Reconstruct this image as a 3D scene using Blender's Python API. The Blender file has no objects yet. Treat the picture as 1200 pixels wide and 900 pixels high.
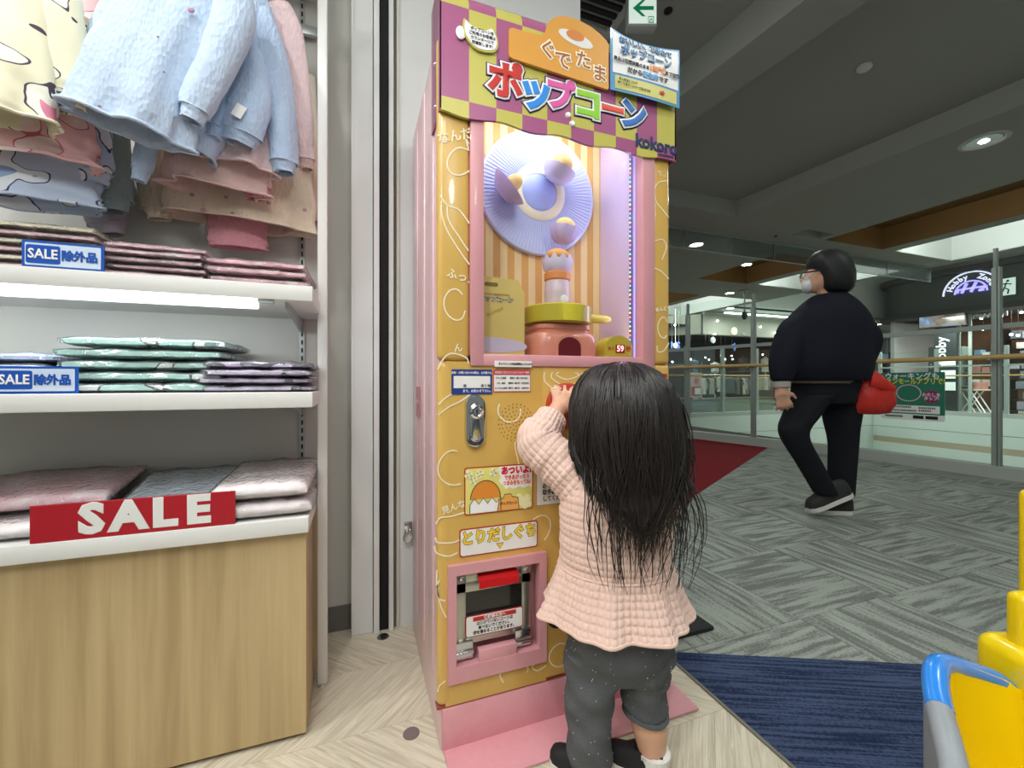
import bpy, bmesh, math, random
from mathutils import Vector, Matrix
random.seed(7)
scene = bpy.context.scene
C = scene.collection
PI = math.pi

# ------------------------------------------------------------------ camera
CAM_H, F_PX, HOR, YAW = 0.88, 493.0, 447.0, math.radians(20.06)
cam = bpy.data.cameras.new('camera')
cam.sensor_width = 36.0
cam.lens = 36.0 * F_PX / 1200.0
cam.shift_y = -(450.0 - HOR) / 1200.0
cam.clip_start = 0.02
cam_o = bpy.data.objects.new('camera', cam)
C.objects.link(cam_o)
cam_o.location = (0, 0, CAM_H)
cam_o.rotation_euler = (PI / 2, 0, -YAW)
scene.camera = cam_o

# ------------------------------------------------------------------ world, exposure, lamps
scene.view_settings.view_transform = 'Standard'
scene.view_settings.look = 'None'
scene.view_settings.gamma = 1.0
scene.view_settings.use_curve_mapping = False
scene.view_settings.exposure = -0.26
w = bpy.data.worlds.new('mall_air')
scene.world = w
w.use_nodes = True
w.node_tree.nodes['Background'].inputs[0].default_value = (0.80, 0.90, 0.86, 1)
w.node_tree.nodes['Background'].inputs[1].default_value = 0.29


def area(name, loc, size, power, col=(1, 1, 1), rot=(0, 0, 0), size_y=None, spread=PI):
    l = bpy.data.lights.new(name, 'AREA')
    l.energy = power
    l.color = col
    l.size = size
    if size_y:
        l.shape = 'RECTANGLE'
        l.size_y = size_y
    l.spread = spread
    o = bpy.data.objects.new(name, l)
    o.location = loc
    o.rotation_euler = rot
    C.objects.link(o)
    return o


def spot(name, loc, to, power, angle=70, blend=0.6, radius=0.05, col=(1, 1, 1)):
    l = bpy.data.lights.new(name, 'SPOT')
    l.energy = power
    l.color = col
    l.spot_size = math.radians(angle)
    l.spot_blend = blend
    l.shadow_soft_size = radius
    o = bpy.data.objects.new(name, l)
    o.location = loc
    o.rotation_euler = (Vector(to) - Vector(loc)).to_track_quat('-Z', 'Y').to_euler()
    C.objects.link(o)
    return o


# shop ceiling lamps (2.68 m up, in a grid over the shop floor)
WARM = (1.0, 0.995, 0.98)
for lx, ly in ((-1.15, 0.55), (-0.1, 0.45), (-1.15, -0.7), (0.1, -0.7)):
    area('shop_ceiling_lamp', (lx, ly, 2.66), 0.32, 6.5, WARM)
spot('shop_track_spot', (-0.75, 0.10, 2.62), (-0.45, 1.3, 1.4), 20, 75, 0.8, 0.05, (0.97, 0.99, 1.0))
spot('shop_track_spot', (-0.45, -0.35, 2.62), (0.55, 0.9, 0.5), 62, 62, 0.8, 0.05, WARM)
spot('shop_track_spot', (-0.95, 0.75, 2.62), (0.15, 1.35, 0.0), 44, 62, 0.35, 0.03, WARM)
for lx, ly in ((-0.9, -1.0), (0.55, -1.1), (-2.0, -0.7)):  # added unseen point fills, brighten the mall ceiling and the shelf fronts
    l = bpy.data.lights.new('shop_fill_point', 'POINT')
    l.energy = 32
    l.color = WARM
    l.shadow_soft_size = 0.12
    o = bpy.data.objects.new('shop_fill_point', l)
    o.location = (lx, ly, 2.30)
    C.objects.link(o)
# mall lamps: rows of downlights over the concourse
for lx, ly in ((1.6, 0.2), (1.7, 2.2), (3.6, 0.6), (3.7, 3.0), (3.0, 5.4)):
    area('concourse_lamp', (lx, ly, 2.86), 0.3, 15, (0.94, 1.0, 0.94))
for lx, ly in ((7.6, 8.8), (10.0, 8.8), (12.4, 8.8), (15.3, 7.0), (15.3, 4.6), (15.3, 2.2)):
    area('far_walkway_lamp', (lx, ly, 2.75), 0.6, 32 if ly > 8 else 80, (0.92, 1.0, 0.96))
area('atrium_lamp', (9.9, 5.0, 3.6), 1.0, 60, (0.92, 1.0, 0.96))

# ------------------------------------------------------------------ survey helpers


def _ray(u, v):
    r = (u - 600.0) / F_PX
    s = (HOR - v) / F_PX
    return (math.sin(YAW) + r * math.cos(YAW), math.cos(YAW) - r * math.sin(YAW), s)


def onY(u, v, Y):
    x, y, z = _ray(u, v)
    t = Y / y
    return Vector((x * t, Y, CAM_H + z * t))


def onX(u, v, X):
    x, y, z = _ray(u, v)
    t = X / x
    return Vector((X, y * t, CAM_H + z * t))


def onZ(u, v, Z):
    x, y, z = _ray(u, v)
    t = (Z - CAM_H) / z
    return Vector((x * t, y * t, Z))


def onD(u, v, d):
    x, y, z = _ray(u, v)
    return Vector((x * d, y * d, CAM_H + z * d))


# ------------------------------------------------------------------ materials
def lin(c):
    out = []
    for k in c[:3]:
        k = k / 255.0
        out.append(k / 12.92 if k <= 0.04045 else ((k + 0.055) / 1.055) ** 2.4)
    return (out[0], out[1], out[2], 1.0)


MATS = {}


def M(name, col=(200, 200, 200), rough=0.5, metal=0.0, spec=0.5, emit=None, es=1.0, noise=None, bump=None,
      alpha=None, coat=0.0, sheen=0.0):
    """noise=(scale, amount) gentle colour variation; bump=(scale, strength)"""
    if name in MATS:
        return MATS[name]
    m = bpy.data.materials.new(name)
    m.use_nodes = True
    nt = m.node_tree
    b = nt.nodes['Principled BSDF']
    c = lin(col)
    b.inputs['Base Color'].default_value = c
    b.inputs['Roughness'].default_value = rough
    b.inputs['Metallic'].default_value = metal
    b.inputs['Specular IOR Level'].default_value = spec
    b.inputs['Coat Weight'].default_value = coat
    b.inputs['Sheen Weight'].default_value = sheen
    if emit is not None:
        b.inputs['Emission Color'].default_value = lin(emit)
        b.inputs['Emission Strength'].default_value = es
    tc = None
    if noise or bump:
        tc = nt.nodes.new('ShaderNodeTexCoord')
    if noise:
        n = nt.nodes.new('ShaderNodeTexNoise')
        n.inputs['Scale'].default_value = noise[0]
        n.inputs['Detail'].default_value = 4
        nt.links.new(tc.outputs['Object'], n.inputs['Vector'])
        mx = nt.nodes.new('ShaderNodeMix')
        mx.data_type = 'RGBA'
        k = noise[1]
        mx.inputs[6].default_value = tuple(max(0, x * (1 - k)) for x in c[:3]) + (1,)
        mx.inputs[7].default_value = tuple(min(1, x * (1 + k)) for x in c[:3]) + (1,)
        nt.links.new(n.outputs['Fac'], mx.inputs[0])
        nt.links.new(mx.outputs[2], b.inputs['Base Color'])
    if bump:
        n2 = nt.nodes.new('ShaderNodeTexNoise')
        n2.inputs['Scale'].default_value = bump[0]
        n2.inputs['Detail'].default_value = 3
        nt.links.new(tc.outputs['Object'], n2.inputs['Vector'])
        bp = nt.nodes.new('ShaderNodeBump')
        bp.inputs['Strength'].default_value = bump[1]
        bp.inputs['Distance'].default_value = 0.01
        nt.links.new(n2.outputs['Fac'], bp.inputs['Height'])
        nt.links.new(bp.outputs['Normal'], b.inputs['Normal'])
    MATS[name] = m
    return m


def glass_mat(name, tint=(235, 245, 242), refl=0.5, rough=0.02, haze=0.0):
    """thin pane: sees through, reflects by fresnel, optional light haze of dust"""
    if name in MATS:
        return MATS[name]
    m = bpy.data.materials.new(name)
    m.use_nodes = True
    nt = m.node_tree
    for n in list(nt.nodes):
        if n.type != 'OUTPUT_MATERIAL':
            nt.nodes.remove(n)
    out = [n for n in nt.nodes if n.type == 'OUTPUT_MATERIAL'][0]
    tr = nt.nodes.new('ShaderNodeBsdfTransparent')
    tr.inputs[0].default_value = lin(tint)
    gl = nt.nodes.new('ShaderNodeBsdfGlossy')
    gl.inputs['Roughness'].default_value = rough
    fr = nt.nodes.new('ShaderNodeFresnel')
    fr.inputs[0].default_value = 1.45
    mu = nt.nodes.new('ShaderNodeMath')
    mu.operation = 'MULTIPLY'
    mu.inputs[1].default_value = refl
    nt.links.new(fr.outputs[0], mu.inputs[0])
    mx = nt.nodes.new('ShaderNodeMixShader')
    nt.links.new(mu.outputs[0], mx.inputs[0])
    nt.links.new(tr.outputs[0], mx.inputs[1])
    nt.links.new(gl.outputs[0], mx.inputs[2])
    last = mx
    if haze > 0:
        df = nt.nodes.new('ShaderNodeBsdfDiffuse')
        df.inputs[0].default_value = (0.8, 0.85, 0.85, 1)
        m2 = nt.nodes.new('ShaderNodeMixShader')
        m2.inputs[0].default_value = haze
        nt.links.new(mx.outputs[0], m2.inputs[1])
        nt.links.new(df.outputs[0], m2.inputs[2])
        last = m2
    nt.links.new(last.outputs[0], out.inputs[0])
    MATS[name] = m
    return m


def nodes_of(name, col=(200, 200, 200), rough=0.6):
    m = M(name, col, rough)
    return m, m.node_tree, m.node_tree.nodes['Principled BSDF']


# ------------------------------------------------------------------ mesh builder
class G:
    def __init__(self):
        self.v = []
        self.f = []
        self.mi = []
        self.uv = None

    def add(self, verts, faces, mi=0):
        o = len(self.v)
        self.v.extend([tuple(p) for p in verts])
        for f in faces:
            self.f.append(tuple(i + o for i in f))
            self.mi.append(mi)
        return self

    def bm(self, bm, mi=0):
        bm.verts.ensure_lookup_table()
        bm.verts.index_update()
        self.add([v.co.copy() for v in bm.verts], [[v.index for v in f.verts] for f in bm.faces], mi)
        bm.free()
        return self

    def box(self, x0, x1, y0, y1, z0, z1, r=0.0, mi=0, mat=None, seg=2):
        bm = bmesh.new()
        bmesh.ops.create_cube(bm, size=1.0)
        sx, sy, sz = abs(x1 - x0), abs(y1 - y0), abs(z1 - z0)
        for v in bm.verts:
            v.co = Vector(((x0 + x1) / 2 + v.co.x * sx, (y0 + y1) / 2 + v.co.y * sy, (z0 + z1) / 2 + v.co.z * sz))
        if r > 0:
            r = min(r, 0.49 * min(sx, sy, sz))
            bmesh.ops.bevel(bm, geom=bm.edges[:], offset=r, segments=seg, profile=0.5, affect='EDGES')
        if mat is not None:
            bmesh.ops.transform(bm, matrix=mat, verts=bm.verts[:])
        return self.bm(bm, mi)

    def prism(self, pts, vec, mi=0, caps=True):
        """polygon (3-D points) extruded along vec"""
        n = len(pts)
        a = [Vector(p) for p in pts]
        b = [p + Vector(vec) for p in a]
        fs = []
        if caps:
            fs += [list(range(n)), list(range(2 * n - 1, n - 1, -1))]
        for i in range(n):
            j = (i + 1) % n
            fs.append([i, i + n, j + n, j])
        return self.add(a + b, fs, mi)

    def loft(self, rings, close=True, cap0=True, cap1=True, mi=0):
        n = len(rings[0])
        vs = [p for r in rings for p in r]
        fs = []
        for k in range(len(rings) - 1):
            for i in range(n if close else n - 1):
                j = (i + 1) % n
                fs.append([k * n + i, k * n + j, (k + 1) * n + j, (k + 1) * n + i])
        if close and cap0:
            fs.append(list(range(n - 1, -1, -1)))
        if close and cap1:
            o = (len(rings) - 1) * n
            fs.append([o + i for i in range(n)])
        return self.add(vs, fs, mi)

    def tube(self, path, rad, n=10, mi=0, flat=None, cap=True):
        """path of points, rad number or list; flat=(axis vector, factor) squashes the section"""
        P = [Vector(p) for p in path]
        R = rad if isinstance(rad, (list, tuple)) else [rad] * len(P)
        rings = []
        up = None
        for i, p in enumerate(P):
            t = (P[min(i + 1, len(P) - 1)] - P[max(i - 1, 0)])
            if t.length < 1e-9:
                t = Vector((0, 0, 1))
            t.normalize()
            if up is None:
                up = Vector((0, 0, 1)) if abs(t.z) < 0.9 else Vector((0, 1, 0))
            s = t.cross(up)
            if s.length < 1e-6:
                s = t.orthogonal()
            s.normalize()
            up = s.cross(t).normalized()
            ring = []
            for k in range(n):
                a = 2 * PI * k / n
                ra, rb = (R[i], R[i]) if not isinstance(R[i], (tuple, list)) else R[i]
                ring.append(p + s * (math.cos(a) * ra) + up * (math.sin(a) * rb))
            rings.append(ring)
        return self.loft(rings, True, cap, cap, mi)

    def lathe(self, prof, c, n=24, axis='Z', mi=0, arc=2 * PI, mat=None):
        """prof: list of (radius, height)"""
        rings = []
        c = Vector(c)
        for r, h in prof:
            ring = []
            for k in range(n):
                a = 2 * PI * k / n
                x, y = r * math.cos(a), r * math.sin(a)
                if axis == 'Z':
                    p = Vector((x, y, h))
                elif axis == 'Y':
                    p = Vector((x, h, -y))
                else:
                    p = Vector((h, x, y))
                if mat is not None:
                    p = mat @ p
                ring.append(c + p)
            rings.append(ring)
        return self.loft(rings, True, prof[0][0] > 1e-6, prof[-1][0] > 1e-6, mi)

    def ball(self, c, r, n=16, m=10, mi=0, mat=None):
        rr = r if isinstance(r, (tuple, list, Vector)) else (r, r, r)
        rings = []
        for j in range(m + 1):
            th = PI * j / m
            ring = []
            for k in range(n):
                a = 2 * PI * k / n
                p = Vector((rr[0] * math.sin(th) * math.cos(a), rr[1] * math.sin(th) * math.sin(a), rr[2] * math.cos(th)))
                if mat is not None:
                    p = mat @ p
                ring.append(Vector(c) + p)
            rings.append(ring)
        return self.loft(rings, True, False, False, mi)


def mesh_of(g, name, mats, smooth=True, angle=40):
    me = bpy.data.meshes.new(name)
    me.from_pydata(g.v, [], g.f)
    for m in (mats if isinstance(mats, (list, tuple)) else [mats]):
        me.materials.append(m)
    if any(g.mi):
        me.polygons.foreach_set('material_index', g.mi)
    bm = bmesh.new()
    bm.from_mesh(me)
    bmesh.ops.remove_doubles(bm, verts=bm.verts[:], dist=1e-6)
    bmesh.ops.recalc_face_normals(bm, faces=bm.faces[:])
    bm.to_mesh(me)
    bm.free()
    if smooth:
        me.polygons.foreach_set('use_smooth', [True] * len(me.polygons))
        me.set_sharp_from_angle(angle=math.radians(angle))
    me.update()
    return me


WORLD_OF = {}


def wm(o):
    m = Matrix.LocRotScale(o.location, o.rotation_euler, o.scale)
    return wm(o.parent) @ m if o.parent else m


def obj(name, g, mats, parent=None, smooth=True, angle=40, local=False, origin=None):
    """one mesh object; vertices given in world coordinates unless local=True"""
    me = g if isinstance(g, bpy.types.Mesh) else mesh_of(g, name, mats, smooth, angle)
    o = bpy.data.objects.new(name, me)
    C.objects.link(o)
    if parent is not None:
        o.parent = parent
        if not local:
            me.transform(wm(parent).inverted())
    elif origin is not None:
        me.transform(Matrix.Translation(-Vector(origin)))
        o.location = origin
    elif not local and len(me.vertices):
        xs = [v.co for v in me.vertices]
        c = Vector(((min(p.x for p in xs) + max(p.x for p in xs)) / 2, (min(p.y for p in xs) + max(p.y for p in xs)) / 2,
                    min(p.z for p in xs)))
        me.transform(Matrix.Translation(-c))
        o.location = c
    return o


def tag(o, label, cat, group=None):
    o['label'] = label
    o['category'] = cat
    if group:
        o['group'] = group
    return o


def thing(name, label, cat, loc=(0, 0, 0), rotz=0.0, group=None):
    o = bpy.data.objects.new(name, None)
    o.empty_display_size = 0.05
    C.objects.link(o)
    o.location = loc
    o.rotation_euler = (0, 0, rotz)
    return tag(o, label, cat, group)


def struct(name, g, mats, parent=None, smooth=False, **k):
    o = obj(name, g, mats, parent, smooth, **k)
    if parent is None:
        o['kind'] = 'structure'
    return o


def lay(o, label):
    o['label'] = label
    return o


def share(o, name, parent, mat=None):
    """another object using the same mesh data"""
    c = bpy.data.objects.new(name, o.data)
    C.objects.link(c)
    c.parent = parent
    return c


def dup(root, loc, rotz=None, label=None):
    r = root.copy()
    C.objects.link(r)
    r.location = loc
    if rotz is not None:
        r.rotation_euler = (0, 0, rotz)
    if label:
        r['label'] = label
    for ch in list(root.children):
        c = ch.copy()
        C.objects.link(c)
        c.parent = r
        for g2 in list(ch.children):
            d = g2.copy()
            C.objects.link(d)
            d.parent = c
    return r


def text(s, size, mat, parent, org, xd=(1, 0, 0), up=(0, 0, 1), off=0.0, ext=0.0004, lift=0.0, align='CENTER',
         name='lettering', squash=1.0, spacing=1.0, res=2, line=1.0):
    cu = bpy.data.curves.new('t', 'FONT')
    cu.body = s
    cu.size = size
    cu.align_x = align
    cu.align_y = 'CENTER'
    flat = 1.0
    if off >= 0.0006:
        cu.bevel_depth = off            # rounded fattening of the strokes
        cu.bevel_resolution = 2
        cu.extrude = 0.0
        flat = ext / off
    else:
        cu.offset = off
        cu.extrude = ext
    cu.resolution_u = res
    cu.space_character = spacing
    cu.space_line = line
    to = bpy.data.objects.new('t', cu)
    me = bpy.data.meshes.new_from_object(to)
    bpy.data.objects.remove(to)
    bpy.data.curves.remove(cu)
    X = Vector(xd).normalized()
    U = Vector(up).normalized()
    N = X.cross(U)
    mt = Matrix((
        (X.x * squash, U.x, N.x * flat, 0), (X.y * squash, U.y, N.y * flat, 0), (X.z * squash, U.z, N.z * flat, 0), (0, 0, 0, 1)))
    mt = Matrix.Translation(Vector(org) + N * lift) @ mt
    me.transform(mt)
    me.materials.clear()
    me.materials.append(mat)
    me.name = name
    return obj(name, me, None, parent, origin=None if parent else org)


def dashes(x0, x1, z, y, h, mat, parent, xd=Vector((1, 0, 0)), seed=0, name='small_print'):
    """a row of tiny marks where the photo's fine print cannot be read"""
    rnd = random.Random(seed)
    g = G()
    x = x0
    while x < x1 - h * 0.5:
        wd = h * rnd.uniform(0.5, 0.95)
        g.box(x, min(x + wd, x1), y - 0.0006, y, z - h * rnd.uniform(0.35, 0.5), z + h * rnd.uniform(0.35, 0.5))
        x += wd + h * 0.18
    o = obj(name, g, mat, parent, smooth=False)
    o['kind'] = 'stuff'
    return o


def rrect(x0, x1, z0, z1, r, n=5):
    """rounded rectangle outline in (x, z)"""
    out = []
    for cx, cz, a0 in ((x1 - r, z1 - r, 0), (x0 + r, z1 - r, PI / 2), (x0 + r, z0 + r, PI), (x1 - r, z0 + r, 1.5 * PI)):
        for k in range(n + 1):
            a = a0 + PI / 2 * k / n
            out.append((cx + r * math.cos(a), cz + r * math.sin(a)))
    return out


def plate(x0, x1, z0, z1, y, th, r=0.004, mi=0, g=None, n=5):
    """flat plate facing -Y"""
    g = g or G()
    pts = [(x, y, z) for x, z in rrect(x0, x1, z0, z1, r, n)]
    return g.prism(pts, (0, th, 0), mi)


def poly_line(pts2, y, wd, th, g, closed=False):
    """flat ribbon line on a wall plane facing -Y; pts2 are (x, z)"""
    n = len(pts2)
    L, R = [], []
    for i in range(n):
        a = pts2[(i - 1) % n if closed else max(i - 1, 0)]
        b = pts2[(i + 1) % n if closed else min(i + 1, n - 1)]
        dx, dz = b[0] - a[0], b[1] - a[1]
        l = math.hypot(dx, dz) or 1
        nx, nz = -dz / l * wd / 2, dx / l * wd / 2
        L.append((pts2[i][0] + nx, y, pts2[i][1] + nz))
        R.append((pts2[i][0] - nx, y, pts2[i][1] - nz))
    for i in range(n if closed else n - 1):
        j = (i + 1) % n
        g.prism([L[i], L[j], R[j], R[i]], (0, th, 0))
    return g


def smooth_curve(pts, k=6, closed=False):
    """Catmull-Rom through 2-D or 3-D points"""
    P = [Vector(p) for p in pts]
    n = len(P)
    out = []
    for i in range(n if closed else n - 1):
        p0 = P[(i - 1) % n] if closed or i > 0 else P[0]
        p1 = P[i]
        p2 = P[(i + 1) % n]
        p3 = P[(i + 2) % n] if closed or i + 2 < n else P[-1]
        for s in range(k):
            t = s / k
            out.append(0.5 * ((2 * p1) + (p2 - p0) * t + (2 * p0 - 5 * p1 + 4 * p2 - p3) * t * t + (3 * p1 - p0 - 3 * p2 + p3) * t ** 3))
    if not closed:
        out.append(P[-1])
    return out
# ------------------------------------------------------------------ shared materials
def wood_plank_mat():
    m, nt, b = nodes_of('pale_oak_vinyl', (205, 196, 172), 0.42)
    tc = nt.nodes.new('ShaderNodeTexCoord')
    oi = nt.nodes.new('ShaderNodeObjectInfo')
    mp = nt.nodes.new('ShaderNodeMapping')
    mp.inputs['Scale'].default_value = (2.4, 48, 1)
    nt.links.new(tc.outputs['Object'], mp.inputs['Vector'])
    ad = nt.nodes.new('ShaderNodeVectorMath')
    ad.operation = 'ADD'
    sc = nt.nodes.new('ShaderNodeVectorMath')
    sc.operation = 'SCALE'
    sc.inputs[3].default_value = 37.0
    cb = nt.nodes.new('ShaderNodeCombineXYZ')
    nt.links.new(oi.outputs['Random'], cb.inputs[0])
    nt.links.new(oi.outputs['Random'], cb.inputs[2])
    nt.links.new(cb.outputs[0], sc.inputs[0])
    nt.links.new(mp.outputs[0], ad.inputs[0])
    nt.links.new(sc.outputs[0], ad.inputs[1])
    n = nt.nodes.new('ShaderNodeTexNoise')
    n.inputs['Scale'].default_value = 1.6
    n.inputs['Detail'].default_value = 6
    n.inputs['Roughness'].default_value = 0.65
    n.inputs['Distortion'].default_value = 1.6
    nt.links.new(ad.outputs[0], n.inputs['Vector'])
    r = nt.nodes.new('ShaderNodeValToRGB')
    r.color_ramp.elements[0].position = 0.30
    r.color_ramp.elements[0].color = lin((178, 166, 142))
    r.color_ramp.elements[1].position = 0.62
    r.color_ramp.elements[1].color = lin((221, 213, 192))
    nt.links.new(n.outputs['Fac'], r.inputs[0])
    nt.links.new(r.outputs[0], b.inputs['Base Color'])
    bp = nt.nodes.new('ShaderNodeBump')
    bp.inputs['Strength'].default_value = 0.12
    bp.inputs['Distance'].default_value = 0.003
    nt.links.new(n.outputs['Fac'], bp.inputs['Height'])
    nt.links.new(bp.outputs[0], b.inputs['Normal'])
    return m


def stripe_carpet(name, dark, light, fine=110.0, rough=0.95, freq=26.0, rot=0.0):
    """loop pile in ragged stripes along local X"""
    m, nt, b = nodes_of(name, light, rough)
    b.inputs['Specular IOR Level'].default_value = 0.15
    tc = nt.nodes.new('ShaderNodeTexCoord')
    oi = nt.nodes.new('ShaderNodeObjectInfo')
    mp = nt.nodes.new('ShaderNodeMapping')
    mp.inputs['Scale'].default_value = (2.6, freq, 1)
    mr = nt.nodes.new('ShaderNodeMapping')
    mr.inputs['Rotation'].default_value = (0, 0, rot)
    nt.links.new(tc.outputs['Object'], mr.inputs['Vector'])
    nt.links.new(mr.outputs[0], mp.inputs['Vector'])
    cb = nt.nodes.new('ShaderNodeCombineXYZ')
    mu = nt.nodes.new('ShaderNodeMath')
    mu.operation = 'MULTIPLY'
    mu.inputs[1].default_value = 53.0
    nt.links.new(oi.outputs['Random'], mu.inputs[0])
    nt.links.new(mu.outputs[0], cb.inputs[2])
    nt.links.new(mu.outputs[0], cb.inputs[1])
    ad = nt.nodes.new('ShaderNodeVectorMath')
    nt.links.new(mp.outputs[0], ad.inputs[0])
    nt.links.new(cb.outputs[0], ad.inputs[1])
    n = nt.nodes.new('ShaderNodeTexNoise')
    n.inputs['Scale'].default_value = 1.5
    n.inputs['Detail'].default_value = 2.0
    nt.links.new(ad.outputs[0], n.inputs['Vector'])
    n2 = nt.nodes.new('ShaderNodeTexNoise')
    n2.inputs['Scale'].default_value = fine
    n2.inputs['Detail'].default_value = 2.0
    nt.links.new(tc.outputs['Object'], n2.inputs['Vector'])
    mx = nt.nodes.new('ShaderNodeMath')
    mx.operation = 'MULTIPLY_ADD'
    mx.inputs[1].default_value = 0.42
    nt.links.new(n2.outputs['Fac'], mx.inputs[0])
    nt.links.new(n.outputs['Fac'], mx.inputs[2])
    r = nt.nodes.new('ShaderNodeValToRGB')
    r.color_ramp.elements[0].position = 0.60
    r.color_ramp.elements[0].color = lin(dark)
    r.color_ramp.elements[1].position = 0.80
    r.color_ramp.elements[1].color = lin(light)
    nt.links.new(mx.outputs[0], r.inputs[0])
    nt.links.new(r.outputs[0], b.inputs['Base Color'])
    bp = nt.nodes.new('ShaderNodeBump')
    bp.inputs['Strength'].default_value = 0.6
    bp.inputs['Distance'].default_value = 0.006
    nt.links.new(mx.outputs[0], bp.inputs['Height'])
    nt.links.new(bp.outputs[0], b.inputs['Normal'])
    return m


m_plank = wood_plank_mat()
m_carpet = stripe_carpet('grey_loop_carpet', (112, 116, 111), (156, 162, 154))
m_blue = stripe_carpet('navy_loop_carpet', (34, 44, 72), (68, 82, 112), 160.0, 0.95, 70.0, math.radians(24.5))
m_red = M('red_pile_carpet', (122, 34, 40), 0.95, spec=0.1, noise=(40, 0.25), bump=(220, 0.5))
m_white = M('white_paint', (222, 224, 222), 0.55, noise=(3, 0.03))
m_offwhite = M('warm_white_paint', (206, 204, 196), 0.6, noise=(3, 0.03))
m_ceil = M('ceiling_paint', (166, 168, 160), 0.9, spec=0.2, noise=(1.2, 0.03))
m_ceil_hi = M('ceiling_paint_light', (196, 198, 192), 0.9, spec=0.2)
m_sub = M('subfloor', (70, 68, 64), 0.9)
m_black = M('black_plastic', (16, 17, 18), 0.45)
m_alu = M('brushed_aluminium', (186, 192, 190), 0.38, 0.75)
m_post = M('grey_painted_steel', (158, 168, 162), 0.45, 0.2)
m_rail = M('maple_handrail', (196, 164, 104), 0.35, noise=(14, 0.12))
m_glass = glass_mat('railing_glass', (249, 253, 251), 0.5, 0.01)
m_steel = M('polished_steel', (200, 200, 202), 0.18, 1.0)
m_lamp = M('lamp_lens', (255, 255, 255), 0.4, emit=(255, 255, 255), es=14)
m_cove = M('cove_light_strip', (255, 255, 255), 0.4, emit=(226, 255, 246), es=7.0)
m_base = M('grey_vinyl_baseboard', (112, 108, 102), 0.6)
m_brown = M('brown_wood_coffer', (128, 100, 58), 0.6, noise=(5, 0.1))

# ------------------------------------------------------------------ floor of the shop: chevron planks
g = G().box(-3.0, 0.925, -2.0, 2.0, -0.06, -0.006)
g.box(0.925, 6.2, -2.0, 9.0, -0.06, -0.006)
floor = struct('floor', g, m_sub)
ROW, LEN = 0.25, 0.27
row0 = 1.117 - 7 * ROW
pl = {}
xmin, xmax = -0.95, 0.925
for r in range(1, 11):
    ya, yb = row0 + r * ROW, row0 + (r + 1) * ROW
    if yb > 2.0:
        continue
    sgn = 1 if (r - 7) % 2 == 0 else -1        # row 7 starts at y = 1.117 and leans to the right
    sh = ROW * sgn
    x = xmin - 0.3
    while x < xmax + 0.3:
        a = [(x, ya), (x + LEN, ya), (x + LEN + sh, yb), (x + sh, yb)]
        # clip to the shop floor strip
        def clip(poly, xa, keep):
            out = []
            for i in range(len(poly)):
                p, q = poly[i], poly[(i + 1) % len(poly)]
                ip, iq = keep * (p[0] - xa) >= 0, keep * (q[0] - xa) >= 0
                if ip:
                    out.append(p)
                if ip != iq:
                    t = (xa - p[0]) / (q[0] - p[0])
                    out.append((xa, p[1] + (q[1] - p[1]) * t))
            return out
        a = clip(clip(a, xmax, -1), xmin, 1)
        if len(a) >= 3 and max(p[0] for p in a) - min(p[0] for p in a) > 0.01:
            cx = sum(p[0] for p in a) / len(a)
            cy = sum(p[1] for p in a) / len(a)
            ang = math.atan2(1, sgn)
            ca, sa = math.cos(-ang), math.sin(-ang)
            loc = []
            for p in a:
                dx, dy = (p[0] - cx) * 0.997, (p[1] - cy) * 0.997
                loc.append((dx * ca - dy * sa, dx * sa + dy * ca, 0))
            gg = G().prism(loc, (0, 0, -0.008))
            po = obj('plank', gg, m_plank, floor, smooth=False, local=True)
            po.location = Vector((cx, cy, 0)) - floor.location
            po.rotation_euler = (0, 0, ang)
        x += LEN
struct('trim_1', G().box(0.925, 0.934, -2.0, 1.9, -0.006, 0.004), M('edge_strip_metal', (120, 116, 108), 0.4, 0.6))

# ------------------------------------------------------------------ concourse carpet tiles
tile = None
tile_s = None
for i in range(-1, 9):
    for j in range(-4, 9):
        x0, y0 = 1.04 + 0.5 * i, 1.10 + 0.5 * j
        if x0 > 5.2:
            continue
        if i == -1:
            if tile_s is None:
                tile_s = obj('carpet_tile', G().box(-0.052, 0.052, -0.249, 0.249, -0.007, 0.0, 0.002, seg=1), m_carpet, floor, local=True)
                o = tile_s
            else:
                o = share(tile_s, 'carpet_tile', floor)
            o.location = Vector((0.987, y0 + 0.25, 0.0)) - floor.location
            continue
        if tile is None:
            tile = obj('carpet_tile', G().box(-0.2492, 0.2492, -0.2492, 0.2492, -0.007, 0.0, 0.002, seg=1), m_carpet, floor, local=True)
            o = tile
        else:
            o = share(tile, 'carpet_tile', floor)
        o.location = Vector((x0 + 0.25, y0 + 0.25, 0.0)) - floor.location
        o.rotation_euler = (0, 0, PI / 2 if (i + j) % 2 == 0 else 0)

# navy entrance matting and the red runner
g = G().prism([(0.936, 1.112, 0.0), (0.936, -1.6, 0.0), (3.6, -1.6, 0.0), (3.6, -0.107, 0.0), (1.64, 0.79, 0.0)], (0, 0, 0.0035))
bl = obj('entrance_matting', g, m_blue, smooth=False)
tag(bl, 'navy blue carpet matting between the wood floor and the grey carpet', 'carpet')
g = G().prism([(1.0, 1.742, 0.0), (5.10, 4.08, 0.0), (4.68, 5.60, 0.0), (1.0, 5.60, 0.0)], (0, 0, 0.004))
tag(obj('red_carpet', g, m_red, smooth=False), 'dark red carpet laid in front of the glass railing', 'carpet')
g = G().prism([(4.64, 5.02, 0.004), (4.79, 5.06, 0.004), (4.66, 5.58, 0.004), (4.52, 5.58, 0.004)], (0, 0, 0.002))
tag(obj('floor_tape', g, M('ochre_tape', (170, 140, 70), 0.8), smooth=False), 'ochre strip on the floor between red carpet and railing', 'floor strip')
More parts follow.
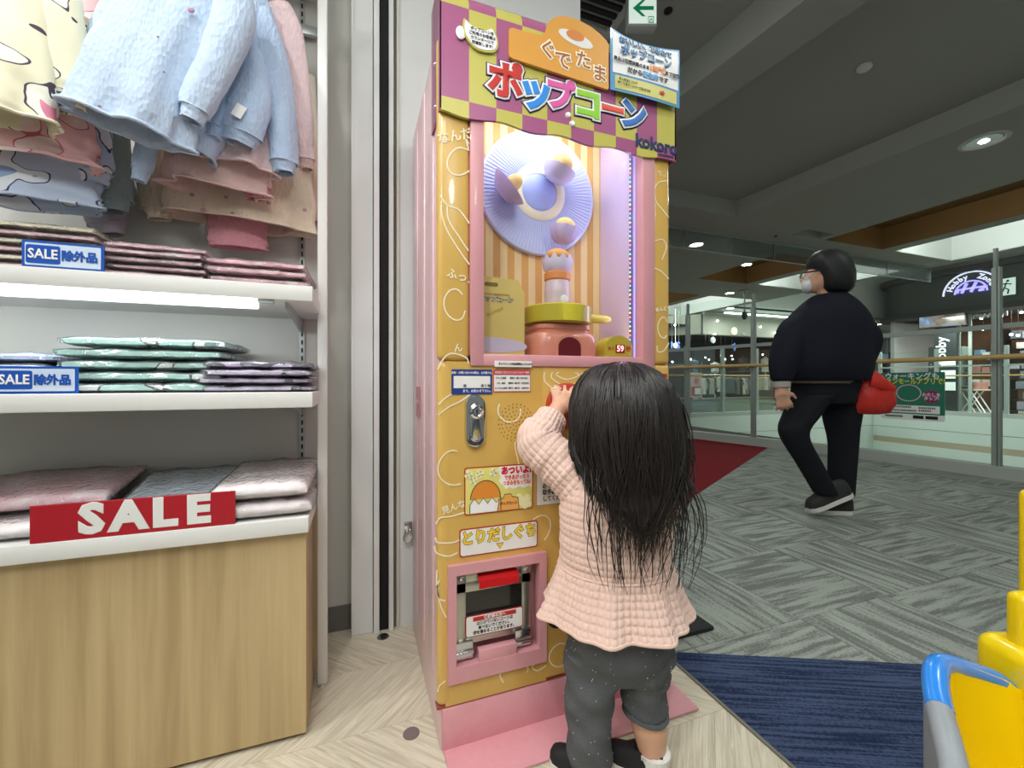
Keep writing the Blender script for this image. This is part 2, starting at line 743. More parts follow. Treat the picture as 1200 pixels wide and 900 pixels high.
g = G().box(0.90, 1.182, 1.15, 1.80, 0.0, 0.016, 0.006)
tag(obj('rubber_mat', g, M('black_rubber', (22, 23, 24), 0.7, bump=(120, 0.2))), 'flat black rubber mat on the carpet beside the machine', 'mat')
# round floor stickers / caps
g = G().lathe([(0.0, 0.0012), (0.02, 0.0012), (0.0205, 0.0)], onZ(482, 859.6, 0.0), 24)
tag(obj('floor_marker', g, M('mauve_cap', (120, 106, 104), 0.6)), 'round mauve cap set flush in the wood floor', 'floor cap')
g = G().lathe([(0.0, 0.0018), (0.015, 0.0018), (0.019, 0.0012), (0.0205, 0.0)], onZ(449, 746, 0.0), 24)
tag(obj('door_floor_socket', g, M('dull_chrome', (120, 125, 125), 0.25, 0.9)), 'chrome bolt socket in the floor below the dark door gap', 'floor socket')

# ------------------------------------------------------------------ walls at the shop's edge
struct('wall_back', G().box(-3.0, -0.02, 1.612, 1.75, 0, 2.76), m_offwhite)
struct('baseboard_back', G().box(-0.60, -0.024, 1.602, 1.612, 0, 0.085), m_base)
g = G().box(-0.022, 0.048, 1.553, 1.75, 0, 2.76, 0.003)
g.box(-0.0225, -0.016, 1.546, 1.553, 0, 2.76)
struct('wall_door_casing', g, m_white)
struct('trim_2', G().box(0.050, 0.069, 1.538, 1.70, 0, 2.76, 0.002), m_white)
struct('wall_gap_shade', G().box(0.069, 0.101, 1.556, 1.72, 0, 2.76), M('gap_shade_black', (14, 15, 15), 0.8))  # solid black fill, stands in for the shade inside the open gap
struct('trim_3', G().box(0.101, 0.117, 1.538, 1.72, 0, 2.76, 0.002), m_white)
struct('trim_4', G().box(0.117, 0.128, 1.562, 1.72, 0, 2.76), M('olive_grey_strip', (120, 120, 98), 0.6))
struct('trim_5', G().box(0.128, 0.137, 1.546, 1.72, 0, 2.76, 0.001), m_offwhite)
struct('wall_machine', G().box(0.137, 0.872, 1.555, 2.0, 0, 2.76), m_white)
struct('ceiling_shop', G().box(-3.0, 0.90, -2.5, 2.0, 2.76, 2.86), m_white)
struct('wall_left', G().box(-3.1, -3.0, -2.5, 1.75, 0, 2.86), m_offwhite)

# ------------------------------------------------------------------ concourse ceiling
SK = -0.092


def sk(x_at, y_at, y):
    return x_at + SK * (y - y_at)


ZL, ZC, ZH = 2.9, 3.09, 3.12


def quad(g, pts, z, up=0.12):
    g.prism([(x, y, z) for x, y in pts], (0, 0, up))


g = G()
quad(g, [(0.9, -2.5), (2.16 + 0.45, -2.5), (sk(2.14, 2.44, 9.5), 9.5), (0.9, 9.5)], ZH)
ceil = struct('ceiling', g, m_ceil)
g = G()
L1 = lambda y: sk(2.42, 2.755, y)
L2 = lambda y: sk(2.14, 2.44, y)
RR = lambda y: sk(4.345, 3.9, y)
quad(g, [(L2(-2.5), -2.5), (L1(-2.5), -2.5), (L1(9.5), 9.5), (L2(9.5), 9.5)], ZL, 0.3)
struct('trim_6', g, m_ceil)
g = G()
quad(g, [(L1(-2.5), -2.5), (RR(-2.5) + 0.1, -2.5), (RR(3.9) + 0.1, 4.0), (L1(4.0), 4.0)], ZC, 0.1)
struct('ceiling_coffer', g, m_ceil)
g = G()
quad(g, [(L1(3.9), 3.9), (RR(3.9), 3.9), (5.6, 3.9), (5.6, 12.0), (L1(12.0), 12.0)], ZL, 0.25)
quad(g, [(RR(-2.5), -2.5), (6.15, -2.5), (6.15, 3.9), (RR(3.9), 3.9)], ZL, 0.25)
xs = [5.6, 6.25, 7.55, 7.80, 9.35, 9.55]
ys = [-2.5, 4.12, 4.75, 6.52, 7.70, 10.4, 12.0]
brown_cells = [(1, 0), (1, 2), (1, 4)]
bright_cells = [(3, 0), (3, 2), (3, 4)]
for i in range(len(xs) - 1):
    for j in range(len(ys) - 1):
        if (i, j) in brown_cells or (i, j) in bright_cells or (i == 0 and j == 0):
            continue
        if i == 0 and ys[j] < 3.9:
            continue
        quad(g, [(xs[i], ys[j]), (xs[i + 1], ys[j]), (xs[i + 1], ys[j + 1]), (xs[i], ys[j + 1])], ZL, 0.25)
quad(g, [(6.15, -2.5), (6.25, -2.5), (6.25, 4.12), (6.15, 4.12)], ZL, 0.25)
struct('ceiling_atrium', g, m_ceil)
for n, (i, j) in enumerate(brown_cells):
    x0, x1, y0, y1 = xs[i], xs[i + 1], ys[j], ys[j + 1]
    g = G().box(x0 - 0.25, x1, y0, y1, 3.22, 3.26)
    g.box(x1 - 0.02, x1 - 0.001, y0, y1, ZL + 0.002, 3.22)
    g.box(x0, x1 - 0.02, y1 - 0.02, y1 - 0.001, ZL + 0.002, 3.22)
    g.box(x0, x1, y0 + 0.001, y0 + 0.02, ZL + 0.002, 3.22)
    struct('ceiling_brown_coffer_%d' % (n + 1), g, m_brown)
    area('brown_coffer_fill', (x0 + 0.02, (y0 + y1) / 2, 3.19), 0.04, 3.0 * (y1 - y0) / 2, (1.0, 0.9, 0.68), (0, -PI / 2 - 0.1, 0), (y1 - y0) * 0.85)  # added warm fill without a fixture, brightens the brown sides
for n, (i, j) in enumerate(bright_cells):
    x0, x1, y0, y1 = xs[i], xs[i + 1], ys[j], ys[j + 1]
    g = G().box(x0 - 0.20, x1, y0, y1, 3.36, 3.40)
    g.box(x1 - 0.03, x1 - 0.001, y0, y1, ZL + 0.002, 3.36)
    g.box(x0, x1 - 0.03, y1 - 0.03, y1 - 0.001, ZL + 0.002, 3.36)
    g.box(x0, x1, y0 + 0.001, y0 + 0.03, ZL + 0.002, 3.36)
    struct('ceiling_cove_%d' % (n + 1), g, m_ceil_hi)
    t = thing('cove_light', ['long cove light strip in the bright ceiling recess above the dark curved shop fascia',
                             'cove light strip in the ceiling recess behind the walking person',
                             'cove light strip in the far ceiling recess above the clothes shop'][n], 'ceiling light', ((x0 + x1) / 2, (y0 + y1) / 2, 3.15))
    obj('light_strip', G().box(x0 - 0.10, x0 - 0.06, y0 + 0.05, y1 - 0.05, 3.152, 3.18), m_cove, t)
    area('cove_strip_light', (x0 - 0.03, (y0 + y1) / 2, 3.22), 0.06, 34.0 * (y1 - y0) / 2, (0.88, 1.0, 0.97), (0, -PI / 2, 0), (y1 - y0) * 0.95)
# the higher ceiling over the far side of the atrium
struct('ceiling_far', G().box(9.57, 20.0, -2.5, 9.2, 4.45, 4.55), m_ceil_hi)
struct('ceiling_corridor', G().box(9.57, 26.0, 9.2, 16.0, 2.92, 3.05).box(9.57, 26, 9.2, 9.25, 3.0, 4.5), m_ceil)
t = thing('cove_light', 'bright cove light strip along the ceiling edge facing the dark curved fascia', 'ceiling light', (9.7, 3, 3.2))
obj('light_strip', G().box(9.60, 9.68, -1.5, 7.6, 3.05, 3.10), m_cove, t)
area('cove_strip_light', (9.72, 3.0, 3.2), 0.1, 160, (0.9, 1.0, 0.98), (0, -PI / 2 - 0.5, 0), 9.0)
t = thing('cove_light', 'cove light strip along the top of the clothes shop fascia', 'ceiling light', (11, 9.3, 3.0))
obj('light_strip', G().box(9.7, 14.0, 9.02, 9.10, 2.80, 2.83), m_cove, t)

# smoke barrier of glass hanging from the ceiling
t = thing('smoke_barrier', 'clear glass smoke barrier hanging from the ceiling above the walkway', 'glass barrier', (6.0, 4.45, 2.62))
m_gbar = glass_mat('barrier_glass', (240, 244, 242), 0.8, 0.01, 0.05)
ed = [2.6] + [onY(u, 280, 4.45).x for u in (801.7, 856.5, 907.0)] + [7.15, 8.3, 9.5]
for a, b2 in zip(ed[:-1], ed[1:]):
    obj('pane', G().box(a + 0.004, b2 - 0.004, 4.444, 4.456, 2.645, 2.9), m_gbar, t, smooth=False)
obj('edge_strip', G().box(2.6, 9.5, 4.440, 4.460, 2.637, 2.645), m_alu, t, smooth=False)
obj('edge_strip', G().box(2.6, 9.5, 4.435, 4.465, 2.885, 2.9), m_post, t, smooth=False)
for e in ed[1:]:
    obj('joint_strip', G().box(e - 0.004, e + 0.004, 4.442, 4.458, 2.645, 2.885), m_alu, t, smooth=False)


# ------------------------------------------------------------------ downlights
def downlight(p, r, label, big=False, power=0):
    t = thing('ceiling_downlight', label, 'downlight', p)
    if big:
        obj('ring', G().lathe([(r, 0.0), (r, -0.006), (r * 0.8, -0.010), (r * 0.72, 0.0), (r * 0.66, 0.05)], p, 32), M('downlight_white', (196, 198, 194), 0.5), t)
        obj('reflector', G().lathe([(r * 0.70, -0.004), (r * 0.55, 0.03), (r * 0.30, 0.07), (0.0, 0.075)], p, 32), M('downlight_mirror', (170, 175, 175), 0.12, 1.0), t)
        obj('bulb', G().ball(Vector(p) + Vector((0.0, 0.0, 0.01)), (r * 0.26, r * 0.26, r * 0.2)), m_lamp, t)
    else:
        obj('ring', G().lathe([(r * 1.25, 0.0), (r * 1.25, -0.008), (r, -0.010), (r, 0.0)], p, 20), M('downlight_white', (196, 198, 194), 0.5), t)
        obj('lens', G().lathe([(0, -0.004), (r, -0.004)], p, 20), m_lamp, t)
    return t


downlight(onZ(1153, 165, ZL), 0.155, 'large recessed downlight beside the ceiling coffer', True)
DL = [((875, 309.7), 0.075, 'small downlight in front of the brown ceiling recess'),
      ((855, 343.3), 0.085, 'small downlight beside the hanging camera pole'),
      ((856, 361), 0.085, 'small downlight just above the clothes shop fascia'),
      ((1049, 374), 0.12, 'bright downlight below the curved end of the dark fascia'),
      ((1028, 380), 0.11, 'downlight at the toilet corridor mouth'),
      ((1054, 386.5), 0.10, 'downlight deep in the toilet corridor'),
      ((817, 286), 0.085, 'glaring downlight behind the glass smoke barrier')]
for (u, v), r, l in DL:
    p = onZ(u, v, 2.895)
    downlight(p, r, l)
# hanging camera dome on a pole
p = onZ(872.5, 340.5, ZL)
t = thing('ceiling_camera', 'small dome camera on a white ceiling pole', 'security camera', p)
obj('ceiling_plate', G().lathe([(0.12, 0), (0.12, -0.02), (0.0, -0.025)], p, 20), m_post, t)
obj('pole', G().tube([p, p + Vector((0, 0, -0.50))], 0.018, 10), m_post, t)
obj('dome', G().lathe([(0.05, -0.48), (0.062, -0.53), (0.06, -0.58), (0.03, -0.64), (0, -0.65)], p, 18), M('dome_dark', (50, 54, 56), 0.2), t)
# sprinkler / detector dots
for (u, v), r, l in (((1013, 78), 0.045, 'white smoke detector inside the ceiling coffer'),
                     ((909, 276.5), 0.02, 'tiny sprinkler head near the smoke barrier'),
                     ((783, 12), 0.025, 'tiny sprinkler head right of the exit sign')):
    z = ZC if v < 100 and u > 900 else (ZH if u < 800 else ZL)
    p = onZ(u, v, z)
    o = obj('ceiling_sensor', G().lathe([(r, 0), (r, -r * 0.35), (r * 0.7, -r * 0.6), (0, -r * 0.65)], p, 20),
            m_white if r > 0.03 else m_black)
    tag(o, l, 'sensor')

# recessed dark ceiling grille by the machine wall
c0 = onZ(690, 20, ZH)
t = thing('ceiling_grille', 'dark square ceiling grille with a pale frame', 'ceiling grille', (1.55, 2.2, ZH))
obj('frame', G().box(1.06, 1.52, 1.84, 1.88, ZH - 0.03, ZH).box(1.06, 1.52, 2.30, 2.34, ZH - 0.03, ZH).box(1.06, 1.10, 1.88, 2.30, ZH - 0.03, ZH).box(1.48, 1.52, 1.88, 2.30, ZH - 0.03, ZH), m_ceil_hi, t, smooth=False)
for k in range(7):
    obj('slat', G().box(1.10, 1.48, 1.90 + k * 0.057, 1.925 + k * 0.057, ZH - 0.02, ZH - 0.004), M('grille_dark', (34, 35, 34), 0.7), t, smooth=False)

# ------------------------------------------------------------------ exit sign above the machine
d = 2.35
pl0, pl1 = onD(737, 10, d), onD(769, 10, d)
zc = onD(753, 30, d).z
t = thing('exit_sign', 'hanging white exit sign with green arrow', 'exit sign', onD(753, 30, d))
t.rotation_euler = (0, 0, -YAW)
wS = (pl1 - pl0).length
gx = lambda x0, x1, y0, y1, z0, z1, r=0.0: G().box(x0, x1, y0, y1, z0, z1, r)
obj('housing', gx(-wS / 2 - 0.006, wS / 2 + 0.006, 0.0, 0.06, 0, wS + 0.03, 0.006), M('sign_grey', (190, 192, 190), 0.5), t, local=True)
obj('lit_panel', gx(-wS / 2, wS / 2, -0.003, 0.0, 0.012, wS + 0.02), M('sign_lit', (235, 245, 238), 0.5, emit=(225, 245, 232), es=0.75), t, local=True, smooth=False)
green = M('sign_green', (20, 140, 96), 0.5, emit=(20, 150, 100), es=0.35)
za = wS * 0.62
g = G()
g.prism([(-wS * 0.36, -0.005, za), (-wS * 0.02, -0.005, za + wS * 0.30), (wS * 0.10, -0.005, za + wS * 0.30), (-wS * 0.13, -0.005, za + wS * 0.07),
         (wS * 0.40, -0.005, za + wS * 0.07), (wS * 0.40, -0.005, za - wS * 0.07), (-wS * 0.13, -0.005, za - wS * 0.07), (wS * 0.10, -0.005, za - wS * 0.30), (-wS * 0.02, -0.005, za - wS * 0.30)], (0, 0.002, 0))
obj('arrow', g, green, t, local=True, smooth=False)
g = G()
zp = wS * 0.20
for a in ((-0.0, 0.02, -0.11, 0.11), (0.18, 0.20, -0.11, 0.11), (0.0, 0.2, 0.10, 0.12), (0.0, 0.2, -0.12, -0.10)):
    g.box(wS * (0.2 + a[0]), wS * (0.2 + a[1]), -0.005, -0.003, zp + wS * a[2], zp + wS * a[3])
g.box(wS * 0.285, wS * 0.32, -0.005, -0.003, zp - wS * 0.02, zp + wS * 0.05)
g.box(wS * 0.25, wS * 0.27, -0.005, -0.003, zp - wS * 0.09, zp)
g.box(wS * 0.33, wS * 0.35, -0.005, -0.003, zp - wS * 0.09, zp)
obj('exit_mark', g, green, t, local=True, smooth=False)
obj('hanger', G().tube([(-0.05, 0.03, wS + 0.03), (-0.05, 0.03, ZH - t.location.z)], 0.006, 8), m_alu, t, local=True)
obj('hanger', G().tube([(0.05, 0.03, wS + 0.03), (0.05, 0.03, ZH - t.location.z)], 0.006, 8), m_alu, t, local=True)

# ------------------------------------------------------------------ near glass railing along the void
RL = [Vector((5.57, 0.3, 0)), Vector((5.50, 1.94, 0)), Vector((5.42, 3.30, 0)), Vector((4.86, 5.33, 0)), Vector((4.27, 7.45, 0))]


def rail_hit(u):
    rx, ry, _ = _ray(u, HOR)
    for a, b2 in zip(RL[:-1], RL[1:]):
        d2 = b2 - a
        den = rx * d2.y - ry * d2.x
        t2 = (a.x * d2.y - a.y * d2.x) / den
        s2 = (a.x * ry - a.y * rx) / den
        if 0 <= s2 <= 1 and t2 > 0:
            return a + d2 * s2
    return RL[0]


def along(pts, z, wd, hh, g, off=0.0):
    for a, b2 in zip(pts[:-1], pts[1:]):
        dirv = (b2 - a).normalized()
        nn = Vector((-dirv.y, dirv.x, 0))
        a2, b3 = a + nn * off, b2 + nn * off
        q = [a2 + nn * wd / 2, b3 + nn * wd / 2, b3 - nn * wd / 2, a2 - nn * wd / 2]
        g.prism([p + Vector((0, 0, z)) for p in q], (0, 0, hh))
    return g


rail = thing('glass_railing', 'glass railing with grey steel posts and a round wooden handrail along the void', 'railing', (5.3, 3.3, 0))
obj('kerb', along(RL, 0.0, 0.14, 0.11, G()), M('kerb_paint', (172, 176, 170), 0.6), rail, smooth=False)
obj('top_rail', along(RL, 1.36, 0.05, 0.045, G()), m_post, rail, smooth=False)
posts = [Vector((5.56, 0.6, 0)), rail_hit(1167), rail_hit(996), rail_hit(883), rail_hit(806), Vector((4.5, 6.62, 0))]
for p in posts:
    g = G().box(p.x - 0.035, p.x + 0.035, p.y - 0.018, p.y + 0.018, 0.10, 1.92, 0.003)
    g.box(p.x - 0.02, p.x + 0.02, p.y - 0.012, p.y + 0.012, 1.92, 2.10, 0.002)
    g.box(p.x - 0.05, p.x + 0.0, p.y - 0.045, p.y - 0.030, 0.10, 1.92, 0.002)
    obj('post', g, m_post, rail)
    obj('bracket', G().box(p.x - 0.12, p.x - 0.03, p.y - 0.01, p.y + 0.01, 1.075, 1.09), m_post, rail, smooth=False)
gp = [Vector((5.57, 0.3, 0))] + posts[1:] + [RL[-1]]
for a, b2 in zip(gp[:-1], gp[1:]):
    dv = (b2 - a).normalized()
    g = G()
    along([a + dv * 0.03, b2 - dv * 0.03], 0.11, 0.010, 1.97, g)
    obj('glass_pane', g, m_glass, rail, smooth=False)
hp = smooth_curve([p + Vector((-0.10, -0.02, 1.10)) for p in RL], 8)
obj('handrail', G().tube(hp, 0.024, 14), m_rail, rail)
# ================================================================== popcorn vending machine
m_yel = M('machine_yellow', (210, 170, 88), 0.28, coat=0.3)
m_pink = M('machine_pink', (210, 150, 156), 0.38, noise=(30, 0.04), coat=0.15)
m_pinkside = M('machine_pink_side', (226, 188, 192), 0.3, coat=0.3)
m_base_pink = M('scuffed_pink_steel', (220, 156, 164), 0.45, noise=(60, 0.06), bump=(90, 0.08))
m_hp = M('header_magenta', (168, 94, 134), 0.25, coat=0.4)
m_hy = M('header_lime', (198, 190, 96), 0.25, coat=0.4)
m_cream = M('print_cream', (246, 240, 214), 0.5)
m_wht = M('print_white', (240, 240, 240), 0.45)
m_ink = M('print_black', (30, 28, 28), 0.6)
m_navy = M('print_navy', (26, 34, 88), 0.5)
m_redp = M('print_red', (190, 40, 34), 0.5)
m_orange = M('board_orange', (222, 158, 66), 0.4)
m_blank = M('label_white', (232, 230, 226), 0.4)
m_chrome = M('chrome', (215, 216, 218), 0.10, 1.0)
m_dark = M('dark_cavity', (20, 20, 20), 0.6)
m_acr = glass_mat('acrylic_pane', (252, 252, 252), 0.35, 0.01)
MX0, MX1 = 0.183, 0.852
mac = thing('popcorn_machine', 'tall yellow and pink popcorn vending machine with checked header and lit window', 'vending machine', (0.518, 1.26, 0))

# cabinet panels
g = G().box(MX0, MX0 + 0.012, 1.0, 1.533, 0.0, 1.742, 0.003)
for k in range(3):
    y = 1.09 + k * 0.155
    g.box(MX0 - 0.003, MX0 + 0.002, y, y + 0.075, 0.12, 1.73, 0.0025)
side = obj('side_panel', g, m_pinkside, mac)
for z0 in (0.822, 0.768):
    obj('vent_recess', G().box(MX0 - 0.0075, MX0 - 0.005, 1.325, 1.385, z0, z0 + 0.042), M('recess_pink', (190, 120, 130), 0.5), side, smooth=False)
obj('side_panel', G().box(MX1 - 0.012, MX1, 1.0, 1.533, 0.0, 1.742, 0.003), m_pinkside, mac)
obj('rear_panel', G().box(MX0 + 0.012, MX1 - 0.012, 1.52, 1.533, 0.0, 1.742), m_pinkside, mac, smooth=False)
obj('top_panel', G().box(MX0 + 0.012, MX1 - 0.012, 1.0, 1.52, 1.73, 1.742), m_pinkside, mac, smooth=False)
obj('kick_plate', G().box(MX0 + 0.004, MX1, 0.988, 1.0, 0.004, 0.1035, 0.002), m_base_pink, mac)
bp = obj('base_plate', G().box(MX0 + 0.006, MX1 + 0.003, 0.884, 0.99, 0.002, 0.008, 0.002), m_base_pink, mac)
# upper frame columns and door
DZ = 0.928
g = G().box(MX0 - 0.008, 0.2545, 0.990, 1.02, DZ + 0.001, 1.70, 0.014, seg=4)
obj('upper_column', g, m_yel, mac)
g = G().box(0.791, MX1 - 0.001, 0.990, 1.02, DZ + 0.001, 1.70, 0.012, seg=4)
obj('upper_column', g, m_yel, mac)
# door: flat face with the flap opening, rounded outer edges
FX0, FX1, FZ0, FZ1 = 0.214, 0.436, 0.196, 0.424
g = G()
g.box(MX0 - 0.008, FX0, 0.990, 1.02, 0.108, DZ, 0.014, seg=4)
g.box(FX0 - 0.02, FX1 + 0.02, 0.9905, 1.02, 0.108, FZ0, 0.0)
g.box(FX0 - 0.02, FX1 + 0.02, 0.9905, 1.02, FZ1, DZ, 0.0)
g.box(FX1, MX1 - 0.001, 0.990, 1.02, 0.108, DZ, 0.012, seg=4)
door = obj('front_door', g, m_yel, mac)
obj('door_rim', G().box(MX0 - 0.009, MX1, 0.992, 1.018, 0.104, 0.108), M('rim_rust', (150, 78, 70), 0.5), mac, smooth=False)

# window frame (pink) and pane
g = G()
g.box(0.2535, 0.2875, 0.984, 1.03, 0.918, 1.70, 0.003)
g.box(0.7515, 0.7925, 0.984, 1.03, 0.918, 1.70, 0.003)
g.box(0.2535, 0.7925, 0.9845, 1.03, 0.918, 0.9475, 0.003)
obj('window_frame', g, m_pink, mac)
obj('window_pane', G().box(0.2875, 0.7515, 1.012, 1.016, 0.9475, 1.70), m_acr, mac, smooth=False)
# display case inside
m_str, nt, b = nodes_of('striped_backdrop', (230, 190, 110), 0.6)
tc = nt.nodes.new('ShaderNodeTexCoord')
sx = nt.nodes.new('ShaderNodeSeparateXYZ')
nt.links.new(tc.outputs['Object'], sx.inputs[0])
ma = nt.nodes.new('ShaderNodeMath')
ma.operation = 'MULTIPLY'
ma.inputs[1].default_value = 1 / 0.046
nt.links.new(sx.outputs[0], ma.inputs[0])
fr = nt.nodes.new('ShaderNodeMath')
fr.operation = 'FRACT'
nt.links.new(ma.outputs[0], fr.inputs[0])
gt = nt.nodes.new('ShaderNodeMath')
gt.operation = 'GREATER_THAN'
gt.inputs[1].default_value = 0.5
nt.links.new(fr.outputs[0], gt.inputs[0])
mx = nt.nodes.new('ShaderNodeMix')
mx.data_type = 'RGBA'
mx.inputs[6].default_value = lin((222, 172, 96))
mx.inputs[7].default_value = lin((240, 216, 158))
nt.links.new(gt.outputs[0], mx.inputs[0])
nt.links.new(mx.outputs[2], b.inputs['Base Color'])
m_lav = M('lavender_liner', (226, 208, 240), 0.35)
case = obj('display_back', G().box(0.24, 0.752, 1.207, 1.215, 0.93, 1.70), m_str, mac, smooth=False)
obj('display_side', G().box(0.7515, 0.760, 1.03, 1.215, 0.93, 1.70), m_lav, mac, smooth=False)
obj('display_side', G().box(0.236, 0.244, 1.03, 1.215, 0.93, 1.70), m_lav, mac, smooth=False)
obj('display_floor', G().box(0.24, 0.755, 1.02, 1.21, 0.936, 0.9435), m_pink, mac, smooth=False)
obj('display_ceiling', G().box(0.24, 0.755, 1.02, 1.21, 1.70, 1.71), m_wht, mac, smooth=False)
lt = M('case_lamp', (255, 255, 255), 0.4, emit=(214, 226, 255), es=4.0)
obj('case_lamp', G().box(0.30, 0.72, 1.05, 1.08, 1.66, 1.675), lt, mac, smooth=False)
area('case_lamp_light', (0.50, 1.06, 1.655), 0.42, 1.5, (0.86, 0.92, 1.0), (0.45, 0, 0), 0.03)

# spinning disc
dc = Vector((0.524, 1.205, 1.462))
m_disc, nt, b = nodes_of('pearl_disc', (210, 218, 246), 0.35)
disc = obj('disc', G().lathe([(0.0, -0.016), (0.188, -0.016), (0.191, -0.013), (0.191, 0.0)], dc, 72, 'Y'), M('pearl_disc_blue', (206, 214, 246), 0.35), mac)
g = G()
for k in range(96):
    a = 2 * PI * k / 96
    ca, sa = math.cos(a), math.sin(a)
    p0 = dc + Vector((ca * 0.085, -0.0165, sa * 0.085))
    p1 = dc + Vector((ca * 0.182, -0.0165, sa * 0.182))
    wv = Vector((-sa, 0, ca)) * 0.0016
    g.prism([p0 - wv * 0.5, p1 - wv, p1 + wv, p0 + wv * 0.5], (0, -0.0012, 0))
obj('ribs', g, M('pearl_rib', (188, 200, 240), 0.35), disc, smooth=False)
obj('ring', G().lathe([(0.058, -0.0165), (0.058, -0.019), (0.084, -0.0185), (0.088, -0.0165)], dc, 48, 'Y'), M('disc_highlight_cream', (238, 232, 200), 0.4), disc)  # soft yellow highlight around the hub, painted as a cream ring
obj('hub', G().lathe([(0.0, -0.021), (0.052, -0.021), (0.058, -0.017)], dc, 40, 'Y'), M('hub_blue', (170, 186, 240), 0.4), disc)
# popcorn kernels riding on the disc: plain padded balls in paper-like cups
m_cup = M('cup_lilac', (206, 194, 232), 0.55)
m_puff = M('puff_cream', (240, 206, 132), 0.7, bump=(60, 0.2))
m_cupw = M('cup_white_lilac', (224, 220, 246), 0.55)


def tilt(ax, ay, az):
    return (Matrix.Rotation(az, 3, 'Z') @ Matrix.Rotation(ay, 3, 'Y') @ Matrix.Rotation(ax, 3, 'X'))


def cup(c, rot, prof, cm, ball_at, ball_r, frill=0.0):
    g = G()
    rings = []
    n = 40
    for r, h in prof:
        ring = []
        for k in range(n):
            a = 2 * PI * k / n
            rr = r * (1 + frill * math.sin(a * 9) * (h + 0.02) * 14)
            ring.append(Vector(c) + rot @ Vector((rr * math.cos(a), rr * math.sin(a), h)))
        rings.append(ring)
    g.loft(rings, True, True, False)
    o = obj('cup', g, cm, disc)
    obj('puff', G().ball(Vector(c) + rot @ Vector(ball_at), ball_r, 20, 14, mat=rot), m_puff, disc)
    return o


cone = [(0.004, -0.055), (0.02, -0.04), (0.038, -0.01), (0.046, 0.01), (0.046, 0.012), (0.040, 0.008), (0.0, 0.0)]
c1 = onY(596, 220, 1.14)
cup(c1, tilt(0.2, 0.85, -0.2), [(0.008, -0.03), (0.03, -0.026), (0.052, -0.008), (0.060, 0.004), (0.055, 0.004), (0.0, -0.004)], m_cup, (0, 0, 0.02), (0.022, 0.022, 0.028))
c2 = onY(655, 200, 1.14)
cup(c2, tilt(0.3, 0.35, 0), [(0.010, -0.034), (0.032, -0.03), (0.047, -0.01), (0.05, 0.008), (0.045, 0.009), (0.0, 0.0)], m_cupw, (0, 0, 0.02), (0.033, 0.033, 0.032))
c3 = onY(661, 272, 1.13)
cup(c3, tilt(0.1, 0.15, 0), [(0.022, -0.032), (0.036, -0.02), (0.043, 0.0), (0.044, 0.012), (0.040, 0.012), (0.0, 0.004)], m_cup, (0.0, 0, 0.016), (0.032, 0.03, 0.026), 0.16)

# toy stove with pan, jar and egg cup
st = onY(653, 415, 1.105)
sx0 = st.x
zf = 0.9435
m_stove = M('stove_salmon', (222, 148, 124), 0.25, coat=0.3)
g = G()
prof = [(0.100, 0.0), (0.100, 0.03), (0.098, 0.055), (0.092, 0.068), (0.080, 0.074), (0.080, 0.080), (0.084, 0.083), (0.084, 0.094)]
rings = []
for r, h in prof:
    rings.append([Vector((sx0 + p[0], 1.105 + p[1], zf + h)) for p in rrect(-r, r, -r * 0.82, r * 0.82, r * 0.45, 6)])
g.loft(rings)
stove = obj('stove', g, m_stove, mac)
ax = onY(668, 400, 1.018).x
arch = [(ax + 0.042 * math.cos(a), zf + 0.032 + 0.030 * math.sin(a) * 1.05) for a in [PI * k / 16 for k in range(17)]]
arch = [(ax + 0.042, zf)] + arch + [(ax - 0.042, zf)]
g = G().prism([(x, 1.020, z) for x, z in arch], (0, 0.006, 0))
obj('oven_rim', g, m_stove, stove)
arch2 = [(ax + 0.034 * math.cos(a), zf + 0.030 + 0.027 * math.sin(a)) for a in [PI * k / 16 for k in range(17)]]
arch2 = [(ax + 0.034, zf + 0.001)] + arch2 + [(ax - 0.034, zf + 0.001)]
obj('oven_window', G().prism([(x, 1.0185, z) for x, z in arch2], (0, 0.002, 0)), M('oven_dark_red', (92, 12, 26), 0.12, emit=(150, 10, 30), es=0.10), stove, smooth=False)
m_pan = M('pan_olive_yellow', (196, 184, 50), 0.3, coat=0.3)
g = G().lathe([(0.086, 0.098), (0.097, 0.102), (0.098, 0.146), (0.092, 0.150), (0.090, 0.142), (0.0, 0.14)], (sx0, 1.105, zf), 48)
pan = obj('pan', g, m_pan, mac)
obj('handle', G().tube([(sx0 + 0.09, 1.10, zf + 0.124), (sx0 + 0.155, 1.09, zf + 0.122), (sx0 + 0.168, 1.088, zf + 0.122)], [0.013, 0.0125, 0.008], 14), M('pan_handle', (206, 190, 78), 0.35), pan)
jx = onY(653, 330, 1.105).x
jar = obj('jar', G().lathe([(0.030, 0.14), (0.036, 0.146), (0.037, 0.19), (0.035, 0.225), (0.033, 0.228)], (jx, 1.105, zf), 32), M('frosted_jar', (216, 200, 206), 0.25), mac)
obj('jar_band', G().lathe([(0.034, 0.226), (0.038, 0.230), (0.0385, 0.248), (0.034, 0.252), (0, 0.252)], (jx, 1.105, zf), 32), M('jar_lid_orange', (228, 150, 84), 0.4), jar)
obj('print_dot', G().ball((jx + 0.004, 1.0685, zf + 0.170), (0.012, 0.002, 0.012), 18, 8), m_wht, jar)
n = 44
rings = []
for r, h in ((0.032, 0.252), (0.040, 0.262), (0.0445, 0.278), (0.0450, 0.292)):
    ring = []
    for k in range(n):
        a = 2 * PI * k / n
        z = h + (0.006 * (1 if k % 4 < 2 else -1) * (1 if h > 0.29 else 0))
        ring.append((jx + r * math.cos(a), 1.105 + r * math.sin(a), zf + z))
    rings.append(ring)
obj('egg_cup', G().loft(rings, True, True, False), m_cupw, jar)
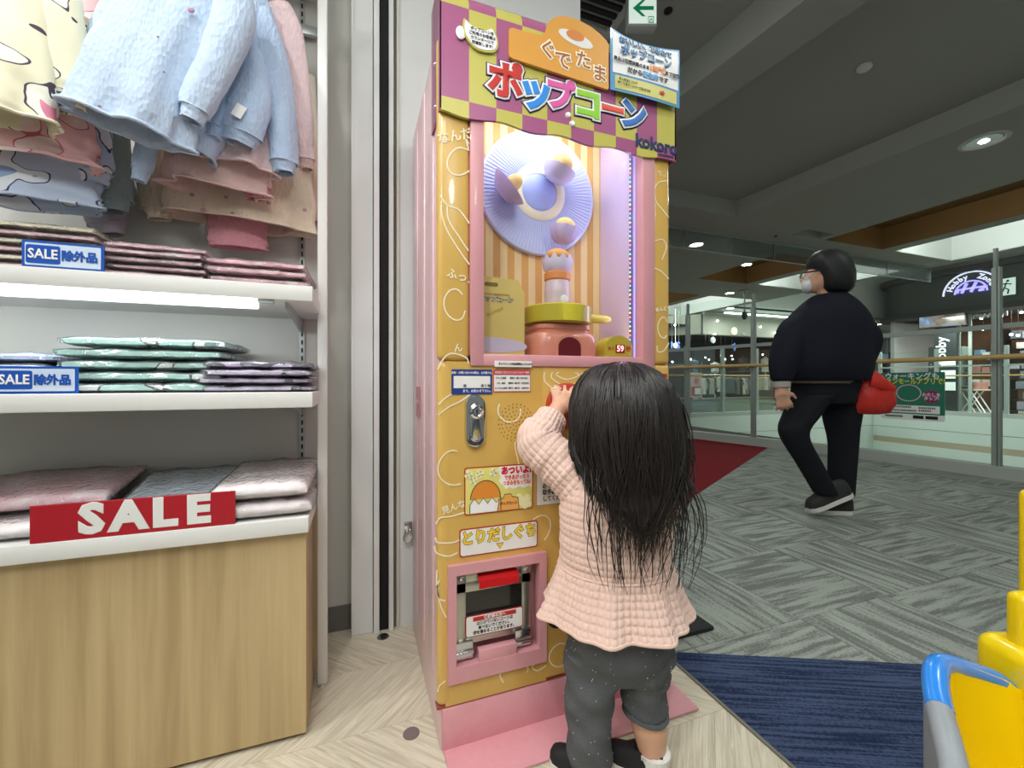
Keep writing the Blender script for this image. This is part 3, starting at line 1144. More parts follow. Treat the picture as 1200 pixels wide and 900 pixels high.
obj('puff', G().ball((jx, 1.105, zf + 0.297), (0.037, 0.037, 0.025), 20, 12), M('puff_orange', (226, 160, 76), 0.6), jar)

# popcorn paper bag standing at the left
bx0, bx1 = 0.262, onY(613, 400, 1.06).x
bz1 = onY(580, 327, 1.06).z
m_bag = M('bag_pale_gold', (226, 204, 120), 0.35, noise=(9, 0.05))
bag = obj('popcorn_bag', G().prism([(bx0, 1.05, zf), (bx1, 1.05, zf), (bx1, 1.05, bz1 - 0.035), (bx1 - 0.018, 1.05, bz1), (bx0, 1.05, bz1 + 0.004)], (0, 0.035, 0)), m_bag, mac, smooth=False)
obj('hand_hole', plate(bx0 + 0.045, bx0 + 0.082, bz1 - 0.022, bz1 - 0.012, 1.0492, 0.001, 0.004), M('hole_brown', (140, 110, 50), 0.6), bag, smooth=False)
text('ポップコーン', 0.0160, m_navy, bag, (bx0 + 0.078, 1.0488, bz1 - 0.056), off=0.0012, squash=1.0)
text('ポップコーン', 0.0160, m_wht, bag, (bx0 + 0.078, 1.0484, bz1 - 0.056), lift=0.0003)
text('はじけたて', 0.010, M('bag_gold_print', (196, 160, 60), 0.5), bag, (bx0 + 0.075, 1.0488, bz1 - 0.088), xd=(1, 0, 0.45), up=(-0.45, 0, 1))
pts = smooth_curve([(bx0 + 0.004, zf + 0.045), (bx0 + 0.03, zf + 0.03), (bx0 + 0.06, zf + 0.012), (bx1 - 0.004, zf + 0.02), (bx1 - 0.004, zf + 0.04), (bx0 + 0.07, zf + 0.052)], 6, True)
obj('print_shape', G().prism([(p[0], 1.0492, p[1]) for p in pts], (0, 0.001, 0)), M('bag_white_print', (206, 202, 222), 0.5), bag, smooth=False)
dashes(bx0 + 0.03, bx1 - 0.04, bz1 - 0.042, 1.0492, 0.004, M('bag_gold_print', (196, 160, 60), 0.5), bag, seed=2)

# countdown box
tx = onY(722, 400, 1.045)
tb = obj('timer_box', G().prism([(tx.x + 0.047 * math.cos(a), 1.03, zf + (0.028 + 0.040 * math.sin(a) if a not in (0, PI) else 0.028)) for a in [PI * k / 20 for k in range(21)]] + [(tx.x - 0.047, 1.03, zf), (tx.x + 0.047, 1.03, zf)], (0, 0.05, 0)), m_pan, mac)
obj('timer_screen', plate(tx.x - 0.012, tx.x + 0.018, zf + 0.018, zf + 0.042, 1.0285, 0.002, 0.002), M('led_screen_red', (90, 10, 22), 0.3, emit=(180, 10, 30), es=0.25), tb, smooth=False)
text('59', 0.024, M('led_digit', (255, 190, 190), 0.4, emit=(255, 150, 150), es=3.0), tb, (tx.x + 0.003, 1.028, zf + 0.030), off=0.0004)
text('あと', 0.012, m_redp, tb, (tx.x - 0.026, 1.0295, zf + 0.030), off=0.0002)
text('秒', 0.018, m_redp, tb, (tx.x + 0.032, 1.0295, zf + 0.030), off=0.0003)

# LED strip on the right liner
ly = onX(740, 300, 0.7515).y
strip = obj('led_strip', G().box(0.7475, 0.7515, ly - 0.006, ly + 0.006, 0.95, 1.56), M('led_strip_body', (120, 116, 150), 0.4), mac, smooth=False)
cols = [(255, 120, 130), (255, 220, 170), (120, 255, 170), (130, 160, 255)]
for q, cc in enumerate(cols):
    g = G()
    for k in range(q, 44, 4):
        g.ball((0.7468, ly, 0.962 + k * 0.0132), 0.0019, 8, 6)
    obj('led_dots', g, M('led_%d' % q, cc, 0.4, emit=cc, es=6.0), strip)['kind'] = 'stuff'
obj('led_edge', G().box(0.7475, 0.7505, 1.018, 1.022, 0.95, 1.55), M('led_edge_blue', (150, 150, 255), 0.4, emit=(160, 150, 255), es=1.6), mac, smooth=False)
area('led_strip_light', (0.735, 1.05, 1.25), 0.55, 0.5, (0.70, 0.58, 1.0), (0, PI / 2, 0), 0.03)

# ------------------------------------------------------------------ header lightbox
cx = [MX0 - 0.005] + [0.248 + 0.0683 * k for k in range(9)] + [0.8605]
HF = 0.978
HB = 1.095
Z0, Z1, Z2 = 1.512, 1.547, 1.768


def wave(x):
    return Z0 + 0.0045 * math.sin((x - 0.18) / 0.165 * 2 * PI + 2.2)


g = G()
NS = 8
sec_top = []
for k in range(9):
    a = PI / 2 * k / 8
    sec_top.append((HF + 0.07 * (1 - math.cos(a)), Z2 + 0.062 * math.sin(a)))
for c in range(10):
    for s in range(NS):
        xa = cx[c] + (cx[c + 1] - cx[c]) * s / NS
        xb = cx[c] + (cx[c + 1] - cx[c]) * (s + 1) / NS
        even = c % 2 == 0
        # lower row
        g.add([(xa, HF, wave(xa)), (xb, HF, wave(xb)), (xb, HF, Z1), (xa, HF, Z1)], [(0, 1, 2, 3)], 1 if even else 0)
        g.add([(xa, HF, Z1), (xb, HF, Z1), (xb, HF, Z2), (xa, HF, Z2)], [(0, 1, 2, 3)], 0 if even else 1)
        for k in range(8):
            (ya, za), (yb, zb) = sec_top[k], sec_top[k + 1]
            sm = (s + 0.5) / NS
            lim = math.sqrt(max(0.0, 1 - (1 - sm) ** 2)) * 8
            same = (k + 0.5) > lim
            idx = (1 if even else 0)
            if same:
                idx = 1 - idx
            g.add([(xa, ya, za), (xb, ya, za), (xb, yb, zb), (xa, yb, zb)], [(0, 1, 2, 3)], idx)
        g.add([(xa, HF + 0.07, Z2 + 0.062), (xb, HF + 0.07, Z2 + 0.062), (xb, HB, Z2 + 0.062), (xa, HB, Z2 + 0.062)], [(0, 1, 2, 3)], 1 if even else 0)
        g.add([(xa, HF, wave(xa)), (xb, HF, wave(xb)), (xb, HF + 0.008, wave(xb)), (xa, HF + 0.008, wave(xa))], [(0, 1, 2, 3)], 1 if even else 0)
hdr = obj('header_panel', g, [m_hp, m_hy], mac, smooth=True, angle=30)
sec = [(HF, Z1 - 0.03)] + sec_top + [(HB, Z2 + 0.062), (HB, Z1 - 0.03)]
for xx, nm in ((MX0 - 0.0055, 'header_end'), (0.8605, 'header_end')):
    obj(nm, G().prism([(xx, y, z) for y, z in sec], (0.004 if xx < 0.5 else -0.004, 0, 0)), m_hp, mac, smooth=False)
obj('header_rear', G().box(MX0, 0.858, HB - 0.004, HB, 1.745, Z2 + 0.062), m_hp, mac, smooth=False)
obj('header_soffit', G().box(MX0, 0.858, HF + 0.008, 1.03, 1.700, 1.704), m_hp, mac, smooth=False)
for p in ((0.512, 1.572), (0.524, 1.552)):
    obj('screw_cap', G().lathe([(0.0, -0.006), (0.006, -0.005), (0.008, 0.0)], (p[0], HF, p[1]), 16, 'Y'), m_wht, mac)
for z in (1.655, 1.55):
    obj('side_screw', G().ball((MX0 - 0.006, 1.03, z), 0.005, 10, 6), m_chrome, mac)

# orange name board with a bump on top
ob = [(0.346, 1.682), (0.348, 1.675), (0.355, 1.672), (0.626, 1.660), (0.629, 1.664), (0.629, 1.780), (0.622, 1.790), (0.60, 1.803), (0.575, 1.813), (0.55, 1.818), (0.52, 1.820), (0.49, 1.816), (0.468, 1.806), (0.454, 1.792), (0.447, 1.776), (0.443, 1.760), (0.436, 1.752), (0.426, 1.749), (0.355, 1.747), (0.348, 1.744), (0.346, 1.737)]
board = obj('name_board', G().prism([(p[0], HF - 0.010, p[1]) for p in ob], (0, 0.008, 0)), m_orange, mac, smooth=False)
m_tan = M('print_tan', (170, 100, 56), 0.5)
for ch, x, z, s in (('ぐ', 0.449, 1.716, 0.050), ('で', 0.492, 1.700, 0.050), ('た', 0.552, 1.716, 0.047), ('ま', 0.600, 1.693, 0.047)):
    text(ch, s, m_cream, board, (x, HF - 0.0105, z), off=0.0042)
    text(ch, s, m_tan, board, (x, HF - 0.0113, z), off=0.0008)
# plain oval plate where the board carries a picture
el = [(0.530 + 0.050 * math.cos(a), 1.768 + 0.017 * math.sin(a) - 0.12 * 0.05 * math.cos(a)) for a in [2 * PI * k / 32 for k in range(32)]]
obj('oval_print', G().prism([(x, HF - 0.0106, z) for x, z in el], (0, 0.0006, 0)), m_blank, board, smooth=False)
el = [(0.528 + 0.026 * math.cos(a), 1.776 + 0.013 * math.sin(a)) for a in [2 * PI * k / 32 for k in range(32)]]
obj('oval_print', G().prism([(x, HF - 0.0112, z) for x, z in el], (0, 0.0006, 0)), M('print_amber', (214, 130, 60), 0.5), board, smooth=False)

# big popcorn lettering
cl = {'r': M('pop_red', (196, 44, 36), 0.4), 'b': M('pop_blue', (40, 140, 226), 0.4), 'p': M('pop_pink', (222, 92, 168), 0.4),
      'g': M('pop_green', (142, 206, 40), 0.4), 'o': M('pop_orange_red', (224, 76, 56), 0.4), 'n': M('pop_deep_blue', (46, 110, 190), 0.4)}
for i, (ch, x, z, s, k, tw) in enumerate((('ポ', 0.340, 1.612, 0.094, 'r', 0.0), ('ッ', 0.420, 1.604, 0.098, 'b', 0.0), ('プ', 0.488, 1.612, 0.084, 'p', 0.0),
                                          ('コ', 0.570, 1.608, 0.086, 'g', 0.0), ('ー', 0.646, 1.610, 0.076, 'o', 0.0), ('ン', 0.713, 1.610, 0.088, 'n', 0.0))):
    xd = (math.cos(tw), 0, math.sin(tw))
    up = (-math.sin(tw), 0, math.cos(tw))
    text(ch, s, m_navy, mac, (x, HF - 0.0012, z), xd, up, off=0.0120, ext=0.0006, name='title_outline')
    text(ch, s, m_wht, mac, (x, HF - 0.0026, z), xd, up, off=0.0092, ext=0.0006, name='title_outline')
    text(ch, s, cl[k], mac, (x, HF - 0.0040, z), xd, up, off=0.0046, ext=0.0006, name='title_letter')
text('kokoro', 0.050, m_navy, mac, (0.792, HF - 0.0012, 1.548), off=0.0022, name='title_letter', squash=0.95)
dashes(0.80, 0.852, 1.524, HF - 0.0006, 0.007, m_navy, mac, seed=3)
# speech badge
bd = smooth_curve([(0.234, 1.738), (0.25, 1.728), (0.285, 1.724), (0.306, 1.735), (0.318, 1.712), (0.318, 1.69), (0.305, 1.676), (0.27, 1.672), (0.245, 1.686), (0.232, 1.71)], 5, True)
badge = obj('speech_badge', G().prism([(p[0], HF - 0.006, p[1]) for p in bd], (0, 0.005, 0)), m_hy, mac, smooth=False)
cbx, cbz = 0.277, 1.705
obj('badge_face', G().prism([(cbx + (p[0] - cbx) * 0.9, HF - 0.007, cbz + (p[1] - cbz) * 0.88) for p in bd], (0, 0.001, 0)), m_wht, badge, smooth=False)
for i, s in enumerate(('ポップコーンを', 'ご利用のお客様は', 'カウンターにて', '両替致します!')):
    text(s, 0.0088, m_ink, badge, (0.279, HF - 0.0074, 1.719 - i * 0.0108), off=0.0001, squash=0.95)
obj('badge_egg', G().ball((0.227, HF - 0.004, 1.703), (0.012, 0.003, 0.016), 18, 10), m_wht, badge)

# curled poster taped to the header's corner
m_pb = M('poster_blue', (92, 156, 206), 0.3, coat=0.3)


def sheet(x0, x1, z0, z1, th, y_of, g=None, nx=16, nz=8):
    g = g or G()
    for sgn in (0, 1):
        pass
    V0 = []
    for j in range(nz + 1):
        for i in range(nx + 1):
            x = x0 + (x1 - x0) * i / nx
            z = z0 + (z1 - z0) * j / nz
            V0.append((x, y_of(x, z), z))
    n = len(V0)
    V1 = [(x, y + th, z) for x, y, z in V0]
    F = []
    for j in range(nz):
        for i in range(nx):
            a = j * (nx + 1) + i
            F.append((a, a + 1, a + nx + 2, a + nx + 1))
            F.append((n + a, n + a + nx + 1, n + a + nx + 2, n + a + 1))
    for i in range(nx):
        F.append((i, n + i, n + i + 1, i + 1))
        a = nz * (nx + 1) + i
        F.append((a, a + 1, n + a + 1, n + a))
    for j in range(nz):
        a = j * (nx + 1)
        F.append((a, a + nx + 1, n + a + nx + 1, n + a))
        a = j * (nx + 1) + nx
        F.append((a, n + a, n + a + nx + 1, a + nx + 1))
    g.add(V0 + V1, F)
    return g


def py(x, z):
    k = max(0.0, (z - 1.75) / 0.08)
    return HF - 0.013 + 0.022 * k * k * math.sin((x - 0.632) / 0.23 * PI) - 0.004 * math.sin((x - 0.632) / 0.23 * PI)


post = obj('poster', sheet(0.632, 0.862, 1.660, 1.826, 0.0012, py), m_pb, mac)
obj('poster_field', sheet(0.639, 0.856, 1.708, 1.820, 0.0008, lambda x, z: py(x, z) - 0.0009), m_wht, post)
obj('poster_field', sheet(0.646, 0.850, 1.667, 1.702, 0.0008, lambda x, z: py(x, z) - 0.0009), M('poster_lime', (214, 208, 120), 0.4), post)
m_sky = M('poster_sky', (96, 160, 214), 0.4)
PYF = HF - 0.0195
text('おいしい、できたて', 0.0195, m_navy, post, (0.747, py(0.747, 1.795) - 0.004, 1.801), off=0.0016, up=(0, 0.12, 1))
text('おいしい、できたて', 0.0195, m_sky, post, (0.747, py(0.747, 1.795) - 0.0046, 1.801), off=0.0006, up=(0, 0.12, 1))
text('ポップコーン', 0.028, m_navy, post, (0.745, PYF, 1.770), off=0.0018)
text('ポップコーン', 0.028, m_sky, post, (0.745, PYF - 0.0008, 1.770), off=0.0008)
text('商品は密閉状態のまま', 0.0115, m_ink, post, (0.696, PYF, 1.7425), off=0.0002)
text('180℃', 0.021, M('poster_orange', (232, 140, 50), 0.4), post, (0.781, PYF, 1.745), off=0.0011)
text('まで加熱', 0.0125, m_ink, post, (0.831, PYF, 1.743), off=0.0003)
text('だから', 0.0165, m_ink, post, (0.706, PYF, 1.721), off=0.0004)
text('衛生的', 0.0175, m_sky, post, (0.757, PYF, 1.721), off=0.001)
text('です', 0.0165, m_ink, post, (0.801, PYF, 1.721), off=0.0004)
text('安心安全について', 0.0075, m_ink, post, (0.685, PYF, 1.691))
text('詳しくはホームページをみてね', 0.0075, m_ink, post, (0.704, PYF, 1.680))
g = G().prism([(0.789, PYF, 1.6885), (0.798, PYF, 1.6885), (0.798, PYF, 1.693), (0.806, PYF, 1.685), (0.798, PYF, 1.677), (0.798, PYF, 1.6815), (0.789, PYF, 1.6815)], (0, 0.0008, 0))
obj('arrow', g, m_redp, post, smooth=False)

# ------------------------------------------------------------------ printed line doodles (plain loops)
YD = 0.9890
m_line = M('print_line_white', (238, 228, 196), 0.4)


def doodle(pts, wd=0.0032, closed=False, parent=None, y=YD):
    c = smooth_curve(pts, 7, closed)
    return obj('printed_line', poly_line([(p[0], p[1]) for p in c], y, wd, 0.0006, G(), closed), m_line, parent or mac, smooth=False)


def egg(cx_, cz_, rx, rz, rot=0.0, a0=0.0, a1=2 * PI, parent=None):
    n = 9
    full = a1 - a0 > 6.2
    P = []
    for k in range(n if full else n + 1):
        a = a0 + (a1 - a0) * k / n
        x, z = rx * math.cos(a), rz * math.sin(a) * (1.0 + 0.12 * math.cos(a))
        P.append((cx_ + x * math.cos(rot) - z * math.sin(rot), cz_ + x * math.sin(rot) + z * math.cos(rot)))
    return doodle(P, closed=full, parent=parent)


def Q(u, v):
    p = onY(u, v, YD)
    return (p.x, p.z)


def qd(pts, **k):
    return doodle([Q(u, v) for u, v in pts], **k)


qd([(550, 176), (538, 173), (528, 180), (524, 192), (529, 203), (540, 205), (550, 200)])
qd([(550, 169), (546, 163), (549, 174)])
qd([(516, 229), (524, 240), (538, 246), (550, 262)])
qd([(517, 240), (518, 252), (524, 270), (536, 290), (550, 310)])
qd([(524, 240), (526, 258), (541, 282), (549, 294)])
egg(*Q(533, 357), 0.026, 0.037, 0.1, 0.6, 5.9)
qd([(513, 433), (520, 420), (530, 414), (546, 419), (549, 426)])
qd([(514, 474), (520, 468), (532, 460), (540, 456)])
qd([(514, 486), (526, 477), (540, 470), (552, 461)])
egg(*Q(531, 549), 0.036, 0.042, 0.3, 0.9, 4.9)
egg(*Q(597, 480), 0.030, 0.032, 0.2, 2.4, 6.2)
qd([(612, 560), (605, 530), (604, 518), (612, 514), (618, 524), (622, 545)])
qd([(511, 614), (516, 607), (530, 605), (546, 600)])
qd([(510, 630), (514, 636), (530, 636), (540, 632)])
qd([(509, 640), (512, 648), (525, 652), (536, 648)])
egg(*Q(632, 620), 0.030, 0.036, -0.4, -0.6, 2.6)
for r_ in (0.012, 0.026, 0.044):
    qd([(661 - r_ * 520, 436), (657 - r_ * 380, 436 + r_ * 300), (665, 438 + r_ * 560), (675 + r_ * 300, 436 + r_ * 300), (668 + r_ * 520, 437)])
egg(*Q(655, 768), 0.028, 0.030, 0.0)
qd([(640, 771), (630, 774), (624, 782), (630, 786), (640, 780)])
qd([(587, 784), (586, 792), (590, 800)])
qd([(616, 778), (619, 784), (618, 788)])
qd([(515, 680), (512, 690), (516, 702), (522, 704)])
qd([(512, 668), (512, 685), (516, 708), (523, 724)])
qd([(522, 798), (515, 804), (513, 811)])
# right-hand column
qd([(781, 212), (772, 214), (767, 222), (769, 236), (776, 245), (784, 255)])
qd([(768, 282), (777, 281), (781, 290), (776, 304)])
qd([(767, 314), (775, 318), (784, 327)])
egg(*Q(777, 384), 0.018, 0.030, 0.0, 0.5, 5.6)
qd([(770, 405), (771, 412), (778, 411), (784, 402)])
for s, u, v, sz, rot in (('なんだ?', 534, 159, 0.030, 0.35), ('ふっ…', 540, 325, 0.026, -0.2), ('ん', 535, 408, 0.022, 0.1), ('見んな', 530, 595, 0.020, 0.25),
                         ('あ…', 775, 204, 0.018, 0.1), ('めんどく', 776, 362, 0.014, 0.2)):
    p = onY(u, v, YD)
    text(s, sz, m_line, mac, (p.x + 0.004, YD, p.z), (math.cos(rot), 0, math.sin(rot)), (-math.sin(rot), 0, math.cos(rot)), off=0.0004)

# ------------------------------------------------------------------ labels on the door
YL = 0.9885


def label_plate(name, x0, x1, z0, z1, mat_, r=0.003, border=None, bw=0.003, parent=None):
    o = obj(name, plate(x0, x1, z0, z1, YL, 0.0016, r), border or mat_, parent or mac, smooth=False)
    if border:
        obj('label_face', plate(x0 + bw, x1 - bw, z0 + bw, z1 - bw, YL - 0.0006, 0.0008, max(r - bw * 0.5, 0.001)), mat_, o, smooth=False)
    return o


lb = obj('label', plate(0.314, 0.412, 0.916, 0.931, 0.9825, 0.0016, 0.001), m_blank, mac, smooth=False)
text('ポップコーンの商品情報はこちらから', 0.0062, m_ink, lb, (0.368, 0.982, 0.9232), off=0.0001, squash=0.85)
lb = label_plate('label', 0.208, 0.309, 0.849, 0.909, M('label_royal_blue', (36, 60, 132), 0.4), 0.002)
obj('label_face', plate(0.213, 0.304, 0.864, 0.893, YL - 0.0006, 0.0008, 0.001), m_blank, lb, smooth=False)
text('故障・お問い合わせの際は、お手数でも', 0.0068, m_wht, lb, (0.258, YL - 0.0008, 0.9005), squash=0.82, off=0.0001)
text('階', 0.008, m_ink, lb, (0.240, YL - 0.0012, 0.869))
text('売り場', 0.008, m_ink, lb, (0.292, YL - 0.0012, 0.869))
text('まで、お知らせ下さい。', 0.008, m_wht, lb, (0.272, YL - 0.0008, 0.8565), off=0.0001, squash=0.85)
lb = label_plate('label', 0.312, 0.411, 0.854, 0.909, m_blank, 0.002, M('label_rose', (206, 76, 92), 0.4), 0.0018)
obj('label_band', plate(0.313, 0.410, 0.896, 0.908, YL - 0.001, 0.001, 0.001), M('label_rose', (206, 76, 92), 0.4), lb, smooth=False)
text('本商品に含まれているアレルギー物質', 0.0066, m_wht, lb, (0.3615, YL - 0.0014, 0.902), squash=0.82)
for i, (a, b2) in enumerate((('うすしお風味', '原料の一部に大豆を含む'), ('バター風味', '原料の一部に乳・大豆を含む'), ('キャラメル風味', '原料の一部に乳・大豆を含む'))):
    text(a, 0.0058, m_ink, lb, (0.3315, YL - 0.001, 0.888 - i * 0.0125), squash=0.8)
    text(b2, 0.0058, m_ink, lb, (0.379, YL - 0.001, 0.888 - i * 0.0125), squash=0.75)
# lock
g = G()
lk = rrect(0.240, 0.290, 0.721, 0.848, 0.0245, 8)
cxl, czl = 0.265, 0.7845
rings = []
for k, dy in ((1.0, 0.0), (1.0, -0.006), (0.93, -0.010), (0.80, -0.011)):
    rings.append([(cxl + (x - cxl) * k, 0.9895 + dy, czl + (z - czl) * (1 - (1 - k) * 0.4)) for x, z in lk])
g.loft(rings)
lock = obj('lock_plate', g, m_chrome, mac)
g = G()
rings = []
lk2 = rrect(0.250, 0.280, 0.735, 0.828, 0.0148, 8)
for k, dy in ((1.0, -0.011), (1.0, -0.016), (0.85, -0.018)):
    rings.append([(cxl + (x - cxl) * k, 0.9895 + dy, czl + (z - czl) * (1 - (1 - k) * 0.3)) for x, z in lk2])
g.loft(rings)
obj('lock_handle', g, m_steel, lock)
obj('lock_cylinder', G().lathe([(0.017, -0.016), (0.017, -0.022), (0.012, -0.025), (0.009, -0.022), (0.0, -0.022)], (0.265, 0.9895, 0.808), 28, 'Y'), m_chrome, lock)
obj('key_slot', G().box(0.2635, 0.2665, 0.9655, 0.9675, 0.802, 0.814, mat=None), m_dark, lock, smooth=False)
obj('brass_tab', plate(0.262, 0.269, 0.752, 0.763, 0.9705, 0.001, 0.001), M('brass', (214, 190, 70), 0.3, 0.6), lock, smooth=False)
# speaker holes
g = G()
for r_, n_ in ((0.0, 1), (0.010, 7), (0.019, 12), (0.028, 18), (0.038, 22), (0.046, 26)):
    for k in range(n_):
        a = 2 * PI * (k + 0.3) / n_
        g.lathe([(0.0, -0.0004), (0.0013, -0.0004), (0.0013, 0.0004)], (0.372 + r_ * math.cos(a), 0.9894, 0.777 + r_ * math.sin(a)), 8, 'Y')
obj('speaker_holes', g, m_dark, mac, smooth=False)['kind'] = 'stuff'
# red push button
bt = obj('push_button', G().lathe([(0.0, -0.012), (0.054, -0.012), (0.060, -0.008), (0.061, 0.0)], (0.515, 0.9895, 0.816), 40, 'Y'), M('button_brick', (178, 56, 40), 0.35), mac)
text('おして', 0.029, m_cream, bt, (0.508, 0.977, 0.855), off=0.0014)
text('ね!', 0.028, m_cream, bt, (0.520, 0.977, 0.820), off=0.0012)
# hot sticker
stk = label_plate('sticker', 0.239, 0.418, 0.557, 0.672, M('sticker_lime', (222, 216, 120), 0.4), 0.006, M('sticker_red_edge', (170, 40, 34), 0.4), 0.0028)
YS = YL - 0.0012
bub = smooth_curve([(0.330, 0.668), (0.326, 0.655), (0.331, 0.643), (0.327, 0.632), (0.338, 0.622), (0.345, 0.612), (0.352, 0.617), (0.366, 0.611), (0.380, 0.616), (0.394, 0.611), (0.406, 0.616), (0.4145, 0.614), (0.4145, 0.668)], 3, True)
obj('speech_bubble', G().prism([(min(max(p[0], 0.243), 0.4148), YS, min(p[1], 0.6688)) for p in bub], (0, 0.0006, 0)), m_wht, stk, smooth=False)
text('あついよ!', 0.021, M('print_crimson', (206, 30, 60), 0.4), stk, (0.372, YS - 0.0004, 0.657), off=0.0014, squash=0.9)
text('できあがったら', 0.0125, M('print_coral', (226, 96, 70), 0.4), stk, (0.374, YS - 0.0004, 0.640), off=0.0006, squash=0.78)
text('つまみをもってね!', 0.0125, M('print_coral', (226, 96, 70), 0.4), stk, (0.374, YS - 0.0004, 0.6265), off=0.0006, squash=0.72)
m_popc = M('print_popcorn', (238, 232, 180), 0.5)
for px_, pz_ in ((0.262, 0.640), (0.277, 0.655), (0.312, 0.656), (0.250, 0.655)):
    g = G()
    for k in range(4):
        a = 2 * PI * k / 4 + 0.4
        g.lathe([(0.0, -0.0004), (0.0058, -0.0004), (0.0058, 0.0003)], (px_ + 0.0055 * math.cos(a), YS, pz_ + 0.0055 * math.sin(a)), 12, 'Y')
    g.lathe([(0.0, -0.0006), (0.004, -0.0006), (0.004, 0.0003)], (px_, YS, pz_), 12, 'Y')
    obj('popcorn_print', g, m_popc, stk, smooth=False)
dome = [(0.292 + 0.038 * math.cos(a), 0.594 + 0.044 * math.sin(a)) for a in [PI * k / 20 for k in range(21)]]
obj('dome_print', G().prism([(x, YS, z) for x, z in dome], (0, 0.0006, 0)), M('print_dome', (222, 140, 50), 0.4), stk, smooth=False)
zz = [(0.252, 0.561)] + [(0.252 + 0.0112 * k, 0.586 + (0.010 if k % 2 else -0.004)) for k in range(8)] + [(0.331, 0.561)]
obj('shell_print', G().prism([(x, YS - 0.0006, z) for x, z in zz], (0, 0.0006, 0)), m_wht, stk, smooth=False)
g = G()
for k, (a, b2, r_) in enumerate(((0.388, 0.578, 0.014), (0.402, 0.584, 0.013), (0.380, 0.59, 0.010), (0.406, 0.57, 0.009), (0.395, 0.566, 0.010))):
    g.lathe([(0.0, -0.0004 - 0.0001 * k), (r_ * 0.8, -0.0004 - 0.0001 * k), (r_ * 0.8, 0.0003)], (a, YS, b2), 16, 'Y')
obj('popcorn_print', g, m_popc, stk, smooth=False)
bgp = [(0.322, 0.561), (0.326, 0.588), (0.338, 0.592), (0.340, 0.600), (0.358, 0.600), (0.360, 0.593), (0.376, 0.590), (0.379, 0.561)]
obj('bag_print', G().prism([(x, YS - 0.0009, z) for x, z in bgp], (0, 0.0006, 0)), M('print_bag_orange', (228, 166, 84), 0.4), stk, smooth=False)
text('ポップコーン', 0.0085, M('print_brown', (120, 70, 30), 0.5), stk, (0.351, YS - 0.0016, 0.577), off=0.0002, squash=0.9)
obj('printed_line', poly_line(dome, YS - 0.0004, 0.0018, 0.0003, G()), m_ink, stk, smooth=False)
obj('printed_line', poly_line(zz, YS - 0.0012, 0.0018, 0.0003, G()), m_ink, stk, smooth=False)
obj('printed_line', poly_line(bgp, YS - 0.0014, 0.0015, 0.0003, G()), m_ink, stk, smooth=False)
# pick-up sign
lb = label_plate('label', 0.227, 0.431, 0.458, 0.525, m_blank, 0.007, M('sticker_red_edge', (170, 40, 34), 0.4), 0.0028)
text('とりだしぐち', 0.036, M('print_umber', (120, 84, 20), 0.5), lb, (0.329, YL - 0.0010, 0.5005), off=0.0026, squash=0.92)
text('とりだしぐち', 0.036, M('print_gold', (232, 200, 50), 0.4), lb, (0.329, YL - 0.0018, 0.5005), off=0.0014, squash=0.92)
obj('arrow', G().prism([(0.319, YL - 0.001, 0.481), (0.339, YL - 0.001, 0.481), (0.329, YL - 0.001, 0.466)], (0, 0.0005, 0)), M('print_umber', (120, 84, 20), 0.5), lb, smooth=False)
obj('arrow', G().prism([(0.3215, YL - 0.0016, 0.4797), (0.3365, YL - 0.0016, 0.4797), (0.329, YL - 0.0016, 0.4682)], (0, 0.0005, 0)), M('print_gold', (232, 200, 50), 0.4), lb, smooth=False)
# caution label half hidden behind the child
lb = label_plate('label', 0.428, 0.60, 0.562, 0.656, m_blank, 0.002, M('label_grey_edge', (150, 140, 130), 0.5), 0.001)
obj('label_band', plate(0.438, 0.59, 0.640, 0.650, YL - 0.0008, 0.0005, 0.001), M('label_orange_band', (214, 110, 60), 0.5), lb, smooth=False)
for i, s in enumerate(('袋は熱くなりますので', '必ず保護者の方が', '取手部分を持って取り出', 'してください。')):
    text(s, 0.0150, m_ink, lb, (0.444, YL - 0.001, 0.627 - i * 0.0165), off=0.0003, squash=0.85, align='LEFT')
# oval hatch with black ring and small labels on the right
hx = rrect(0.458, 0.575, 0.238, 0.312, 0.03, 8)
ht = obj('oval_hatch', G().prism([(x, 0.9865, z) for x, z in hx], (0, 0.004, 0)), m_black, mac, smooth=False)
obj('hatch_face', plate(0.4665, 0.5665, 0.2465, 0.3035, 0.9855, 0.002, 0.024), m_blank, ht, smooth=False)
lb = label_plate('label', 0.800, 0.838, 0.835, 0.902, M('label_red_small', (170, 46, 40), 0.4), 0.002)
lb = label_plate('label', 0.806, 0.842, 0.535, 0.600, m_blank, 0.002)

# ------------------------------------------------------------------ pick-up flap
g = G()
g.box(0.198, FX0 + 0.004, 0.978, 1.0, 0.165, 0.444, 0.0)
g.box(FX1 - 0.004, 0.452, 0.978, 1.0, 0.165, 0.444, 0.0)
g.box(FX0 + 0.004, FX1 - 0.004, 0.978, 1.0, FZ1 - 0.004, 0.444, 0.0)
g.box(FX0 + 0.004, FX1 - 0.004, 0.978, 1.0, 0.165, FZ0 + 0.006, 0.0)
g.box(0.274, 0.371, 0.980, 1.0, 0.19, 0.229, 0.002)
ff = obj('flap_frame', g, m_pink, mac)
obj('flap_recess', G().box(FX0, FX1, 1.030, 1.036, FZ0, FZ1).box(FX0 - 0.004, FX0, 0.992, 1.036, FZ0, FZ1).box(FX1, FX1 + 0.004, 0.992, 1.036, FZ0, FZ1).box(FX0, FX1, 0.992, 1.036, FZ0 - 0.004, FZ0 + 0.001).box(FX0, FX1, 0.992, 1.036, FZ1, FZ1 + 0.004),
    m_pink, mac, smooth=False)
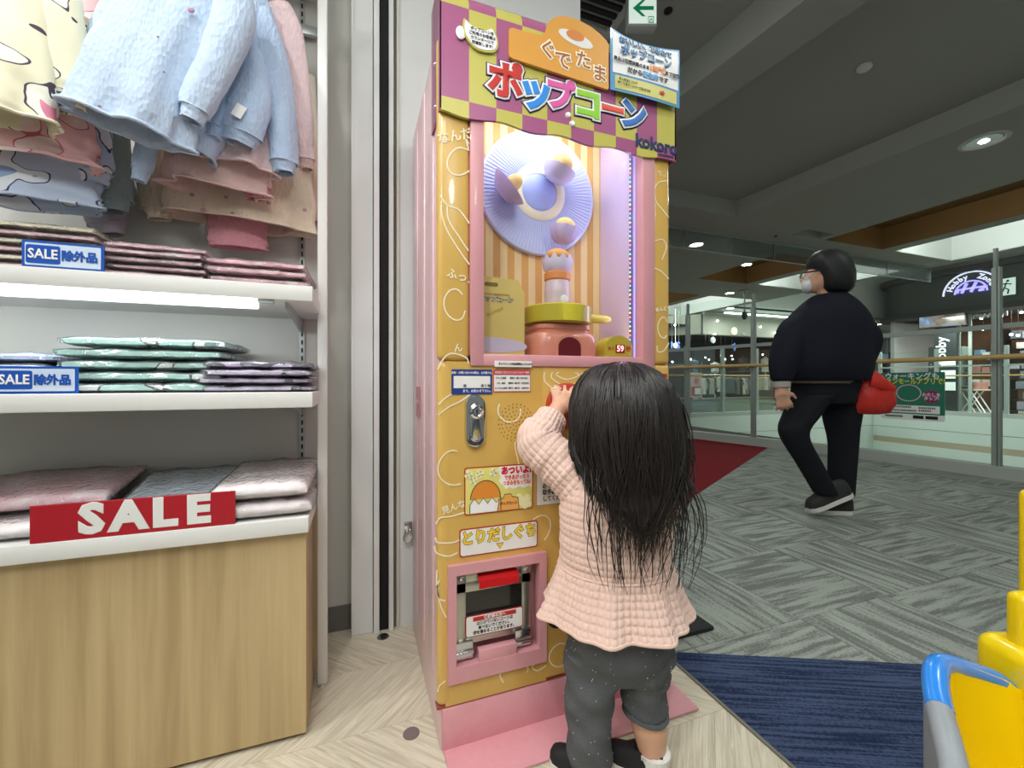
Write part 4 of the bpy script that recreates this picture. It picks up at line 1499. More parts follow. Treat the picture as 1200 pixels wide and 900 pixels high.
# steel flap: U frame with window
g = G()
YP = 1.000
g.box(0.222, 0.246, YP, YP + 0.004, 0.243, 0.416, 0.001)
g.box(0.392, 0.416, YP, YP + 0.004, 0.243, 0.416, 0.001)
g.box(0.222, 0.416, YP, YP + 0.004, 0.366, 0.390, 0.001)
g.box(0.246, 0.392, YP, YP + 0.004, 0.240, 0.306, 0.001)
g.box(0.246, 0.392, YP + 0.001, YP + 0.004, 0.388, 0.416, 0.001)
flap = obj('flap', g, M('worn_steel', (176, 176, 166), 0.28, 0.9, noise=(20, 0.12)), mac)
obj('flap_window', G().box(0.244, 0.394, YP + 0.006, YP + 0.009, 0.300, 0.37), M('smoked_acrylic', (34, 34, 32), 0.08), flap, smooth=False)
g = G()
hs = [(YP - 0.001, 0.408), (YP - 0.012, 0.406), (YP - 0.020, 0.398), (YP - 0.022, 0.380), (YP - 0.019, 0.378), (YP - 0.016, 0.394), (YP - 0.008, 0.400), (YP - 0.001, 0.401)]
g.prism([(0.274, y, z) for y, z in hs], (0.102, 0, 0))
obj('flap_handle', g, M('anodised_red', (214, 28, 34), 0.22, 0.35), flap, angle=25)
for x in (0.234, 0.404):
    obj('screw', G().lathe([(0.0, -0.004), (0.005, -0.003), (0.0075, 0.0)], (x, YP, 0.402), 16, 'Y'), m_chrome, flap)
for x in (0.241, 0.393):
    hg = obj('hinge', G().box(x - 0.021, x + 0.021, YP - 0.006, YP + 0.004, 0.228, 0.250, 0.001).box(x - 0.021, x + 0.021, YP - 0.006, YP + 0.004, 0.208, 0.221, 0.001).tube([(x - 0.021, YP - 0.007, 0.2245), (x + 0.021, YP - 0.007, 0.2245)], 0.005, 10), m_steel, flap)
ol = rrect(0.244, 0.394, 0.256, 0.308, 0.006, 4)
lb = obj('label', G().prism([(x, YP - 0.002, z) for x, z in ol], (0, 0.0015, 0)), M('sticker_red_edge', (170, 40, 34), 0.4), mac, smooth=False)
obj('label_face', plate(0.2462, 0.3918, 0.2582, 0.3058, YP - 0.0026, 0.0008, 0.005), m_blank, lb, smooth=False)
obj('label_band', plate(0.263, 0.375, 0.293, 0.3035, YP - 0.003, 0.0006, 0.001), m_redp, lb, smooth=False)
text('保護者の方へ', 0.0095, m_wht, lb, (0.319, YP - 0.0034, 0.2985), off=0.0002)
for i, s in enumerate(('はじけていないコーンは', '食べないでください。', '歯を痛めることがあります。')):
    text(s, 0.0098, m_ink, lb, (0.319, YP - 0.0028, 0.2865 - i * 0.0108), off=0.00025, squash=0.88)

# hasp on the wall behind the machine
p = onY(478, 620, 1.553)
t = thing('wall_hasp', 'small chrome hasp with a hanging ring on the white wall behind the machine', 'hasp', (p.x, 1.553, p.z - 0.05))
obj('hasp_plate', G().box(p.x - 0.014, p.x + 0.014, 1.545, 1.555, p.z - 0.01, p.z + 0.028, 0.004), m_chrome, t)
obj('ring', G().tube(smooth_curve([(p.x - 0.008, 1.543, p.z), (p.x - 0.016, 1.541, p.z - 0.03), (p.x - 0.004, 1.540, p.z - 0.048), (p.x + 0.014, 1.541, p.z - 0.032), (p.x + 0.008, 1.543, p.z)], 5), 0.003, 8), m_chrome, t)
# ================================================================== shop shelf unit
def oak_mat():
    m, nt, b = nodes_of('oak_veneer', (196, 166, 112), 0.5)
    tc = nt.nodes.new('ShaderNodeTexCoord')
    mp = nt.nodes.new('ShaderNodeMapping')
    mp.inputs['Scale'].default_value = (26, 26, 1.1)
    nt.links.new(tc.outputs['Object'], mp.inputs['Vector'])
    n = nt.nodes.new('ShaderNodeTexNoise')
    n.inputs['Scale'].default_value = 1.0
    n.inputs['Detail'].default_value = 7
    n.inputs['Roughness'].default_value = 0.6
    n.inputs['Distortion'].default_value = 0.4
    nt.links.new(mp.outputs[0], n.inputs['Vector'])
    r = nt.nodes.new('ShaderNodeValToRGB')
    r.color_ramp.elements[0].position = 0.30
    r.color_ramp.elements[0].color = lin((164, 140, 98))
    r.color_ramp.elements[1].position = 0.72
    r.color_ramp.elements[1].color = lin((198, 174, 130))
    nt.links.new(n.outputs['Fac'], r.inputs[0])
    nt.links.new(r.outputs[0], b.inputs['Base Color'])
    return m


m_oak = oak_mat()
m_shelf = M('shelf_white_laminate', (224, 224, 220), 0.4)
m_panel = M('shelf_back_panel', (196, 196, 190), 0.6, noise=(4, 0.02))
SX0, SX1 = -1.25, -0.105
unit = thing('shelf_unit', 'white wall shelf unit with oak base and lit shelves', 'shelf unit', (-0.68, 1.30, 0))
obj('base_panel', G().box(SX0, -0.121, 1.152, 1.466, 0.012, 0.512, 0.001), m_oak, unit, smooth=False)
obj('plinth', G().box(SX0, -0.13, 1.175, 1.46, 0.0, 0.013), m_black, unit, smooth=False)
obj('back_panel', G().box(SX0, -0.120, 1.467, 1.479, 0.0, 2.45), m_panel, unit, smooth=False)
for z in (0.550, 0.854, 1.112):
    obj('shelf', G().box(SX0, SX1 + (0.0 if z > 0.6 else -0.009), 1.13, 1.466, z - 0.037, z, 0.0015), m_shelf, unit)
obj('upright_post', G().box(-0.110, -0.084, 1.318, 1.347, 0.012, 2.45, 0.003), m_shelf, unit)
obj('foot_glide', G().lathe([(0.012, 0.0), (0.012, 0.008), (0.007, 0.013), (0.0, 0.013)], (-0.097, 1.333, 0.0), 16), M('glide_white', (210, 208, 200), 0.4), unit)
# slotted standard on the back panel
std = obj('slotted_standard', G().box(-0.172, -0.158, 1.459, 1.467, 0.56, 2.45), M('standard_grey', (176, 180, 180), 0.35, 0.6), unit, smooth=False)
g = G()
z = 0.57
while z < 2.4:
    g.box(-0.1675, -0.1625, 1.4575, 1.4592, z, z + 0.014)
    z += 0.025
obj('slots', g, m_dark, std, smooth=False)['kind'] = 'stuff'
obj('bracket', G().prism([(-0.169, 1.459, 1.075), (-0.169, 1.16, 1.075), (-0.169, 1.16, 1.060), (-0.169, 1.40, 1.035), (-0.169, 1.459, 1.03)], (0.006, 0, 0)), m_alu, unit, smooth=False)
obj('bracket', G().prism([(-0.169, 1.459, 0.817), (-0.169, 1.30, 0.817), (-0.169, 1.30, 0.805), (-0.169, 1.459, 0.775)], (0.006, 0, 0)), m_alu, unit, smooth=False)
strip = obj('light_strip', G().box(SX0, -0.224, 1.131, 1.156, 1.053, 1.074, 0.003), M('shelf_led', (255, 255, 255), 0.4, emit=(240, 250, 255), es=5.0), unit)
obj('light_clip', G().box(-0.224, -0.19, 1.137, 1.150, 1.066, 1.074), m_alu, strip, smooth=False)
area('shelf_strip_light', (-0.72, 1.16, 1.05), 1.0, 2.2, (0.93, 0.98, 1.0), (0.35, 0, 0), 0.02)
# hanging rails above
obj('back_rail', G().box(SX0, -0.115, 1.440, 1.455, 1.955, 1.985, 0.003), m_alu, unit)
obj('top_shelf', G().box(SX0, SX1, 1.13, 1.466, 2.08, 2.115, 0.0015), m_shelf, unit)


# ------------------------------------------------------------------ signs on the shelves
def sale_tag(label, x0, x1, z0, z1, y):
    t = thing('price_sign', label, 'sign', ((x0 + x1) / 2, y, z0))
    obj('acrylic_plate', plate(x0, x1, z0, z1, y, 0.003, 0.002), M('sign_blue', (30, 84, 176), 0.25), t, smooth=False)
    obj('sign_face', plate(x0 + 0.005, x1 - 0.005, z0 + 0.005, z1 - 0.005, y - 0.0008, 0.001, 0.002), M('sign_ice', (206, 222, 240), 0.35), t, smooth=False)
    w_ = x1 - x0
    xm = x0 + w_ * 0.26
    zc_ = (z0 + z1) / 2
    obj('word_panel', plate(x0 + w_ * 0.05, x0 + w_ * 0.46, z0 + 0.009, z1 - 0.009, y - 0.0014, 0.001, 0.004), M('sign_blue', (30, 84, 176), 0.25), t, smooth=False)
    text('SALE', 0.027, m_wht, t, (x0 + w_ * 0.255, y - 0.0022, zc_), off=0.0007, squash=0.82)
    text('除外品', 0.0225, M('sign_blue', (30, 84, 176), 0.25), t, (x0 + w_ * 0.70, y - 0.0018, zc_ - 0.001), off=0.0011, squash=0.88)
    obj('foot', G().box(x0 + 0.01, x1 - 0.01, y, y + 0.03, z0 - 0.0, z0 + 0.002), m_acr, t, smooth=False)
    return t


sale_tag('blue and white sale sign on the lit top shelf', -0.640, -0.509, 1.1125, 1.168, 1.140)
sale_tag('blue and white sale sign on the middle shelf', -0.684, -0.552, 0.855, 0.911, 1.140)
t = thing('sale_sign', 'long red sale sign with white letters leaning on the lowest shelf', 'sign', (-0.447, 1.14, 0.5505))
obj('sign_board', G().box(-0.625, -0.268, 1.134, 1.139, 0.5505, 0.627, 0.001), M('sale_red', (170, 28, 40), 0.35, noise=(3, 0.05)), t, smooth=False)
for k, ch in enumerate('SALE'):
    text(ch, 0.084, M('sale_silver', (226, 226, 222), 0.4), t, (-0.527 + k * 0.0625, 1.1335, 0.589), off=0.0048, squash=1.06)
obj('foot', G().box(-0.60, -0.29, 1.139, 1.17, 0.5505, 0.5525), m_acr, t, smooth=False)


# ------------------------------------------------------------------ folded packs in plastic
def print_mat(name, base, a, b_, scale=14.0, amt=0.62, line=None):
    """cloth with loose printed blotches"""
    if name in MATS:
        return MATS[name]
    m, nt, bs = nodes_of(name, base, 0.75)
    tc = nt.nodes.new('ShaderNodeTexCoord')
    oi = nt.nodes.new('ShaderNodeObjectInfo')
    ad = nt.nodes.new('ShaderNodeVectorMath')
    cb = nt.nodes.new('ShaderNodeCombineXYZ')
    for k in range(3):
        nt.links.new(oi.outputs['Random'], cb.inputs[k])
    sc = nt.nodes.new('ShaderNodeVectorMath')
    sc.operation = 'SCALE'
    sc.inputs[3].default_value = 9.0
    nt.links.new(cb.outputs[0], sc.inputs[0])
    nt.links.new(tc.outputs['Object'], ad.inputs[0])
    nt.links.new(sc.outputs[0], ad.inputs[1])
    n = nt.nodes.new('ShaderNodeTexNoise')
    n.inputs['Scale'].default_value = scale
    n.inputs['Detail'].default_value = 0.5
    nt.links.new(ad.outputs[0], n.inputs['Vector'])
    r = nt.nodes.new('ShaderNodeValToRGB')
    r.color_ramp.interpolation = 'CONSTANT'
    e = r.color_ramp.elements
    e[0].position = 0.0
    e[0].color = lin(base)
    e[1].position = amt
    e[1].color = lin(a)
    if line is not None:
        x = e.new(amt - 0.022)
        x.color = lin(line)
    x = e.new(min(amt + 0.13, 0.98))
    x.color = lin(b_)
    nt.links.new(n.outputs['Fac'], r.inputs[0])
    nt.links.new(r.outputs[0], bs.inputs['Base Color'])
    return m


m_wrap = glass_mat('clear_plastic_wrap', (252, 252, 252), 1.3, 0.10, 0.05)


_nt = m_wrap.node_tree
_tc = _nt.nodes.new('ShaderNodeTexCoord')
_nz = _nt.nodes.new('ShaderNodeTexNoise')
_nz.inputs['Scale'].default_value = 34.0
_nz.inputs['Detail'].default_value = 3.0
_nz.inputs['Distortion'].default_value = 1.5
_nt.links.new(_tc.outputs['Object'], _nz.inputs['Vector'])
_bp = _nt.nodes.new('ShaderNodeBump')
_bp.inputs['Strength'].default_value = 0.9
_bp.inputs['Distance'].default_value = 0.012
_nt.links.new(_nz.outputs['Fac'], _bp.inputs['Height'])
for _n in _nt.nodes:
    if _n.type in ('BSDF_GLOSSY', 'FRESNEL'):
        _nt.links.new(_bp.outputs[0], _n.inputs['Normal'])


def pack(label, group, x0, x1, y0, y1, z0, h, mat_, rot=0.0, seed=0, tip=0.0):
    """folded garment in a clear bag, lying flat; tip raises the back edge"""
    rnd = random.Random(seed)
    t = thing('folded_pack', label, 'folded clothes', ((x0 + x1) / 2, (y0 + y1) / 2, z0), rot, group)
    hw, hd = (x1 - x0) / 2, (y1 - y0) / 2
    ph = [rnd.uniform(0, 6.28) for _ in range(8)]

    def shell(k, th, wr):
        g = G()
        nx, ny = 18, 12
        top, bot = [], []
        for j in range(ny + 1):
            for i in range(nx + 1):
                a, b2 = -1 + 2 * i / nx, -1 + 2 * j / ny
                ex = 0.40 + 0.60 * (1 - abs(a) ** 10) ** 0.5 * (1 - abs(b2) ** 10) ** 0.5
                x = a * hw * k
                y = b2 * hd * k
                wv = wr * (math.sin(9 * a + ph[0] + 3 * b2) * 0.5 + math.sin(5 * b2 + 13 * a + ph[1]) * 0.3 + math.sin(17 * b2 - 4 * a + ph[2]) * 0.3)
                lift = tip * (b2 + 1) / 2
                mid = th * 0.5
                zt = mid + mid * ex * (0.96 - 0.06 * a * a) + wv * ex
                zb = mid - mid * ex
                zb = max(zb, 0.0004)
                top.append((x, y, zt + lift))
                bot.append((x, y, zb + lift))
        n = len(top)
        F = []
        for j in range(ny):
            for i in range(nx):
                q = j * (nx + 1) + i
                F.append((q, q + 1, q + nx + 2, q + nx + 1))
                F.append((n + q, n + q + nx + 1, n + q + nx + 2, n + q + 1))
        for i in range(nx):
            F.append((i, n + i, n + i + 1, i + 1))
            q = ny * (nx + 1) + i
            F.append((q, q + 1, n + q + 1, n + q))
        for j in range(ny):
            q = j * (nx + 1)
            F.append((q, q + nx + 1, n + q + nx + 1, n + q))
            q += nx
            F.append((q, n + q, n + q + nx + 1, q + nx + 1))
        g.add(top + bot, F)
        return g
    obj('garment', shell(0.965, h * 0.9, 0.0012), mat_, t, local=True, angle=70)
    obj('plastic_wrap', shell(1.0, h, 0.004), m_wrap, t, local=True, angle=70)
    return t


pm_pink = print_mat('pajama_pink', (250, 216, 222), (252, 236, 238), (246, 200, 208), 16)
pm_pink2 = print_mat('pajama_rose', (250, 208, 216), (252, 242, 240), (242, 170, 184), 13)
pm_yel = print_mat('pajama_cream', (248, 242, 218), (206, 96, 130), (60, 50, 60), 20, 0.6, (50, 44, 52))
pm_mint = print_mat('pajama_mint', (186, 222, 214), (238, 242, 238), (120, 150, 150), 11, 0.60, (86, 96, 100))
pm_lav = print_mat('pajama_lavender', (214, 200, 224), (120, 116, 130), (236, 230, 240), 15, 0.60, (74, 72, 80))
pm_blue = print_mat('pajama_blue', (196, 208, 232), (224, 230, 240), (170, 184, 220), 9)
pm_white = print_mat('pajama_white_pink', (252, 242, 242), (253, 248, 246), (248, 220, 226), 7)
pm_sky = print_mat('pajama_sky', (226, 238, 248), (236, 244, 250), (212, 226, 242), 8)
# top shelf
ST = [('pink packed pajamas in the middle pile of the top shelf', 'pink packs in the middle pile of the top shelf', -0.52, -0.335, 1.155, 1.40, 1.112, 5, 0.0155, pm_pink),
      ('rose printed pajamas in the end pile of the top shelf', 'rose packs at the end of the top shelf', -0.330, -0.118, 1.150, 1.40, 1.112, 3, 0.021, pm_pink2),
      ('cream dark-printed pajamas in the pile behind the top sale sign', 'cream packs behind the top sale sign', -0.82, -0.535, 1.165, 1.44, 1.112, 6, 0.0175, pm_yel),
      ('mint printed pajamas in the pile on the middle shelf', 'mint packs on the middle shelf', -0.602, -0.30, 1.165, 1.42, 0.854, 5, 0.0255, pm_mint),
      ('lavender printed pajamas in the pile beside the mint one', 'lavender packs on the middle shelf', -0.345, -0.112, 1.155, 1.38, 0.854, 4, 0.019, pm_lav),
      ('pale blue pajamas behind the sale sign of the middle shelf', 'blue packs behind the middle sale sign', -0.86, -0.612, 1.165, 1.42, 0.854, 4, 0.022, pm_blue)]
sd = 0
for lab, grp, x0, x1, y0, y1, z0, n_, h_, mt_ in ST:
    for k in range(n_):
        sd += 1
        rnd = random.Random(sd)
        dx, dy = rnd.uniform(-0.006, 0.006), rnd.uniform(-0.006, 0.006)
        if mt_ is pm_mint and k == n_ - 1:
            dx -= 0.0
        alt = mt_
        if mt_ is pm_yel and k % 2 == 0:
            alt = pm_pink
            nth = ('topmost', 'second from the top', 'third from the top', 'fourth from the top', 'fifth from the top', 'sixth from the top')[n_ - 1 - k]
            pack('plain pink pajamas in the mixed pile behind the top sale sign, ' + nth, 'pink packs behind the top sale sign', x0 + dx, x1 + dx, y0 + dy, y1 + dy, z0 + k * h_, h_, alt, rnd.uniform(-0.03, 0.03), sd)
            continue
        nth = ('topmost', 'second from the top', 'third from the top', 'fourth from the top', 'fifth from the top', 'sixth from the top')[n_ - 1 - k]
        pack(lab.replace('packed in clear plastic', 'packed in plastic') + ', ' + nth, grp, x0 + dx, x1 + dx, y0 + dy, y1 + dy, z0 + k * h_, h_, alt, rnd.uniform(-0.03, 0.03), sd)
# lowest shelf: larger soft packs
pack('soft pink fleece pack lying on the lowest shelf above a white pack', None, -0.86, -0.545, 1.22, 1.44, 0.592, 0.036, pm_pink, 0.05, 71, 0.03)
pack('white pajama pack at the bottom of the lowest shelf behind the red sign', None, -0.90, -0.53, 1.155, 1.42, 0.5505, 0.040, pm_white, 0.0, 72)
pack('pale blue pajama pack lying on the lowest shelf behind the red sign', None, -0.53, -0.29, 1.15, 1.44, 0.5505, 0.050, pm_sky, 0.06, 73, 0.045)
pack('white and pink pajama pack on top at the end of the lowest shelf', None, -0.325, -0.112, 1.145, 1.42, 0.594, 0.042, pm_white, -0.02, 74, 0.02)
pack('white and pink pajama pack underneath at the end of the lowest shelf', None, -0.31, -0.108, 1.140, 1.43, 0.5505, 0.043, pm_white, 0.02, 75)


# ------------------------------------------------------------------ hanging clothes
def knit_mat(name, col, scale=150.0, st=0.5):
    if name in MATS:
        return MATS[name]
    m, nt, b = nodes_of(name, col, 0.9)
    b.inputs['Specular IOR Level'].default_value = 0.15
    b.inputs['Sheen Weight'].default_value = 0.25
    tc = nt.nodes.new('ShaderNodeTexCoord')
    mp = nt.nodes.new('ShaderNodeMapping')
    mp.inputs['Scale'].default_value = (1, 1, 0.45)
    nt.links.new(tc.outputs['Object'], mp.inputs[0])
    v = nt.nodes.new('ShaderNodeTexVoronoi')
    v.inputs['Scale'].default_value = scale
    nt.links.new(mp.outputs[0], v.inputs['Vector'])
    cr = nt.nodes.new('ShaderNodeTexNoise')
    cr.inputs['Scale'].default_value = 13.0
    cr.inputs['Detail'].default_value = 2.0
    cr.inputs['Distortion'].default_value = 0.8
    nt.links.new(tc.outputs['Object'], cr.inputs['Vector'])
    ad = nt.nodes.new('ShaderNodeMath')
    ad.operation = 'MULTIPLY_ADD'
    ad.inputs[1].default_value = 3.0
    nt.links.new(cr.outputs['Fac'], ad.inputs[0])
    nt.links.new(v.outputs['Distance'], ad.inputs[2])
    bp = nt.nodes.new('ShaderNodeBump')
    bp.inputs['Strength'].default_value = st
    bp.inputs['Distance'].default_value = 0.004
    nt.links.new(ad.outputs[0], bp.inputs['Height'])
    nt.links.new(bp.outputs[0], b.inputs['Normal'])
    return m


def cloth_tube(path, folds=5, amp=0.10, seed=0, n=72, thick=0.0035, hem_k=1.0, steps=10):
    """hollow cloth tube from the hem (first) upward; path rows: (point, rx, ry); folds grow towards the hem.
    Ring lies across X and Y (horizontal), leaning with the path."""
    rnd = random.Random(seed)
    ph = [rnd.uniform(0, 6.28) for _ in range(6)]
    P = smooth_curve([Vector((p[0][0], p[0][1], p[0][2])) for p in path], steps)
    RX = smooth_curve([Vector((p[1], p[2], 0)) for p in path], steps)
    m_ = len(P)
    outer, inner = [], []
    for i, (c, r) in enumerate(zip(P, RX)):
        s = i / (m_ - 1)
        t = (P[min(i + 1, m_ - 1)] - P[max(i - 1, 0)]).normalized()
        if t.z < 0:
            t = -t
        ex = Vector((1, 0, 0)) - t * t.x
        ex.normalize()
        ey = t.cross(ex)
        f = amp * (1 - s) ** 1.3
        ro, ri = [], []
        for k in range(n):
            a = 2 * PI * k / n
            w_ = 1 + f * (math.sin(folds * a + ph[0] + 1.5 * s) + 0.5 * math.sin((folds * 2 - 1) * a + ph[1] - 2 * s)) + 0.02 * math.sin(7 * s + 3 * a + ph[2]) \
                + 0.030 * math.sin(14 * s + ph[3] + 2 * a) + 0.016 * math.sin(31 * s + 5 * a + ph[5])
            flare = 1.0 + (0.03 if i == 0 else 0)
            x, y = math.cos(a) * r.x * w_ * flare, math.sin(a) * r.y * w_ * flare
            zw = f * 0.10 * math.sin(folds * a + ph[4]) * (r.x)
            ro.append(c + ex * x + ey * y + t * zw)
            kx = max(0.02, 1 - thick / max(r.x, 1e-4))
            ky = max(0.02, 1 - thick / max(r.y, 1e-4))
            ri.append(c + ex * x * kx + ey * y * ky + t * zw)
        outer.append(ro)
        inner.append(ri)
    g = G()
    g.loft(list(reversed(inner)) + outer, True, True, True)
    return g, outer[0]


def hem_ring(ring, r=0.0035):
    g = G()
    pts = list(ring) + [ring[0]]
    g.tube(pts, r, 6)
    return g


def W3(u, v, Y):
    p = onY(u, v, Y)
    return (p.x, p.y, p.z)


def garment(name, label, cat, mat_, body, sleeves=(), cuffs=None, group=None, folds=5, amp=0.1, seed=0, tagp=None, dots=None, cuff_mat=None):
    p0 = body[0][0] if body else sleeves[0][0][0]
    t = thing(name, label, cat, p0, 0, group)
    if body:
        g, ring = cloth_tube(body, folds, amp, seed)
        bo = obj('body', g, mat_, t, angle=80)
        obj('hem', hem_ring(ring), mat_, bo, angle=80)
    for i, sl in enumerate(sleeves):
        g, ring = cloth_tube(sl, 3, 0.07, seed + 7 + i, n=40)
        so = obj('sleeve', g, mat_, t, angle=80)
        # ribbed cuff below the sleeve end
        c = Vector(sl[0][0])
        dn = (Vector(sl[0][0]) - Vector(sl[1][0])).normalized()
        rr = 0.80
        cp = [(tuple(c + dn * 0.026), sl[0][1] * rr * 0.92, sl[0][2] * rr * 0.92), (tuple(c + dn * 0.012), sl[0][1] * rr, sl[0][2] * rr), (tuple(c - dn * 0.004), sl[0][1] * 0.95, sl[0][2] * 0.95)]
        g2, r2 = cloth_tube(cp, 6, 0.04, seed + 31 + i, n=40, steps=4)
        obj('cuff', g2, cuff_mat or mat_, so, angle=80)
    if tagp:
        p = Vector(W3(*tagp))
        tg = obj('care_tag', G().box(-0.011, 0.011, -0.001, 0.001, -0.016, 0.016, mat=Matrix.Translation(p) @ Matrix.Rotation(0.45, 4, 'Y')), m_wht, t, smooth=False)
    if dots:
        g = G()
        for (u, v, Y, r_) in dots:
            g.ball(W3(u, v, Y), (r_, 0.0015, r_ * 0.8), 10, 6)
        obj('print_motif', g, M('motif_mauve', (170, 130, 150), 0.7), t)
    return t


k_blue = knit_mat('quilted_pale_blue', (192, 210, 232))
k_blue2 = knit_mat('quilted_mid_blue', (178, 198, 224))
k_pink = knit_mat('quilted_shell_pink', (228, 196, 190))
k_beige = knit_mat('quilted_beige', (224, 206, 184))
k_rose = knit_mat('ribbed_rose', (222, 156, 166), 300)
k_rosey = knit_mat('pale_rose_knit', (232, 208, 210))
k_cream = knit_mat('cream_knit', (232, 230, 214))
k_green = knit_mat('sage_knit', (150, 168, 166))
k_mauve = knit_mat('grey_mauve_knit', (176, 166, 178))
c_yel = print_mat('yellow_print_cloth', (238, 232, 202), (244, 242, 228), (226, 140, 166), 19, 0.60, (70, 60, 74))
c_pinkp = print_mat('pink_print_cloth', (240, 188, 190), (246, 212, 212), (242, 228, 224), 19, 0.58, (196, 100, 116))
c_bluep = print_mat('blue_print_cloth', (196, 212, 236), (230, 238, 246), (150, 180, 218), 19, 0.60, (60, 70, 110))

# beige cardigan at the back with its sleeves
garment('hanging_cardigan', 'beige quilted child cardigan hanging behind the pink ones', 'cardigan', k_beige,
        [(W3(282, 262, 1.38), 0.185, 0.055), (W3(285, 215, 1.38), 0.172, 0.05), (W3(288, 120, 1.37), 0.15, 0.045), (W3(292, 20, 1.36), 0.12, 0.04)],
        [[(W3(186, 246, 1.42), 0.036, 0.024), (W3(182, 205, 1.42), 0.040, 0.028), (W3(190, 140, 1.41), 0.045, 0.03)],
         [(W3(366, 250, 1.43), 0.028, 0.024), (W3(360, 190, 1.42), 0.034, 0.028), (W3(345, 100, 1.40), 0.04, 0.03)]],
        folds=5, amp=0.08, seed=3, dots=[(225, 228, 1.322, 0.006), (238, 246, 1.322, 0.006), (272, 250, 1.322, 0.005), (315, 238, 1.322, 0.006), (357, 246, 1.335, 0.006), (265, 231, 1.322, 0.005)])
garment('hanging_leggings', 'pink ribbed leggings cuffs hanging below the beige cardigan', 'leggings', k_rose,
        [(W3(279, 290, 1.40), 0.070, 0.022), (W3(279, 272, 1.40), 0.074, 0.024), (W3(280, 240, 1.40), 0.07, 0.024)], folds=7, amp=0.03, seed=8)
garment('hanging_cardigan', 'shell pink quilted child cardigan hanging in front of the beige one', 'cardigan', k_pink,
        [(W3(250, 222, 1.30), 0.115, 0.050), (W3(252, 195, 1.30), 0.112, 0.048), (W3(262, 110, 1.31), 0.10, 0.045), (W3(270, 20, 1.32), 0.09, 0.04)],
        [[(W3(300, 222, 1.31), 0.036, 0.024), (W3(296, 190, 1.31), 0.044, 0.03), (W3(296, 120, 1.32), 0.045, 0.03)]], folds=4, amp=0.14, seed=11, cuff_mat=k_rose)
garment('hanging_cardigan', 'pale pink quilted child cardigan with a wavy hem under the blue sleeve', 'cardigan', k_rosey,
        [(W3(282, 196, 1.27), 0.080, 0.042), (W3(284, 172, 1.27), 0.080, 0.04), (W3(290, 100, 1.29), 0.075, 0.04), (W3(296, 20, 1.30), 0.07, 0.035)],
        [[(W3(358, 188, 1.36), 0.026, 0.022), (W3(352, 140, 1.35), 0.032, 0.026), (W3(338, 50, 1.33), 0.042, 0.03), (W3(322, 10, 1.32), 0.045, 0.03)]], folds=4, amp=0.15, seed=14, cuff_mat=k_pink)
garment('hanging_sweater', 'cream knitted sleeve hanging last on the rail by the post', 'sweater', k_cream,
        None, [[(W3(368, 236, 1.45), 0.020, 0.02), (W3(366, 190, 1.45), 0.026, 0.022), (W3(356, 90, 1.44), 0.03, 0.026)]], seed=17)
# second blue cardigan
garment('hanging_cardigan', 'blue quilted child cardigan with a white care tag showing', 'cardigan', k_blue2,
        [(W3(222, 178, 1.22), 0.052, 0.050), (W3(232, 150, 1.22), 0.058, 0.048), (W3(258, 80, 1.24), 0.07, 0.045), (W3(280, 0, 1.26), 0.075, 0.04)],
        [[(W3(332, 192, 1.26), 0.034, 0.030), (W3(329, 150, 1.26), 0.038, 0.032), (W3(318, 80, 1.26), 0.042, 0.034), (W3(300, 22, 1.26), 0.046, 0.034), (W3(285, -10, 1.26), 0.045, 0.03)],
         [(W3(282, 158, 1.21), 0.048, 0.030), (W3(290, 130, 1.21), 0.050, 0.032), (W3(292, 95, 1.22), 0.046, 0.03), (W3(285, 60, 1.23), 0.04, 0.03)]],
        folds=3, amp=0.06, seed=21, tagp=(280, 130, 1.172))
garment('hanging_shirt', 'blue gingham shirt cuff hanging between the blue cardigans', 'shirt', knit_mat('gingham_blue', (160, 186, 220), 120),
        None, [[(W3(250, 150, 1.20), 0.026, 0.022), (W3(256, 125, 1.205), 0.028, 0.024), (W3(264, 95, 1.21), 0.028, 0.024)]], seed=24)
# first blue cardigan in front
garment('hanging_cardigan', 'pale blue quilted child cardigan hanging foremost with its wide hem open', 'cardigan', k_blue,
        [(W3(148, 150, 1.15), 0.106, 0.055), (W3(160, 112, 1.15), 0.104, 0.05), (W3(186, 50, 1.16), 0.098, 0.046), (W3(206, 10, 1.17), 0.10, 0.044), (W3(216, -25, 1.17), 0.095, 0.04)],
        [[(W3(229, 130, 1.13), 0.030, 0.026), (W3(238, 108, 1.13), 0.036, 0.030), (W3(262, 60, 1.14), 0.040, 0.034), (W3(276, 15, 1.15), 0.044, 0.036), (W3(266, -20, 1.16), 0.044, 0.034)],
         [(W3(108, 110, 1.21), 0.026, 0.024), (W3(118, 75, 1.21), 0.032, 0.028), (W3(140, 25, 1.20), 0.04, 0.032), (W3(165, -15, 1.19), 0.042, 0.03)]],
        folds=5, amp=0.15, seed=28, dots=[(185, 43, 1.107, 0.0025), (192, 84, 1.107, 0.0025), (158, 125, 1.10, 0.0025), (116, 124, 1.104, 0.004), (224, 12, 1.118, 0.007)])
garment('hanging_shirt', 'small pale blue cuff dangling under the foremost blue cardigan', 'shirt', k_blue2,
        None, [[(W3(166, 200, 1.24), 0.020, 0.018), (W3(170, 185, 1.24), 0.022, 0.02), (W3(176, 150, 1.24), 0.022, 0.02)]], seed=33)
